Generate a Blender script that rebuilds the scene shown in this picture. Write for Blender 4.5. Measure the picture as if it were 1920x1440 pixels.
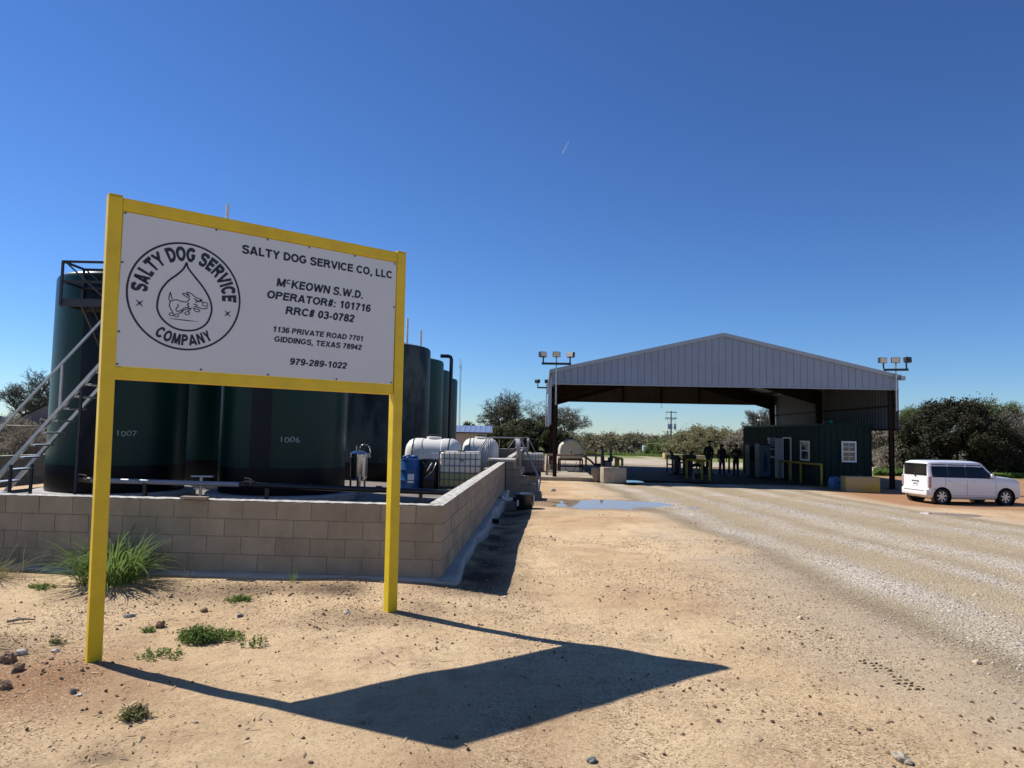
import bpy, bmesh, math, random
import numpy as np
from mathutils import Vector, Matrix
R = math.radians
for o in list(bpy.data.objects): bpy.data.objects.remove(o)
scene = bpy.context.scene
COL = scene.collection

# ------------------------------------------------------------------ camera
FPX, CX, CY = 1350.0, 960.0, 720.0
PITCH, ROLL, CAMH = 0.0686, 0.0202, 1.79
_f = np.array([0, math.cos(PITCH), math.sin(PITCH)])
_u0 = np.array([0, -math.sin(PITCH), math.cos(PITCH)])
_x0 = np.array([1.0, 0, 0])
_x = math.cos(ROLL) * _x0 + math.sin(ROLL) * _u0
_u = -math.sin(ROLL) * _x0 + math.cos(ROLL) * _u0
cam_data = bpy.data.cameras.new('camera')
cam = bpy.data.objects.new('camera', cam_data)
COL.objects.link(cam)
cam.matrix_world = Matrix(((_x[0], _u[0], -_f[0], 0), (_x[1], _u[1], -_f[1], 0), (_x[2], _u[2], -_f[2], CAMH), (0, 0, 0, 1)))
cam_data.sensor_width = 36.0
cam_data.lens = FPX / 1920.0 * 36.0
cam_data.clip_start = 0.1
cam_data.clip_end = 30000
scene.camera = cam

# ------------------------------------------------------------------ light
SUN = Vector((-0.797, 0.356, 1.0)).normalized()
sun_el = math.asin(SUN.z)
sun_az = math.atan2(SUN.x, SUN.y)
world = bpy.data.worlds.new('World')
scene.world = world
world.use_nodes = True
wn = world.node_tree.nodes; wl = world.node_tree.links
bg = wn['Background']
sky = wn.new('ShaderNodeTexSky')
sky.sky_type = 'NISHITA'
sky.sun_disc = False
sky.sun_elevation = sun_el
sky.sun_rotation = sun_az
sky.altitude = 150
sky.air_density = 1.0
sky.dust_density = 0.0
sky.ozone_density = 6.0
tint = wn.new('ShaderNodeMix'); tint.data_type = 'RGBA'; tint.blend_type = 'MULTIPLY'; tint.inputs[0].default_value = 1.0
tint.inputs[7].default_value = (0.56, 0.755, 1.0, 1)      # clear dry winter air: a deeper blue than the model's
wl.new(sky.outputs[0], tint.inputs[6])
gam = wn.new('ShaderNodeGamma'); gam.inputs[1].default_value = 1.2
bal = wn.new('ShaderNodeMix'); bal.data_type = 'RGBA'; bal.blend_type = 'MULTIPLY'; bal.inputs[0].default_value = 1.0; bal.inputs[7].default_value = (0.92, 0.785, 0.695, 1)
wl.new(tint.outputs[2], gam.inputs[0]); wl.new(gam.outputs[0], bal.inputs[6]); wl.new(bal.outputs[2], bg.inputs[0])
bg.inputs[1].default_value = 0.096
sl = bpy.data.lights.new('sun', 'SUN')
sl.energy = 5.0
sl.angle = R(0.5)
sl.color = (1.0, 0.97, 0.93)
so = bpy.data.objects.new('sun', sl)
COL.objects.link(so)
so.rotation_euler = (-SUN).to_track_quat('-Z', 'Y').to_euler()
scene.view_settings.view_transform = 'Standard'
scene.view_settings.look = 'None'
scene.view_settings.exposure = 0.30
scene.view_settings.gamma = 1.0

# ------------------------------------------------------------------ helpers
def at(px, py, Y):
    d = FPX * _f + (px - CX) * _x - (py - CY) * _u
    t = Y / d[1]
    return Vector((d[0] * t, d[1] * t, CAMH + d[2] * t))

_rng = np.random.RandomState(7)
_lat = _rng.rand(256, 256)
def vnoise(x, y, s=1.0, seed=0):
    x = np.asarray(x, float) / s + 31.7 * seed + 1000; y = np.asarray(y, float) / s + 17.3 * seed + 1000
    xi = np.floor(x).astype(int); yi = np.floor(y).astype(int)
    fx = x - xi; fy = y - yi
    fx = fx * fx * (3 - 2 * fx); fy = fy * fy * (3 - 2 * fy)
    a = _lat[xi % 256, yi % 256]; b = _lat[(xi + 1) % 256, yi % 256]
    c = _lat[xi % 256, (yi + 1) % 256]; d = _lat[(xi + 1) % 256, (yi + 1) % 256]
    return (a * (1 - fx) + b * fx) * (1 - fy) + (c * (1 - fx) + d * fx) * fy - 0.5
def sstep(a, b, x):
    t = np.clip((np.asarray(x, float) - a) / (b - a), 0, 1)
    return t * t * (3 - 2 * t)

WALLX, WALLY, WYAW = -0.76, 8.33, 0.047      # outer near corner of the block wall
def wallx(y): return WALLX + (np.asarray(y, float) - WALLY) * math.tan(WYAW)
PUDDLES = [(3.05, 20.4, 2.0, 1.45, 1), (12.3, 20.6, 0.9, 0.6, 4), (5.2, 32.2, 0.75, 0.9, 5)]
def puddle_mask(x, y, p):
    cx, cy, rx, ry, sd = p
    d = np.sqrt(((x - cx) / rx) ** 2 + ((y - cy) / ry) ** 2) + vnoise(x, y, 0.8, sd) * 0.55 + vnoise(x, y, 0.25, sd + 3) * 0.2
    return 1 - sstep(0.75, 1.15, d)
def base_z(x, y):
    x = np.asarray(x, float); y = np.asarray(y, float)
    z = -0.27 * sstep(9, 31, y)
    z = z - 0.0085 * np.clip(x - 3, 0, 16) * sstep(8, 22, y)
    z = z - 0.022 * np.clip(y - 75, 0, 500) * (1 - 0.0 * x)
    z = z - 0.14 * np.exp(-((x - 16.5) / 5.0) ** 2 - ((y - 26) / 3.6) ** 2)
    z = z + 0.10 * sstep(6.4, 8.1, y) * (1 - sstep(-1.5, 0.6, x)) * (1 - sstep(10, 14, y))
    # soft bank down beside the wall
    d = x - wallx(y)
    z = z - 0.07 * np.exp(-((d - 0.35) / 0.35) ** 2) * sstep(8.0, 9.0, y) * (1 - sstep(18, 22, y))
    return z
def ground_z(x, y):
    x = np.asarray(x, float); y = np.asarray(y, float)
    z = base_z(x, y)
    near = 1 - sstep(20, 60, y)
    z = z + vnoise(x, y, 1.7, 1) * 0.05 * near + vnoise(x, y, 0.55, 2) * 0.018 * near + vnoise(x, y, 0.21, 3) * 0.008 * near
    z = z + vnoise(x, y, 12, 4) * 0.12 * sstep(14, 40, y)
    # wheel ruts along the drive
    rut = np.exp(-((x - 5.3) / 0.3) ** 2) + np.exp(-((x - 6.8) / 0.25) ** 2) + np.exp(-((x - 8.6) / 0.35) ** 2) + np.exp(-((x - 10.7) / 0.3) ** 2)
    z = z - 0.02 * rut * near
    lump = np.exp(-(((x + 3.15) / 0.28) ** 2 + ((y - 5.35) / 0.2) ** 2))
    z = z + 0.045 * lump
    z = z - 0.02 * np.exp(-(((x - 5.1) / 0.5) ** 2 + ((y - 6.0) / 0.5) ** 2))
    # churned clods at the left edge
    m = np.exp(-(((x + 4.25) / 0.38) ** 2 + ((y - 5.75) / 0.3) ** 2))
    z = z + m * (0.05 + 0.06 * np.abs(vnoise(x, y, 0.13, 9)))
    # small ridge of turned soil
    t = (x + 2.28) * 0.93 + (y - 5.45) * 0.37; n = -(x + 2.28) * 0.37 + (y - 5.45) * 0.93
    z = z + 0.03 * np.exp(-(n / 0.045) ** 2) * (1 - sstep(0.2, 0.32, np.abs(t))) * (1 + 1.2 * vnoise(x, y, 0.08, 5))
    for p in PUDDLES:
        z = z - 0.05 * puddle_mask(x, y, p)
    return z
def gz(x, y): return float(ground_z(x, y))
def gpt(px, py):
    """point on the terrain seen at a pixel"""
    Y = 8.0
    for _ in range(40):
        p = at(px, py, Y); zg = gz(p.x, p.y)
        d = (p - Vector((0, 0, CAMH))); k = (zg - CAMH) / d.z if d.z < -1e-4 else 1.5
        Y = max(2.0, min(200, Y * (0.5 + 0.5 * k)))
    p = at(px, py, Y); p.z = gz(p.x, p.y)
    return p

def link(o, parent=None):
    COL.objects.link(o)
    if parent is not None: o.parent = parent
    return o
def tag(o, label=None, cat=None, group=None, kind=None):
    if label: o['label'] = label
    if cat: o['category'] = cat
    if group: o['group'] = group
    if kind: o['kind'] = kind
    return o
def thing(name, label, cat, loc=(0, 0, 0), rz=0.0, group=None):
    o = bpy.data.objects.new(name, None)
    o.empty_display_size = 0.2
    o.location = loc; o.rotation_euler = (0, 0, rz)
    link(o); tag(o, label, cat, group)
    return o
def dup(root, label, loc=None, rz=None, scale=None):
    r = root.copy(); COL.objects.link(r); r['label'] = label
    if loc is not None: r.location = loc
    if rz is not None: r.rotation_euler = (0, 0, rz)
    if scale is not None: r.scale = scale
    for ch in list(root.children):
        c = ch.copy(); COL.objects.link(c); c.parent = r
        for g in list(ch.children):
            d = g.copy(); COL.objects.link(d); d.parent = c
    return r

class MB:
    def __init__(s): s.v = []; s.f = []; s.m = []; s.mi = 0
    def add(s, vs, fs):
        n = len(s.v); s.v += [tuple(v) for v in vs]
        s.f += [tuple(i + n for i in f) for f in fs]; s.m += [s.mi] * len(fs)
        return s
    def box(s, c, d, rz=0, M=None):
        hx, hy, hz = d[0] / 2, d[1] / 2, d[2] / 2
        vs = [Vector((x, y, z)) for x in (-hx, hx) for y in (-hy, hy) for z in (-hz, hz)]
        if M is None: M = Matrix.Rotation(rz, 4, 'Z')
        vs = [M @ v + Vector(c) for v in vs]
        return s.add(vs, [(0, 1, 3, 2), (4, 6, 7, 5), (0, 4, 5, 1), (2, 3, 7, 6), (0, 2, 6, 4), (1, 5, 7, 3)])
    def bx(s, x0, x1, y0, y1, z0, z1):
        return s.box(((x0 + x1) / 2, (y0 + y1) / 2, (z0 + z1) / 2), (abs(x1 - x0), abs(y1 - y0), abs(z1 - z0)))
    def rbox(s, c, d, r=0.01, rz=0, seg=2):
        """box with rounded edges"""
        bm = bmesh.new(); bmesh.ops.create_cube(bm, size=1)
        bmesh.ops.scale(bm, vec=d, verts=bm.verts)
        bmesh.ops.bevel(bm, geom=list(bm.edges), offset=min(r, min(d) * .45), segments=seg, affect='EDGES', profile=0.5)
        M = Matrix.Translation(Vector(c)) @ Matrix.Rotation(rz, 4, 'Z')
        bm.verts.index_update()
        s.add([M @ v.co for v in bm.verts], [[v.index for v in f.verts] for f in bm.faces]); bm.free()
        return s
    def tube(s, p0, p1, r0, r1=None, n=8, cap=True):
        return s.path([p0, p1], [r0, r0 if r1 is None else r1], n, cap)
    def path(s, pts, rad, n=8, cap=True):
        pts = [Vector(p) for p in pts]
        if not hasattr(rad, '__len__'): rad = [rad] * len(pts)
        vs = []; fs = []
        prev = None
        for i, p in enumerate(pts):
            a = pts[max(i - 1, 0)]; b = pts[min(i + 1, len(pts) - 1)]
            d = (b - a)
            d = d.normalized() if d.length > 1e-9 else Vector((0, 0, 1))
            if prev is None:
                up = Vector((0, 0, 1)) if abs(d.z) < 0.9 else Vector((1, 0, 0))
                e1 = d.cross(up).normalized()
            else:
                e1 = (prev - d * prev.dot(d))
                e1 = e1.normalized() if e1.length > 1e-6 else d.orthogonal().normalized()
            prev = e1; e2 = d.cross(e1)
            for k in range(n):
                t = 2 * math.pi * k / n
                vs.append(p + (e1 * math.cos(t) + e2 * math.sin(t)) * rad[i])
        for i in range(len(pts) - 1):
            for k in range(n):
                k2 = (k + 1) % n
                fs.append((i * n + k, i * n + k2, (i + 1) * n + k2, (i + 1) * n + k))
        if cap:
            fs.append(tuple(range(n))[::-1]); fs.append(tuple((len(pts) - 1) * n + k for k in range(n)))
        return s.add(vs, fs)
    def sq(s, p0, p1, w, h=None, up=(0, 0, 1)):
        """rectangular bar from p0 to p1"""
        h = w if h is None else h
        p0 = Vector(p0); p1 = Vector(p1); d = (p1 - p0).normalized(); up = Vector(up)
        if abs(d.dot(up)) > 0.98: up = Vector((0, 1, 0))
        e1 = d.cross(up).normalized(); e2 = e1.cross(d).normalized()
        vs = [p + e1 * (a * w / 2) + e2 * (b * h / 2) for p in (p0, p1) for a, b in ((-1, -1), (1, -1), (1, 1), (-1, 1))]
        return s.add(vs, [(0, 3, 2, 1), (4, 5, 6, 7), (0, 1, 5, 4), (1, 2, 6, 5), (2, 3, 7, 6), (3, 0, 4, 7)])
    def lathe(s, prof, c=(0, 0, 0), n=32, axis='Z', cap=True):
        vs = []; fs = []
        for r, z in prof:
            for k in range(n):
                t = 2 * math.pi * k / n
                a, b = r * math.cos(t), r * math.sin(t)
                v = (a, b, z) if axis == 'Z' else ((z, a, b) if axis == 'X' else (b, z, a))
                vs.append(Vector(v) + Vector(c))
        for i in range(len(prof) - 1):
            for k in range(n):
                k2 = (k + 1) % n
                fs.append((i * n + k, i * n + k2, (i + 1) * n + k2, (i + 1) * n + k))
        if cap:
            fs.append(tuple(range(n))[::-1]); fs.append(tuple((len(prof) - 1) * n + k for k in range(n)))
        return s.add(vs, fs)
    def prism(s, poly, a, b, axis='Y'):
        """polygon extruded along an axis; poly in the other two coordinates"""
        n = len(poly)
        def mk(p, t): return {'Y': (p[0], t, p[1]), 'X': (t, p[0], p[1]), 'Z': (p[0], p[1], t)}[axis]
        vs = [mk(p, a) for p in poly] + [mk(p, b) for p in poly]
        fs = [tuple(range(n)), tuple(range(n, 2 * n))[::-1]] + [(i, (i + 1) % n + 0, (i + 1) % n + n, i + n) for i in range(n)]
        return s.add(vs, fs)
    def quad(s, a, b, c, d): return s.add([a, b, c, d], [(0, 1, 2, 3)])
    def build(s, name, mats, parent=None, smooth=False, fix=True, auto=None):
        me = bpy.data.meshes.new(name)
        me.from_pydata([tuple(v) for v in s.v], [], s.f)
        if not isinstance(mats, (list, tuple)): mats = [mats]
        for m in mats: me.materials.append(m)
        if len(mats) > 1: me.polygons.foreach_set('material_index', s.m)
        if fix:
            bm = bmesh.new(); bm.from_mesh(me); bmesh.ops.recalc_face_normals(bm, faces=bm.faces); bm.to_mesh(me); bm.free()
        if smooth: me.polygons.foreach_set('use_smooth', [True] * len(me.polygons))
        me.update()
        if auto:
            me.set_sharp_from_angle(angle=R(auto))
        o = bpy.data.objects.new(name, me)
        return link(o, parent)

def np_mesh(name, V, F, mats, parent=None, smooth=False, attr=None, mi=None):
    """fast mesh from arrays; F is (n,k)"""
    me = bpy.data.meshes.new(name)
    V = np.asarray(V, np.float32); F = np.asarray(F, np.int32)
    me.vertices.add(len(V)); me.vertices.foreach_set('co', V.ravel())
    k = F.shape[1]
    me.loops.add(F.size); me.loops.foreach_set('vertex_index', F.ravel())
    me.polygons.add(len(F)); me.polygons.foreach_set('loop_start', np.arange(0, F.size, k, dtype=np.int32))
    me.polygons.foreach_set('loop_total', np.full(len(F), k, np.int32))
    if not isinstance(mats, (list, tuple)): mats = [mats]
    for m in mats: me.materials.append(m)
    if mi is not None: me.polygons.foreach_set('material_index', np.asarray(mi, np.int32))
    me.polygons.foreach_set('use_smooth', np.full(len(F), smooth, bool))
    me.update(calc_edges=True)
    if attr:
        for nm, val in attr.items():
            a = me.attributes.new(nm, 'FLOAT', 'POINT'); a.data.foreach_set('value', np.asarray(val, np.float32))
    me.validate()
    o = bpy.data.objects.new(name, me)
    return link(o, parent)

# ------------------------------------------------------------------ materials
def mat(name, col, rough=0.7, metal=0.0, var=0.0, vscale=4.0, col2=None, bump=0.0, bscale=30.0, spec=0.5, coat=0.0, trans=0.0, stretch=None, thr=None, attr=None, attr_amt=0.3):
    m = bpy.data.materials.new(name); m.use_nodes = True
    nt = m.node_tree; N = nt.nodes; L = nt.links
    b = N['Principled BSDF']
    b.inputs['Roughness'].default_value = rough
    b.inputs['Metallic'].default_value = metal
    b.inputs['Specular IOR Level'].default_value = spec
    if coat: b.inputs['Coat Weight'].default_value = coat; b.inputs['Coat Roughness'].default_value = 0.08
    if trans: b.inputs['Transmission Weight'].default_value = trans
    c = (*col, 1)
    b.inputs['Base Color'].default_value = c
    tc = N.new('ShaderNodeTexCoord'); mp = N.new('ShaderNodeMapping')
    L.new(tc.outputs['Object'], mp.inputs['Vector'])
    if stretch: mp.inputs['Scale'].default_value = stretch
    last = None
    if var or col2 is not None:
        nz = N.new('ShaderNodeTexNoise'); nz.inputs['Scale'].default_value = vscale; nz.inputs['Detail'].default_value = 7; nz.inputs['Roughness'].default_value = 0.62
        L.new(mp.outputs[0], nz.inputs['Vector'])
        mr = N.new('ShaderNodeMapRange')
        lo, hi = thr if thr else (0.3, 0.7)
        mr.inputs['From Min'].default_value = lo; mr.inputs['From Max'].default_value = hi
        L.new(nz.outputs[0], mr.inputs['Value'])
        mx = N.new('ShaderNodeMix'); mx.data_type = 'RGBA'
        c2 = (*col2, 1) if col2 is not None else tuple([x * (1 - var) for x in col]) + (1,)
        mx.inputs[6].default_value = c; mx.inputs[7].default_value = c2
        L.new(mr.outputs[0], mx.inputs[0]); last = mx.outputs[2]
    if attr:
        an = N.new('ShaderNodeAttribute'); an.attribute_name = attr
        hv = N.new('ShaderNodeHueSaturation')
        ml = N.new('ShaderNodeMath'); ml.operation = 'MULTIPLY_ADD'; ml.inputs[1].default_value = attr_amt; ml.inputs[2].default_value = 1 - attr_amt / 2
        L.new(an.outputs['Fac'], ml.inputs[0]); L.new(ml.outputs[0], hv.inputs['Value'])
        if last is not None: L.new(last, hv.inputs['Color'])
        else: hv.inputs['Color'].default_value = c
        last = hv.outputs[0]
    if last is not None: L.new(last, b.inputs['Base Color'])
    if bump:
        bn = N.new('ShaderNodeTexNoise'); bn.inputs['Scale'].default_value = bscale; bn.inputs['Detail'].default_value = 5
        L.new(mp.outputs[0], bn.inputs['Vector'])
        bp = N.new('ShaderNodeBump'); bp.inputs['Strength'].default_value = 0.6; bp.inputs['Distance'].default_value = bump
        L.new(bn.outputs[0], bp.inputs['Height']); L.new(bp.outputs[0], b.inputs['Normal'])
    return m
def leafmat(name, c1, c2, tr=0.25):
    m = mat(name, c1, 0.75, var=0.3, vscale=1.3, col2=c2, spec=0.2)
    nt = m.node_tree; N = nt.nodes; L = nt.links
    b = N['Principled BSDF']; out = N['Material Output']
    t = N.new('ShaderNodeBsdfTranslucent'); ms = N.new('ShaderNodeMixShader'); ms.inputs[0].default_value = tr
    src = b.inputs['Base Color'].links[0].from_socket
    L.new(src, t.inputs[0]); L.new(b.outputs[0], ms.inputs[1]); L.new(t.outputs[0], ms.inputs[2]); L.new(ms.outputs[0], out.inputs[0])
    return m
M = {}
M['yellow'] = mat('yellow_paint', (0.71, 0.50, 0.006), 0.42, vscale=5, col2=(0.58, 0.39, 0.012), thr=(0.45, 0.80), bump=0.0006, bscale=120)
M['panel'] = mat('sign_white', (0.60, 0.63, 0.66), 0.45, var=0.06, vscale=1.2)
M['ink'] = mat('sign_ink', (0.012, 0.014, 0.03), 0.5)
M['screw'] = mat('screw_metal', (0.12, 0.12, 0.12), 0.4, metal=0.8)
M['cmu'] = mat('concrete_block', (0.35, 0.295, 0.22), 0.95, vscale=3, col2=(0.25, 0.21, 0.16), bump=0.003, bscale=110, attr='tone', attr_amt=0.18, spec=0.2)
M['mortar'] = mat('mortar', (0.27, 0.23, 0.18), 0.95, var=0.35, vscale=12, bump=0.004, bscale=60, spec=0.2)
M['walltop'] = mat('rough_grout', (0.56, 0.53, 0.47), 0.95, vscale=15, col2=(0.28, 0.26, 0.22), thr=(0.42, 0.66), bump=0.01, bscale=28, spec=0.2)
M['concrete'] = mat('concrete', (0.46, 0.43, 0.38), 0.9, vscale=1.8, col2=(0.31, 0.29, 0.26), bump=0.003, bscale=40, spec=0.3)
M['slab'] = mat('yard_slab', (0.27, 0.235, 0.19), 0.85, vscale=0.7, col2=(0.12, 0.10, 0.085), bump=0.002, bscale=30, spec=0.3)
M['ycon'] = mat('yellowed_concrete', (0.42, 0.36, 0.22), 0.9, vscale=2.5, col2=(0.50, 0.36, 0.07), thr=(0.4, 0.62), bump=0.004, bscale=40, spec=0.2)
M['tancon'] = mat('tan_concrete', (0.44, 0.38, 0.28), 0.9, vscale=3, col2=(0.30, 0.25, 0.18), bump=0.004, bscale=40, spec=0.2)
M['green'] = mat('green_fibreglass', (0.004, 0.036, 0.028), 0.34, vscale=0.8, col2=(0.003, 0.024, 0.020), spec=0.22, bump=0.0015, bscale=5, stretch=(1, 1, 0.25))
M['strip'] = mat('navy_strip', (0.003, 0.004, 0.012), 0.3, spec=0.2)
M['skirt'] = mat('tank_dark_base', (0.003, 0.003, 0.005), 0.4, spec=0.2)
M['patchy'] = mat('weathered_fibreglass', (0.055, 0.072, 0.072), 0.5, spec=0.25, vscale=0.9, col2=(0.008, 0.018, 0.024), thr=(0.44, 0.56), stretch=(1, 1, 0.45))
M['green2'] = mat('faded_green_fibreglass', (0.022, 0.075, 0.058), 0.45, spec=0.25, vscale=1.4, col2=(0.012, 0.045, 0.036), stretch=(1, 1, 0.3))
M['roofgrey'] = mat('tank_top', (0.14, 0.15, 0.15), 0.6, var=0.3, vscale=2)
M['galv'] = mat('galvanised_steel', (0.62, 0.62, 0.61), 0.38, metal=0.75, var=0.25, vscale=8)
M['darksteel'] = mat('dark_steel', (0.055, 0.06, 0.065), 0.5, metal=0.4, var=0.3, vscale=8)
M['pipegrey'] = mat('grey_pipe', (0.30, 0.30, 0.31), 0.45, metal=0.5, var=0.2, vscale=8)
M['cage'] = mat('cage_steel', (0.16, 0.16, 0.17), 0.5, metal=0.6)
M['stainless'] = mat('stainless_steel', (0.62, 0.58, 0.52), 0.22, metal=0.95, var=0.15, vscale=6)
M['black'] = mat('black_plastic', (0.012, 0.012, 0.013), 0.4)
M['blackpipe'] = mat('black_pipe', (0.010, 0.010, 0.012), 0.3)
M['pvc'] = mat('white_pvc', (0.72, 0.71, 0.68), 0.4, var=0.12, vscale=8)
M['rustpipe'] = mat('rusty_pipe', (0.20, 0.11, 0.07), 0.7, vscale=14, col2=(0.33, 0.26, 0.2))
M['bronze'] = mat('valve_body', (0.22, 0.15, 0.11), 0.6, metal=0.3, var=0.4, vscale=20)
M['poly'] = mat('white_polyethylene', (0.78, 0.74, 0.66), 0.42, var=0.08, vscale=3)
M['poly2'] = mat('stained_polyethylene', (0.60, 0.50, 0.42), 0.5, var=0.15, vscale=3)
M['tanpoly'] = mat('cream_polyethylene', (0.62, 0.56, 0.42), 0.45, var=0.1, vscale=2)
M['liquid'] = mat('liquid_through_plastic', (0.36, 0.38, 0.17), 0.4, var=0.15, vscale=4)
M['liquid2'] = mat('cloudy_liquid', (0.34, 0.25, 0.23), 0.5, var=0.2, vscale=4)
M['blue'] = mat('blue_plastic', (0.012, 0.10, 0.30), 0.4, var=0.25, vscale=6)
M['lblue'] = mat('pale_blue_plastic', (0.06, 0.17, 0.34), 0.45, var=0.2, vscale=5)
M['paper'] = mat('paper_label', (0.72, 0.74, 0.78), 0.6)
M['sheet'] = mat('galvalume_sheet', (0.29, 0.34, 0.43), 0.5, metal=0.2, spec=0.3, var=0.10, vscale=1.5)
M['inner'] = mat('shaded_wall_inside', (0.12, 0.125, 0.14), 0.7, spec=0.2, var=0.1, vscale=1)
M['trim'] = mat('galvalume_trim', (0.34, 0.37, 0.40), 0.4, metal=0.35, var=0.08, vscale=3)
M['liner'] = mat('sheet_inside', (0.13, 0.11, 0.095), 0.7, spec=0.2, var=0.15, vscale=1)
M['redsteel'] = mat('red_oxide_steel', (0.040, 0.022, 0.017), 0.7, spec=0.2, var=0.35, vscale=6)
M['office'] = mat('dark_green_siding', (0.004, 0.022, 0.020), 0.45, spec=0.15, var=0.15, vscale=2)
M['white'] = mat('white_vinyl', (0.76, 0.77, 0.78), 0.4)
M['door'] = mat('door_paint', (0.45, 0.47, 0.52), 0.45, var=0.08, vscale=3)
M['glass'] = mat('window_glass', (0.02, 0.025, 0.03), 0.06, spec=0.8)
M['dglass'] = mat('car_glass', (0.006, 0.007, 0.009), 0.08, spec=0.35)
M['vend'] = mat('vending_front', (0.10, 0.16, 0.20), 0.3)
M['vend2'] = mat('vending_bottle', (0.02, 0.05, 0.10), 0.3)
M['lampglass'] = mat('floodlight_lens', (0.70, 0.62, 0.50), 0.35)
M['lampbody'] = mat('floodlight_body', (0.014, 0.03, 0.028), 0.45)
M['carpaint'] = mat('white_car_paint', (0.80, 0.80, 0.79), 0.25, coat=0.6)
M['tyre'] = mat('tyre_rubber', (0.02, 0.019, 0.018), 0.85, var=0.3, vscale=10)
M['rim'] = mat('alloy_rim', (0.55, 0.55, 0.56), 0.3, metal=0.7)
M['redlens'] = mat('tail_lens', (0.42, 0.26, 0.26), 0.15)
M['clearlens'] = mat('head_lens', (0.55, 0.5, 0.42), 0.1)
M['bark'] = mat('bark', (0.14, 0.115, 0.09), 0.95, var=0.4, vscale=6, spec=0.1)
M['barkfar'] = mat('grey_bark', (0.20, 0.17, 0.14), 0.95, var=0.4, vscale=3, spec=0.1)
M['leaf_oak'] = leafmat('oak_leaf', (0.22, 0.22, 0.11), (0.27, 0.24, 0.14), 0.35)
M['leaf_far'] = leafmat('far_leaf', (0.25, 0.245, 0.11), (0.30, 0.25, 0.15), 0.4)
M['leaf_grey'] = leafmat('grey_twig_leaf', (0.32, 0.27, 0.20), (0.23, 0.20, 0.15), 0.35)
M['leaf_dark'] = leafmat('evergreen_leaf', (0.085, 0.095, 0.042), (0.12, 0.11, 0.05), 0.2)
M['leaf_cedar'] = leafmat('cedar_leaf', (0.032, 0.042, 0.022), (0.062, 0.048, 0.024), 0.08)
M['leaf_bright'] = leafmat('spring_leaf', (0.14, 0.20, 0.04), (0.19, 0.22, 0.08), 0.35)
M['grass'] = leafmat('grass_blade', (0.12, 0.21, 0.035), (0.20, 0.26, 0.08), 0.4)
M['drygrass'] = leafmat('dry_grass', (0.26, 0.22, 0.10), (0.16, 0.18, 0.06), 0.3)
M['stone'] = mat('gravel_stone', (0.56, 0.49, 0.42), 0.9, vscale=3, col2=(0.38, 0.31, 0.24), attr='tone', attr_amt=0.7, spec=0.2)
M['pebble'] = mat('sand_pebble', (0.50, 0.39, 0.27), 0.95, vscale=3, col2=(0.36, 0.25, 0.16), attr='tone', attr_amt=0.8, spec=0.15)
M['litter'] = mat('dry_litter', (0.36, 0.27, 0.16), 0.95, attr='tone', attr_amt=1.2, spec=0.1)
M['crumb'] = mat('soil_crumb', (0.24, 0.16, 0.10), 0.98, attr='tone', attr_amt=0.9, spec=0.1)
M['clod'] = mat('dirt_clod', (0.30, 0.20, 0.13), 0.98, var=0.4, vscale=14, bump=0.004, bscale=60, spec=0.1)
M['lime'] = mat('limestone', (0.60, 0.55, 0.46), 0.9, var=0.3, vscale=10, bump=0.003, bscale=60, spec=0.2)
M['roughlump'] = mat('stony_lump', (0.50, 0.42, 0.31), 0.95, var=0.5, vscale=30, bump=0.012, bscale=45, spec=0.1)
M['greyrock'] = mat('grey_rock', (0.24, 0.235, 0.22), 0.9, var=0.35, vscale=14, bump=0.003, bscale=60, spec=0.2)
M['wood'] = mat('weathered_wood', (0.36, 0.29, 0.21), 0.9, var=0.4, vscale=5, stretch=(1, 8, 8), bump=0.002, bscale=30)
M['polewood'] = mat('pole_wood', (0.12, 0.10, 0.08), 0.9, var=0.3, vscale=3)
M['beige'] = mat('beige_siding', (0.46, 0.38, 0.30), 0.7, var=0.1, vscale=2)
M['blueroof'] = mat('blue_metal_roof', (0.30, 0.37, 0.50), 0.35, metal=0.5)
M['greysiding'] = mat('grey_siding', (0.22, 0.20, 0.19), 0.8, var=0.2, vscale=1)
M['wire'] = mat('fence_wire', (0.22, 0.21, 0.19), 0.6, metal=0.5)
M['skin'] = mat('skin', (0.34, 0.20, 0.14), 0.6)
M['shirt_dark'] = mat('dark_jacket', (0.016, 0.016, 0.020), 0.9, var=0.2, vscale=8)
M['shirt_grey'] = mat('charcoal_jacket', (0.030, 0.032, 0.038), 0.9, var=0.2, vscale=8)
M['jeans'] = mat('dark_jeans', (0.018, 0.024, 0.045), 0.9, var=0.2, vscale=8)
M['hat'] = mat('black_felt', (0.012, 0.011, 0.010), 0.9)
M['hair'] = mat('dark_hair', (0.014, 0.010, 0.008), 0.7)
M['conegrey'] = mat('faded_cone', (0.18, 0.09, 0.06), 0.7)
M['greenlens'] = mat('green_lamp_glass', (0.02, 0.35, 0.20), 0.2)

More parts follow.
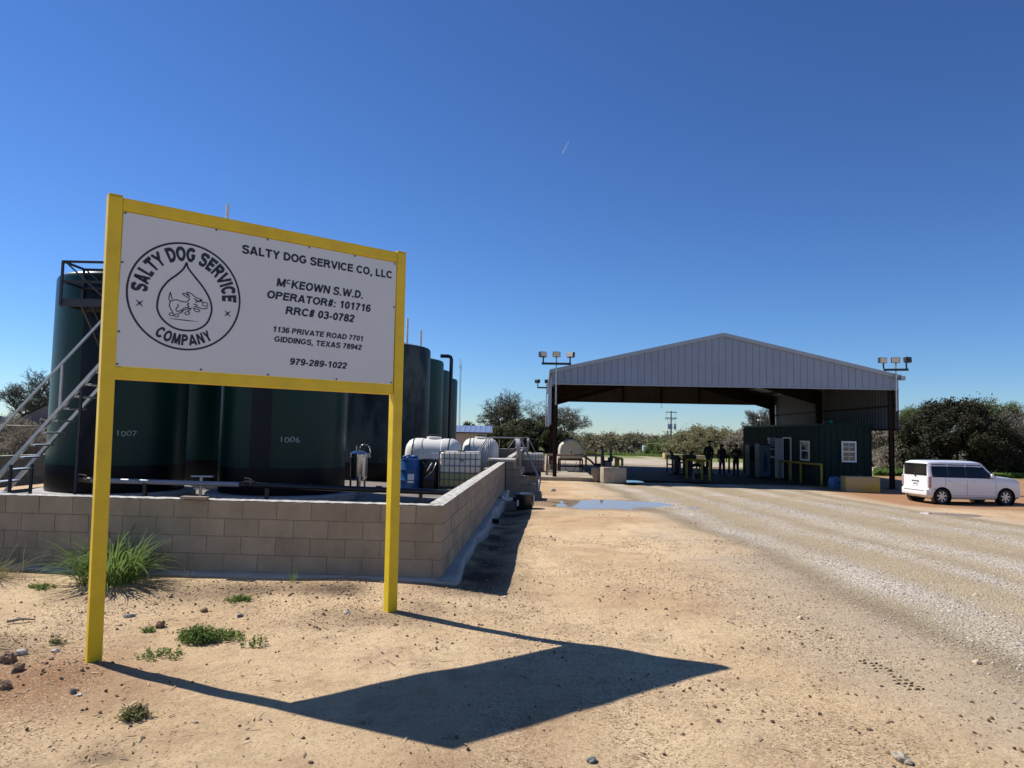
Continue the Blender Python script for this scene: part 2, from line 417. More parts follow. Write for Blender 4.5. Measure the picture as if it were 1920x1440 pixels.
# ------------------------------------------------------------------ ground
def ground_material(name, road=False):
    m = bpy.data.materials.new(name); m.use_nodes = True
    nt = m.node_tree; N = nt.nodes; L = nt.links
    b = N['Principled BSDF']; b.inputs['Roughness'].default_value = 0.95; b.inputs['Specular IOR Level'].default_value = 0.15
    g = N.new('ShaderNodeNewGeometry')
    def noise(s, det=4, rough=0.6, vec=None):
        n = N.new('ShaderNodeTexNoise'); n.inputs['Scale'].default_value = s; n.inputs['Detail'].default_value = det; n.inputs['Roughness'].default_value = rough
        L.new(vec or g.outputs['Position'], n.inputs['Vector']); return n.outputs[0]
    def ramp(src, a, b_):
        r = N.new('ShaderNodeMapRange'); r.inputs['From Min'].default_value = a; r.inputs['From Max'].default_value = b_; r.clamp = True
        L.new(src, r.inputs['Value']); return r.outputs[0]
    def mix(f, a, b_, mode='MIX'):
        x = N.new('ShaderNodeMix'); x.data_type = 'RGBA'; x.blend_type = mode
        if isinstance(f, float): x.inputs[0].default_value = f
        else: L.new(f, x.inputs[0])
        for i, c in ((6, a), (7, b_)):
            if isinstance(c, tuple): x.inputs[i].default_value = (*c, 1)
            else: L.new(c, x.inputs[i])
        return x.outputs[2]
    def attr(n):
        a = N.new('ShaderNodeAttribute'); a.attribute_name = n; return a.outputs['Fac']
    def mul(a, b_):
        x = N.new('ShaderNodeMath'); x.operation = 'MULTIPLY'
        L.new(a, x.inputs[0])
        if isinstance(b_, float): x.inputs[1].default_value = b_
        else: L.new(b_, x.inputs[1])
        return x.outputs[0]
    if not road:
        c = mix(ramp(noise(0.55, 5), 0.35, 0.65), (0.78, 0.57, 0.33), (0.64, 0.44, 0.235))
        c = mix(ramp(noise(1.7, 7, 0.72), 0.47, 0.72), c, (0.44, 0.29, 0.165))
        c = mix(ramp(noise(1.1, 6, 0.65), 0.58, 0.75), c, (0.82, 0.63, 0.385))
        c = mix(attr('red'), c, (0.36, 0.185, 0.085))
        c = mix(attr('grav'), c, (0.48, 0.40, 0.295))
        c = mix(ramp(noise(60, 3), 0.54, 0.66), c, mix(0.55, c, (0.14, 0.085, 0.045)))
        c = mix(ramp(noise(7, 8, 0.8), 0.52, 0.72), c, mix(0.45, c, (0.24, 0.155, 0.09)))
        c = mix(ramp(noise(120, 2), 0.55, 0.7), c, mix(0.5, c, (0.62, 0.52, 0.40)))
        gv = N.new('ShaderNodeTexVoronoi'); gv.inputs['Scale'].default_value = 85; L.new(g.outputs['Position'], gv.inputs['Vector'])
        gs = N.new('ShaderNodeSeparateColor'); L.new(gv.outputs['Color'], gs.inputs[0])
        c = mix(mul(ramp(gs.outputs[0], 0.72, 0.90), attr('grit')), c, mix(0.85, c, (0.20, 0.12, 0.06)))
        c = mix(mul(ramp(gs.outputs[1], 0.78, 0.98), attr('grit')), c, mix(0.5, c, (0.98, 0.80, 0.56)))
        gw = N.new('ShaderNodeTexVoronoi'); gw.inputs['Scale'].default_value = 30; L.new(g.outputs['Position'], gw.inputs['Vector'])
        gt_ = N.new('ShaderNodeSeparateColor'); L.new(gw.outputs['Color'], gt_.inputs[0])
        c = mix(mul(ramp(gt_.outputs[2], 0.80, 0.90), mul(ramp(gw.outputs['Distance'], 0.42, 0.22), attr('grit'))), c, (0.26, 0.165, 0.09))
        c = mix(attr('damp_shade'), c, (0.085, 0.056, 0.037))
        c = mix(attr('grassy'), c, mix(ramp(noise(3.0, 5), 0.4, 0.6), (0.12, 0.17, 0.03), (0.20, 0.20, 0.07)))
        h1 = noise(85, 5, 0.85)
    else:
        # t across the road, banded by the wheel tracks
        c0 = mix(ramp(noise(0.8, 5), 0.35, 0.65), (0.41, 0.325, 0.205), (0.33, 0.25, 0.15))
        vo = N.new('ShaderNodeTexVoronoi'); vo.inputs['Scale'].default_value = 38; L.new(g.outputs['Position'], vo.inputs['Vector'])
        sep = N.new('ShaderNodeSeparateColor'); L.new(vo.outputs['Color'], sep.inputs[0])
        c1 = mix(sep.outputs[0], (0.33, 0.275, 0.205), (0.68, 0.59, 0.47))
        lo = mix(sep.outputs[1], (0.28, 0.215, 0.13), (0.48, 0.38, 0.25))
        c0 = mix(0.5, c0, lo)
        c = mix(attr('loose'), c0, c1)
        c = mix(ramp(noise(90, 3), 0.55, 0.72), c, mix(0.35, c, (0.14, 0.11, 0.09)))
        h1 = vo.outputs['Distance']
    L.new(c, b.inputs['Base Color'])
    bp = N.new('ShaderNodeBump'); bp.inputs['Strength'].default_value = 0.75; bp.inputs['Distance'].default_value = 0.022 if not road else 0.022
    if road: bp.invert = True
    L.new(h1, bp.inputs['Height'])
    bp2 = N.new('ShaderNodeBump'); bp2.inputs['Strength'].default_value = 0.6; bp2.inputs['Distance'].default_value = 0.03
    L.new(noise(14, 5, 0.6), bp2.inputs['Height']); L.new(bp.outputs[0], bp2.inputs['Normal']); L.new(bp2.outputs[0], b.inputs['Normal'])
    if road:
        out = N['Material Output']; tr = N.new('ShaderNodeBsdfTransparent'); ms = N.new('ShaderNodeMixShader')
        ad = N.new('ShaderNodeMath'); ad.operation = 'ADD'
        mm = N.new('ShaderNodeMath'); mm.operation = 'MULTIPLY_ADD'; mm.inputs[1].default_value = 3.4; mm.inputs[2].default_value = -1.2
        L.new(noise(34, 7, 0.9), mm.inputs[0]); L.new(attr('edge'), ad.inputs[0]); L.new(mm.outputs[0], ad.inputs[1])
        gt = N.new('ShaderNodeMath'); gt.operation = 'GREATER_THAN'; gt.inputs[1].default_value = 1.0; L.new(ad.outputs[0], gt.inputs[0])
        L.new(gt.outputs[0], ms.inputs[0]); L.new(tr.outputs[0], ms.inputs[1]); L.new(b.outputs[0], ms.inputs[2]); L.new(ms.outputs[0], out.inputs[0])
    return m

def axis_pts(lo, hi, a, b, step, g=1.07):
    c = list(np.arange(a, b + 1e-6, step)); s = step
    while c[-1] < hi: s *= g; c.append(c[-1] + s)
    s = step; l = []
    x = a
    while x > lo: s *= g; x -= s; l.append(x)
    return np.array(l[::-1] + c)
LOOSE = [(4.55, 0.40, 1.0), (6.1, 0.28, 0.8), (7.45, 0.42, 1.0), (9.75, 0.42, 0.95), (11.3, 0.3, 0.7)]
def loose_f(x, y):
    w = x + vnoise(y, y * 0, 6, 8) * 0.5 + vnoise(x, y, 1.1, 6) * 0.25
    r = 0
    for c, s, a in LOOSE: r = r + a * np.exp(-((w - c) / s) ** 2)
    r = r + sstep(30, 33, y) * 0.2
    return np.clip(r * (0.8 + 0.8 * vnoise(x, y, 0.9, 7)), 0, 1)
def road_edge(x, y):
    le = 3.95 + vnoise(y, y * 0 + 3, 2.5, 11) * 0.5 + vnoise(y, y * 0, 0.6, 12) * 0.25
    ri = 12.1 + vnoise(y, y * 0 + 5, 3.0, 13) * 0.9
    a = sstep(-1.1, 1.0, x - le); b = sstep(-0.9, 0.8, ri - x)
    return np.minimum(a, b)
def damp_shade_f(x, y):
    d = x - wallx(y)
    a = np.exp(-((d - 0.35) / 0.42) ** 2) * sstep(7.6, 8.3, y) * (1 - sstep(19, 24, y)) * (0.75 + vnoise(x, y, 0.35, 14))  # damp soil, coloured darker still to deepen the wall's shadow
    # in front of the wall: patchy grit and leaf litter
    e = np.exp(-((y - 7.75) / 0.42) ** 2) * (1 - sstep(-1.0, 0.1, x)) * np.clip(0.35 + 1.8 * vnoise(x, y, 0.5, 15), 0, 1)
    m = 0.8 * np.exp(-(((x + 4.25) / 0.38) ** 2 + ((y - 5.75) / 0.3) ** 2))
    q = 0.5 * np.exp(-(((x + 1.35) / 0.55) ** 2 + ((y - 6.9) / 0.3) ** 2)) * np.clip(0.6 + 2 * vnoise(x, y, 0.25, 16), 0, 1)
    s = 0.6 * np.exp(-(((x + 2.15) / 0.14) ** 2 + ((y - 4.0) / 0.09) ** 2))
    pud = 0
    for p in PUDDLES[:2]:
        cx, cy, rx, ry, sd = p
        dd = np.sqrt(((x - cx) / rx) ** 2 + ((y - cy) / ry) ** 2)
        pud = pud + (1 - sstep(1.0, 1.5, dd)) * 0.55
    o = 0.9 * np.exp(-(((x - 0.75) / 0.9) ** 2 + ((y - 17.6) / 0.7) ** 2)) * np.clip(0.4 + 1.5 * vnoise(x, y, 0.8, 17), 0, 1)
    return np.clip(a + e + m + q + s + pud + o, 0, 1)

xs = axis_pts(-420, 420, -8, 9, 0.06, 1.09)
ys = axis_pts(-40, 700, 2.4, 13, 0.06, 1.045)
GX, GY = np.meshgrid(xs, ys)
GZ = ground_z(GX, GY)
nx, ny = len(xs), len(ys)
idx = np.arange(nx * ny).reshape(ny, nx)
F = np.stack([idx[:-1, :-1], idx[:-1, 1:], idx[1:, 1:], idx[1:, :-1]], -1).reshape(-1, 4)
gx, gy = GX.ravel(), GY.ravel()
grassy = sstep(66, 74, gy + vnoise(gx, gy, 6, 21) * 6) * (gx < 14) + sstep(44, 47, gy + vnoise(gx, gy, 3, 22) * 4) * sstep(13, 17, gx) + sstep(38, 44, gy) * sstep(9, 14, -gx)
grassy = np.clip(grassy, 0, 1)
redf = sstep(11, 15, gx) * sstep(22, 26, gy) * 0.9 + 0.5 * np.exp(-(((gx - 3.0) / 0.16) ** 2 + ((gy - 6.95) / 0.12) ** 2)) + 0.75 * np.exp(-(((gx + 3.3) / 0.9) ** 2 + ((gy - 5.1) / 0.7) ** 2)) + 0.45 * np.exp(-(((gx - 5.3) / .25) ** 2 + ((gy - 6.3) / .3) ** 2)) + 0.3 * sstep(0.0, 0.4, vnoise(gx, gy, 1.6, 23)) + 0.25 * sstep(14, 20, gy)
grav = sstep(2.2, 4.2, gx + vnoise(gx, gy, 1.2, 24) * 1.6) * (1 - sstep(12, 14, gx)) * 0.75 + sstep(50, 56, gy) * 0.9
redf = np.clip(redf, 0, 1) * (1 - np.clip(grav, 0, 1))
M['ground'] = ground_material('sandy_dirt')
M['road'] = ground_material('loose_gravel', True)
g = np_mesh('ground', np.stack([gx, gy, GZ.ravel()], 1), F, M['ground'], smooth=True,
            attr=dict(grit=np.clip(.42 + 1.5 * vnoise(gx + .12 * gy, gy * .16, .4, 91) + .9 * vnoise(gx, gy, 1.4, 92) + .35 * sstep(6, 3.5, gy), .06, 1), damp_shade=damp_shade_f(gx, gy), grassy=grassy, red=redf, grav=np.clip(grav, 0, 1)))
tag(g, 'sandy tan dirt yard with scattered grit', 'ground', kind='structure')

def sheet(name, x0, x1, y0, y1, sx, sy, lift, material, attrs=None):
    X, Y = np.meshgrid(np.arange(x0, x1 + 1e-6, sx), np.arange(y0, y1 + 1e-6, sy))
    Z = ground_z(X, Y) + lift
    n, m_ = X.shape[1], X.shape[0]
    ii = np.arange(n * m_).reshape(m_, n)
    FF = np.stack([ii[:-1, :-1], ii[:-1, 1:], ii[1:, 1:], ii[1:, :-1]], -1).reshape(-1, 4)
    x, y = X.ravel(), Y.ravel()
    return np_mesh(name, np.stack([x, y, Z.ravel()], 1), FF, material, smooth=True, attr={k: f(x, y) for k, f in (attrs or {}).items()})
r = sheet('gravel_road', 2.4, 13.8, -2, 33.0, 0.1, 0.1, 0.006, M['road'], dict(loose=loose_f, edge=road_edge))
tag(r, 'pale gravel drive with wheel tracks leading to the open shed', 'road', kind='structure')
r2 = sheet('gravel_yard', -6, 30, 51.5, 66, 0.6, 0.6, 0.03, M['road'], dict(loose=lambda x, y: np.clip(0.55 + vnoise(x, y, 2, 31), 0, 1), edge=lambda x, y: np.minimum(sstep(51.5, 53, y), 1 - sstep(62, 66, y + vnoise(x, y, 3, 32) * 3))))
tag(r2, 'gravel yard crossing behind the open shed', 'road', kind='structure')

# puddles
def water_mat():
    m = mat('muddy_water', (0.33, 0.22, 0.12), 0.04, spec=0.5)
    return m
M['water'] = water_mat()
for i, p in enumerate(PUDDLES):
    cx, cy, rx, ry, sd = p
    X, Y = np.meshgrid(np.linspace(cx - rx * 1.4, cx + rx * 1.4, 60), np.linspace(cy - ry * 1.4, cy + ry * 1.4, 60))
    mk = puddle_mask(X, Y, p)
    zl = float(base_z(cx, cy)) - 0.028 + (0.0 if i < 2 else 0.095)
    ii = np.arange(3600).reshape(60, 60)
    keep = (np.minimum(np.minimum(mk[:-1, :-1], mk[1:, :-1]), np.minimum(mk[:-1, 1:], mk[1:, 1:])) > (0.25 if i < 2 else 0.5))
    FF = np.stack([ii[:-1, :-1], ii[:-1, 1:], ii[1:, 1:], ii[1:, :-1]], -1)[keep]
    o = np_mesh('puddle', np.stack([X.ravel(), Y.ravel(), np.full(3600, zl)], 1), FF.reshape(-1, 4), M['water'])
    tag(o, ['muddy puddle between the block wall steps and the gravel', 'small puddle at the gravel edge near the parked car', 'thin puddle on the shaded floor at the shed mouth'][i], 'puddle', kind='structure')

# stones --------------------------------------------------------------
def ico():
    t = (1 + 5 ** .5) / 2
    v = np.array([(-1, t, 0), (1, t, 0), (-1, -t, 0), (1, -t, 0), (0, -1, t), (0, 1, t), (0, -1, -t), (0, 1, -t), (t, 0, -1), (t, 0, 1), (-t, 0, -1), (-t, 0, 1)], float)
    v /= np.linalg.norm(v[0])
    f = np.array([(0, 11, 5), (0, 5, 1), (0, 1, 7), (0, 7, 10), (0, 10, 11), (1, 5, 9), (5, 11, 4), (11, 10, 2), (10, 7, 6), (7, 1, 8), (3, 9, 4), (3, 4, 2), (3, 2, 6), (3, 6, 8), (3, 8, 9), (4, 9, 5), (2, 4, 11), (6, 2, 10), (8, 6, 7), (9, 8, 1)])
    return v, f
ICO_V, ICO_F = ico()
def stones(name, x, y, s, material, seed, flat=0.6, sink=0.25):
    rs = np.random.RandomState(seed); n = len(x)
    z = ground_z(x, y)
    V = ICO_V[None] * (1 + (rs.rand(n, 12, 1) - 0.5) * 0.55)
    sc = np.stack([s * (0.8 + 0.5 * rs.rand(n)), s * (0.6 + 0.5 * rs.rand(n)), s * flat * (0.7 + 0.5 * rs.rand(n))], 1)
    V = V * sc[:, None, :]
    a = rs.rand(n) * 6.283; ca, sa = np.cos(a)[:, None], np.sin(a)[:, None]
    tl = (rs.rand(n, 1) - .5) * 0.7
    X = V[..., 0] * ca - V[..., 1] * sa; Y = V[..., 0] * sa + V[..., 1] * ca; Z = V[..., 2] + X * tl
    P = np.stack([X + x[:, None], Y + y[:, None], Z + (z + sc[:, 2] * (1 - 2 * sink))[:, None]], -1).reshape(-1, 3)
    FF = (ICO_F[None] + (np.arange(n) * 12)[:, None, None]).reshape(-1, 3)
    return np_mesh(name, P, FF, material, attr=dict(tone=np.repeat(rs.rand(n), 12)))
rs = np.random.RandomState(3)
def scatter(n, x0, x1, y0, y1, prob, p=2.0):
    # denser towards the camera
    x = rs.uniform(x0, x1, n); y = y0 + (y1 - y0) * rs.rand(n) ** p
    k = rs.rand(n) < prob(x, y)
    return x[k], y[k]
x, y = scatter(110000, 2.6, 12.4, 5.0, 24, lambda x, y: np.clip(loose_f(x, y) * 0.95 + 0.10, 0, 1) * road_edge(x, y), 1.35)
o = stones('gravel', x, y, 0.005 + 0.011 * rs.rand(len(x)) ** 1.6, M['stone'], 5); o.location.z = 0.004
tag(o, 'loose pale gravel lying in bands along the drive', 'gravel', kind='stuff')
x, y = scatter(150000, -7, 6.5, 2.9, 13, lambda x, y: np.clip(0.16 + 1.3 * vnoise(x, y, 0.9, 41) + 0.5 * sstep(1.0, 4.5, x) + 0.35 * damp_shade_f(x, y), 0.02, 1) * (x < wallx(y) + 99), 1.25)
k = ~((y > WALLY - 0.2) & (x < wallx(y) + 0.2))
x, y = x[k], y[k]
sz = (0.0022 + 0.007 * rs.rand(len(x)) ** 3) * (0.75 + 0.1 * (y - 3))
o = stones('pebbles', x, y, sz, M['pebble'], 6)
tag(o, 'small pebbles and grit scattered over the sandy ground', 'pebbles', kind='stuff')
x, y = scatter(480, -6, 9, 3.2, 26, lambda x, y: np.full(len(x), 0.75), 1.1)
k = ~((y > WALLY - 0.2) & (x < wallx(y) + 0.2)); x, y = x[k], y[k]
o = stones('small_stones', x, y, 0.010 + 0.022 * rs.rand(len(x)) ** 2.5, M['pebble'], 8)
tag(o, 'sparse larger stones over the yard', 'stones', kind='stuff')

x, y = scatter(26000, -6.5, 3.5, 3.0, 9.0, lambda x, y: np.clip(.05 + .9 * damp_shade_f(x, y) + .5 * np.clip(vnoise(x, y, .7, 61) * 3 - .5, 0, 1) + .9 * np.exp(-(((x + 4.2) / .5) ** 2 + ((y - 5.75) / .35) ** 2)), 0, 1), 1.0)
k = ~((y > WALLY - 0.22) & (x < wallx(y) + 0.2)); x, y = x[k], y[k]
o = stones('soil_crumbs', x, y, 0.003 + 0.013 * rs.rand(len(x)) ** 3, M['crumb'], 12, flat=.8)
tag(o, 'dark crumbs of turned soil and litter by the wall and the left edge', 'soil crumbs', kind='stuff')
def flat_litter(n, seed):
    r_ = np.random.RandomState(seed)
    x = r_.uniform(-6.5, 2.5, n); y = 3.2 + 5.2 * r_.rand(n) ** .7
    keep = r_.rand(n) < np.clip(.04 + .9 * damp_shade_f(x, y) + .25 * np.clip(vnoise(x, y, .5, 71) * 3, 0, 1), 0, 1)
    x, y = x[keep], y[keep]; k_ = ~((y > WALLY - 0.25) & (x < wallx(y) + 0.25)); x, y = x[k_], y[k_]; m = len(x)
    a = r_.rand(m) * 6.283; L_ = .008 + .03 * r_.rand(m) ** 2; w = .0015 + .004 * r_.rand(m); z = ground_z(x, y) + .004 + .006 * r_.rand(m)
    dx, dy = np.cos(a) * L_, np.sin(a) * L_; ex, ey = -np.sin(a) * w, np.cos(a) * w; tz = r_.normal(size=m) * .003
    V = np.stack([np.stack([x - dx - ex, y - dy - ey, z - tz], 1), np.stack([x + dx - ex, y + dy - ey, z + tz], 1), np.stack([x + dx + ex, y + dy + ey, z + tz + .001], 1), np.stack([x - dx + ex, y - dy + ey, z - tz + .001], 1)], 1).reshape(-1, 3)
    return np_mesh('dry_litter', V, np.arange(4 * m).reshape(m, 4), M['litter'], attr=dict(tone=np.repeat(r_.rand(m), 4)))
tag(flat_litter(16000, 81), 'dry straw and leaf litter strewn by the wall and around the sign', 'litter', kind='stuff')
# single rocks
def rock(px, py, size, material, label, flat=0.7, seed=0, name='rock', cat='rock'):
    p = gpt(px, py)
    bm = bmesh.new(); bmesh.ops.create_icosphere(bm, subdivisions=3, radius=1)
    rr = random.Random(seed)
    from mathutils import noise as mn
    off = Vector((rr.random() * 50, rr.random() * 50, 0))
    for v in bm.verts:
        k = 1 + 0.45 * mn.noise(v.co * 1.3 + off) + 0.2 * mn.noise(v.co * 3.5 + off)
        v.co = Vector((v.co.x * size * k * 1.1, v.co.y * size * k * 0.8, v.co.z * size * flat * k))
    me = bpy.data.meshes.new(name); bm.to_mesh(me); bm.free(); me.materials.append(material)
    o = bpy.data.objects.new(name, me); link(o)
    o.location = (p.x, p.y, p.z + size * flat * 0.45); o.rotation_euler = (0.2 * rr.random(), 0, rr.random() * 6)
    tag(o, label, cat); return o
rock(300, 1176, 0.045, M['clod'], 'brown clod of dirt left of the green weeds, largest clod near the sign', 0.9, 1, 'dirt_clod', 'clod')
rock(383, 1147, 0.030, M['clod'], 'reddish dirt clod behind the green weeds', 0.8, 2, 'dirt_clod', 'clod')
rock(242, 1156, 0.045, M['greyrock'], 'flat grey stone between the sign post and the brown clod', 0.35, 3)
rock(450, 1156, 0.028, M['greyrock'], 'dark grey stone right of the green weeds', 0.7, 4)
rock(407, 1069, 0.055, M['lime'], 'pinkish stone resting on the footing of the block wall', 0.5, 5)
rock(1690, 1425, 0.055, M['roughlump'], 'rough pale clump of stony earth at the bottom right', 0.5, 6)
rock(1037, 921, 0.09, M['lime'], 'white rock on the dirt beside the concrete steps', 0.75, 7)
rock(104, 1222, 0.03, M['lime'], 'pale stone half buried left of the sign post', 0.5, 8)
rock(148, 1304, 0.022, M['lime'], 'cream chip of stone in front of the left sign post', 0.4, 9)
rock(137, 1300, 0.020, M['greyrock'], 'pointed grey stone chip in front of the left sign post', 1.1, 10)
rock(650, 1150, 0.03, M['lime'], 'white stone just left of the right sign post', 0.5, 11)
rock(1110, 1428, 0.028, M['greyrock'], 'small grey pebble near the bottom edge below the board shadow', 0.6, 12)
rock(34, 1258, 0.05, M['clod'], 'large clod on the pile of turned earth at the left edge', 0.8, 13, 'dirt_clod', 'clod')
rock(12, 1240, 0.06, M['clod'], 'reddish clod at the back of the turned earth pile', 0.8, 14, 'dirt_clod', 'clod')
rock(40, 1226, 0.04, M['lime'], 'pale lump on the turned earth pile', 0.6, 15)
rock(8, 1290, 0.05, M['clod'], 'clod at the front of the turned earth pile, at the left photo edge', 0.7, 16, 'dirt_clod', 'clod')
p = gpt(12, 1170); q = gpt(66, 1165)
mb = MB(); mb.path([p + Vector((0, 0, .02)), (p + q) / 2 + Vector((0, .01, .03)), q + Vector((0, 0, .015))], [0.014, 0.011, 0.006], 7)
tag(mb.build('stick', M['wood'], smooth=True), 'short brown stick lying on the dirt left of the sign', 'stick')
# tyre tread print: two rows of cleat marks pressed into the dirt, with raised rims
mb = MB()
a, b = gpt(1622, 1240), gpt(1700, 1284)
ax = (b - a).normalized(); nn = Vector((-ax.y, ax.x, 0))
L_ = (b - a).length + 0.12
rt = random.Random(77)
for i in range(11):
    for j in (-1, 0, 1):
        if rt.random() < .18: continue
        k_ = .7 + .6 * rt.random()
        c = a + ax * (L_ * (i / 10.0) + rt.gauss(0, .006)) + nn * (j * 0.05 + (i % 2) * 0.012 + rt.gauss(0, .005))
        z = gz(c.x, c.y)
        e = (nn * 0.020 + ax * rt.gauss(0, .004)) * k_; w = (ax * 0.009 + nn * rt.gauss(0, .003)) * k_
        h = 0.007 + 0.010 * rt.random()
        vs = [c - e - w, c + e - w * .6, c + e * .8 + w, c - e * 1.1 + w * .8]
        pts = [Vector((v.x, v.y, z - 0.004)) for v in vs] + [Vector((c.x + e.x * .5, c.y + e.y * .5, z + h)), Vector((c.x - e.x * .4, c.y - e.y * .4, z + h * .8))]
        mb.add(pts, [(0, 1, 4, 5), (1, 2, 4), (2, 3, 5, 4), (3, 0, 5)])
tag(mb.build('tyre_track', M['crumb']), 'short print of a tyre tread pressed into the dirt by the gravel', 'tyre track', kind='structure')

# ------------------------------------------------------------------ sign board
HM = np.array([[3.309963151e-03, 1.722531844e-04, -8.066380199e-01], [2.667173047e-04, -3.806128024e-03, 2.555526625e+00], [-4.152862333e-04, 3.391013130e-05, 1.0]])
def uv(x, y):
    a = HM @ np.array([x, y, 1.0]); return (a[0] / a[2], a[1] / a[2])
SW, SH, HB = 2.44, 1.22, 2.240
SX0, SY0, SYAW = -3.0805, 5.528, 0.6837
sign = thing('sign_board', 'large white business sign in a yellow steel frame on two tall posts', 'sign', (SX0, SY0, 0), SYAW)
PW = 0.10
ztop = HB + SH + 0.10
def post(xc, base_dx, base_z_, tt):
    mb = MB()
    x0, x1 = xc - PW / 2, xc + PW / 2
    vs = []
    for z, dx in ((base_z_, base_dx), (tt, 0)):
        vs += [(x0 + dx, -PW / 2, z), (x1 + dx, -PW / 2, z), (x1 + dx, PW / 2, z), (x0 + dx, PW / 2, z)]
    mb.add(vs, [(0, 3, 2, 1), (4, 5, 6, 7), (0, 1, 5, 4), (1, 2, 6, 5), (2, 3, 7, 6), (3, 0, 4, 7)])
    o = mb.build('post', M['yellow'], sign)
    bv = o.modifiers.new('bevel', 'BEVEL'); bv.width = 0.008; bv.segments = 2
    c = MB(); c.bx(x0 + .002, x1 - .002, -PW / 2 + .002, PW / 2 - .002, tt + .001, tt + 0.012)
    c.build('post_cap', M['yellow'], o)
    return o
post(-PW / 2, 0.042, -0.25, ztop + 0.004)
post(SW + PW / 2, 0.02, -0.25, ztop + 0.004)
for z0, z1 in ((HB - 0.095, HB), (HB + SH, ztop)):
    mb = MB(); mb.bx(0.001, SW - 0.001, -PW / 2 + .003, PW / 2 - .003, z0, z1)
    o = mb.build('rail', M['yellow'], sign)
    bv = o.modifiers.new('bevel', 'BEVEL'); bv.width = 0.006; bv.segments = 2
# inner angle lip + panel
mb = MB()
for a in ((0.001, SW - .001, HB + SH - 0.012, HB + SH - .001), (0.001, SW - .001, HB + .001, HB + 0.010)):
    mb.bx(a[0], a[1], -PW / 2 + 0.016, PW / 2 - 0.02, a[2], a[3])
for a in ((0.001, 0.010), (SW - 0.010, SW - 0.001)):
    mb.bx(a[0], a[1], -PW / 2 + 0.016, PW / 2 - 0.02, HB + .011, HB + SH - 0.013)
mb.build('inner_lip', M['yellow'], sign)
PF = -PW / 2 + 0.006      # y of the panel's face
mb = MB(); mb.bx(0.008, SW - 0.008, PF, PF + 0.006, HB + 0.007, HB + SH - 0.009)
panel = mb.build('panel', M['panel'], sign)
for name_u in (0,):
    sc = MB()
for (u, v) in [(0.021, 1.203), (0.706, 1.203), (1.142, 1.203), (1.525, 1.203), (1.98, 1.203), (2.412, 1.198), (0.018, 0.812), (0.022, 0.273), (0.024, 0.022), (0.638, 0.022), (1.197, 0.018), (1.838, 0.018), (2.415, 0.022), (2.418, 0.768)]:
    s_ = MB(); s_.lathe([(0.009, 0), (0.009, 0.003), (0.005, 0.006)], n=10, axis='Y')
    s_.v = [(x_ + u, -y_ + PF, z_ + HB + v) for x_, y_, z_ in s_.v]
    s_.build('screw', M['screw'], panel)

def catmull(P, closed=False, n=6):
    P = [np.array(p, float) for p in P]; out = []; N_ = len(P)
    rng = range(N_ if closed else N_ - 1)
    for i in rng:
        p0 = P[(i - 1) % N_] if (closed or i > 0) else P[0]; p1 = P[i]; p2 = P[(i + 1) % N_]; p3 = P[(i + 2) % N_] if (closed or i + 2 < N_) else P[-1]
        for k in range(n):
            t = k / n
            out.append(0.5 * ((2 * p1) + (-p0 + p2) * t + (2 * p0 - 5 * p1 + 4 * p2 - p3) * t * t + (-p0 + 3 * p1 - 3 * p2 + p3) * t ** 3))
    if not closed: out.append(P[-1])
    return out

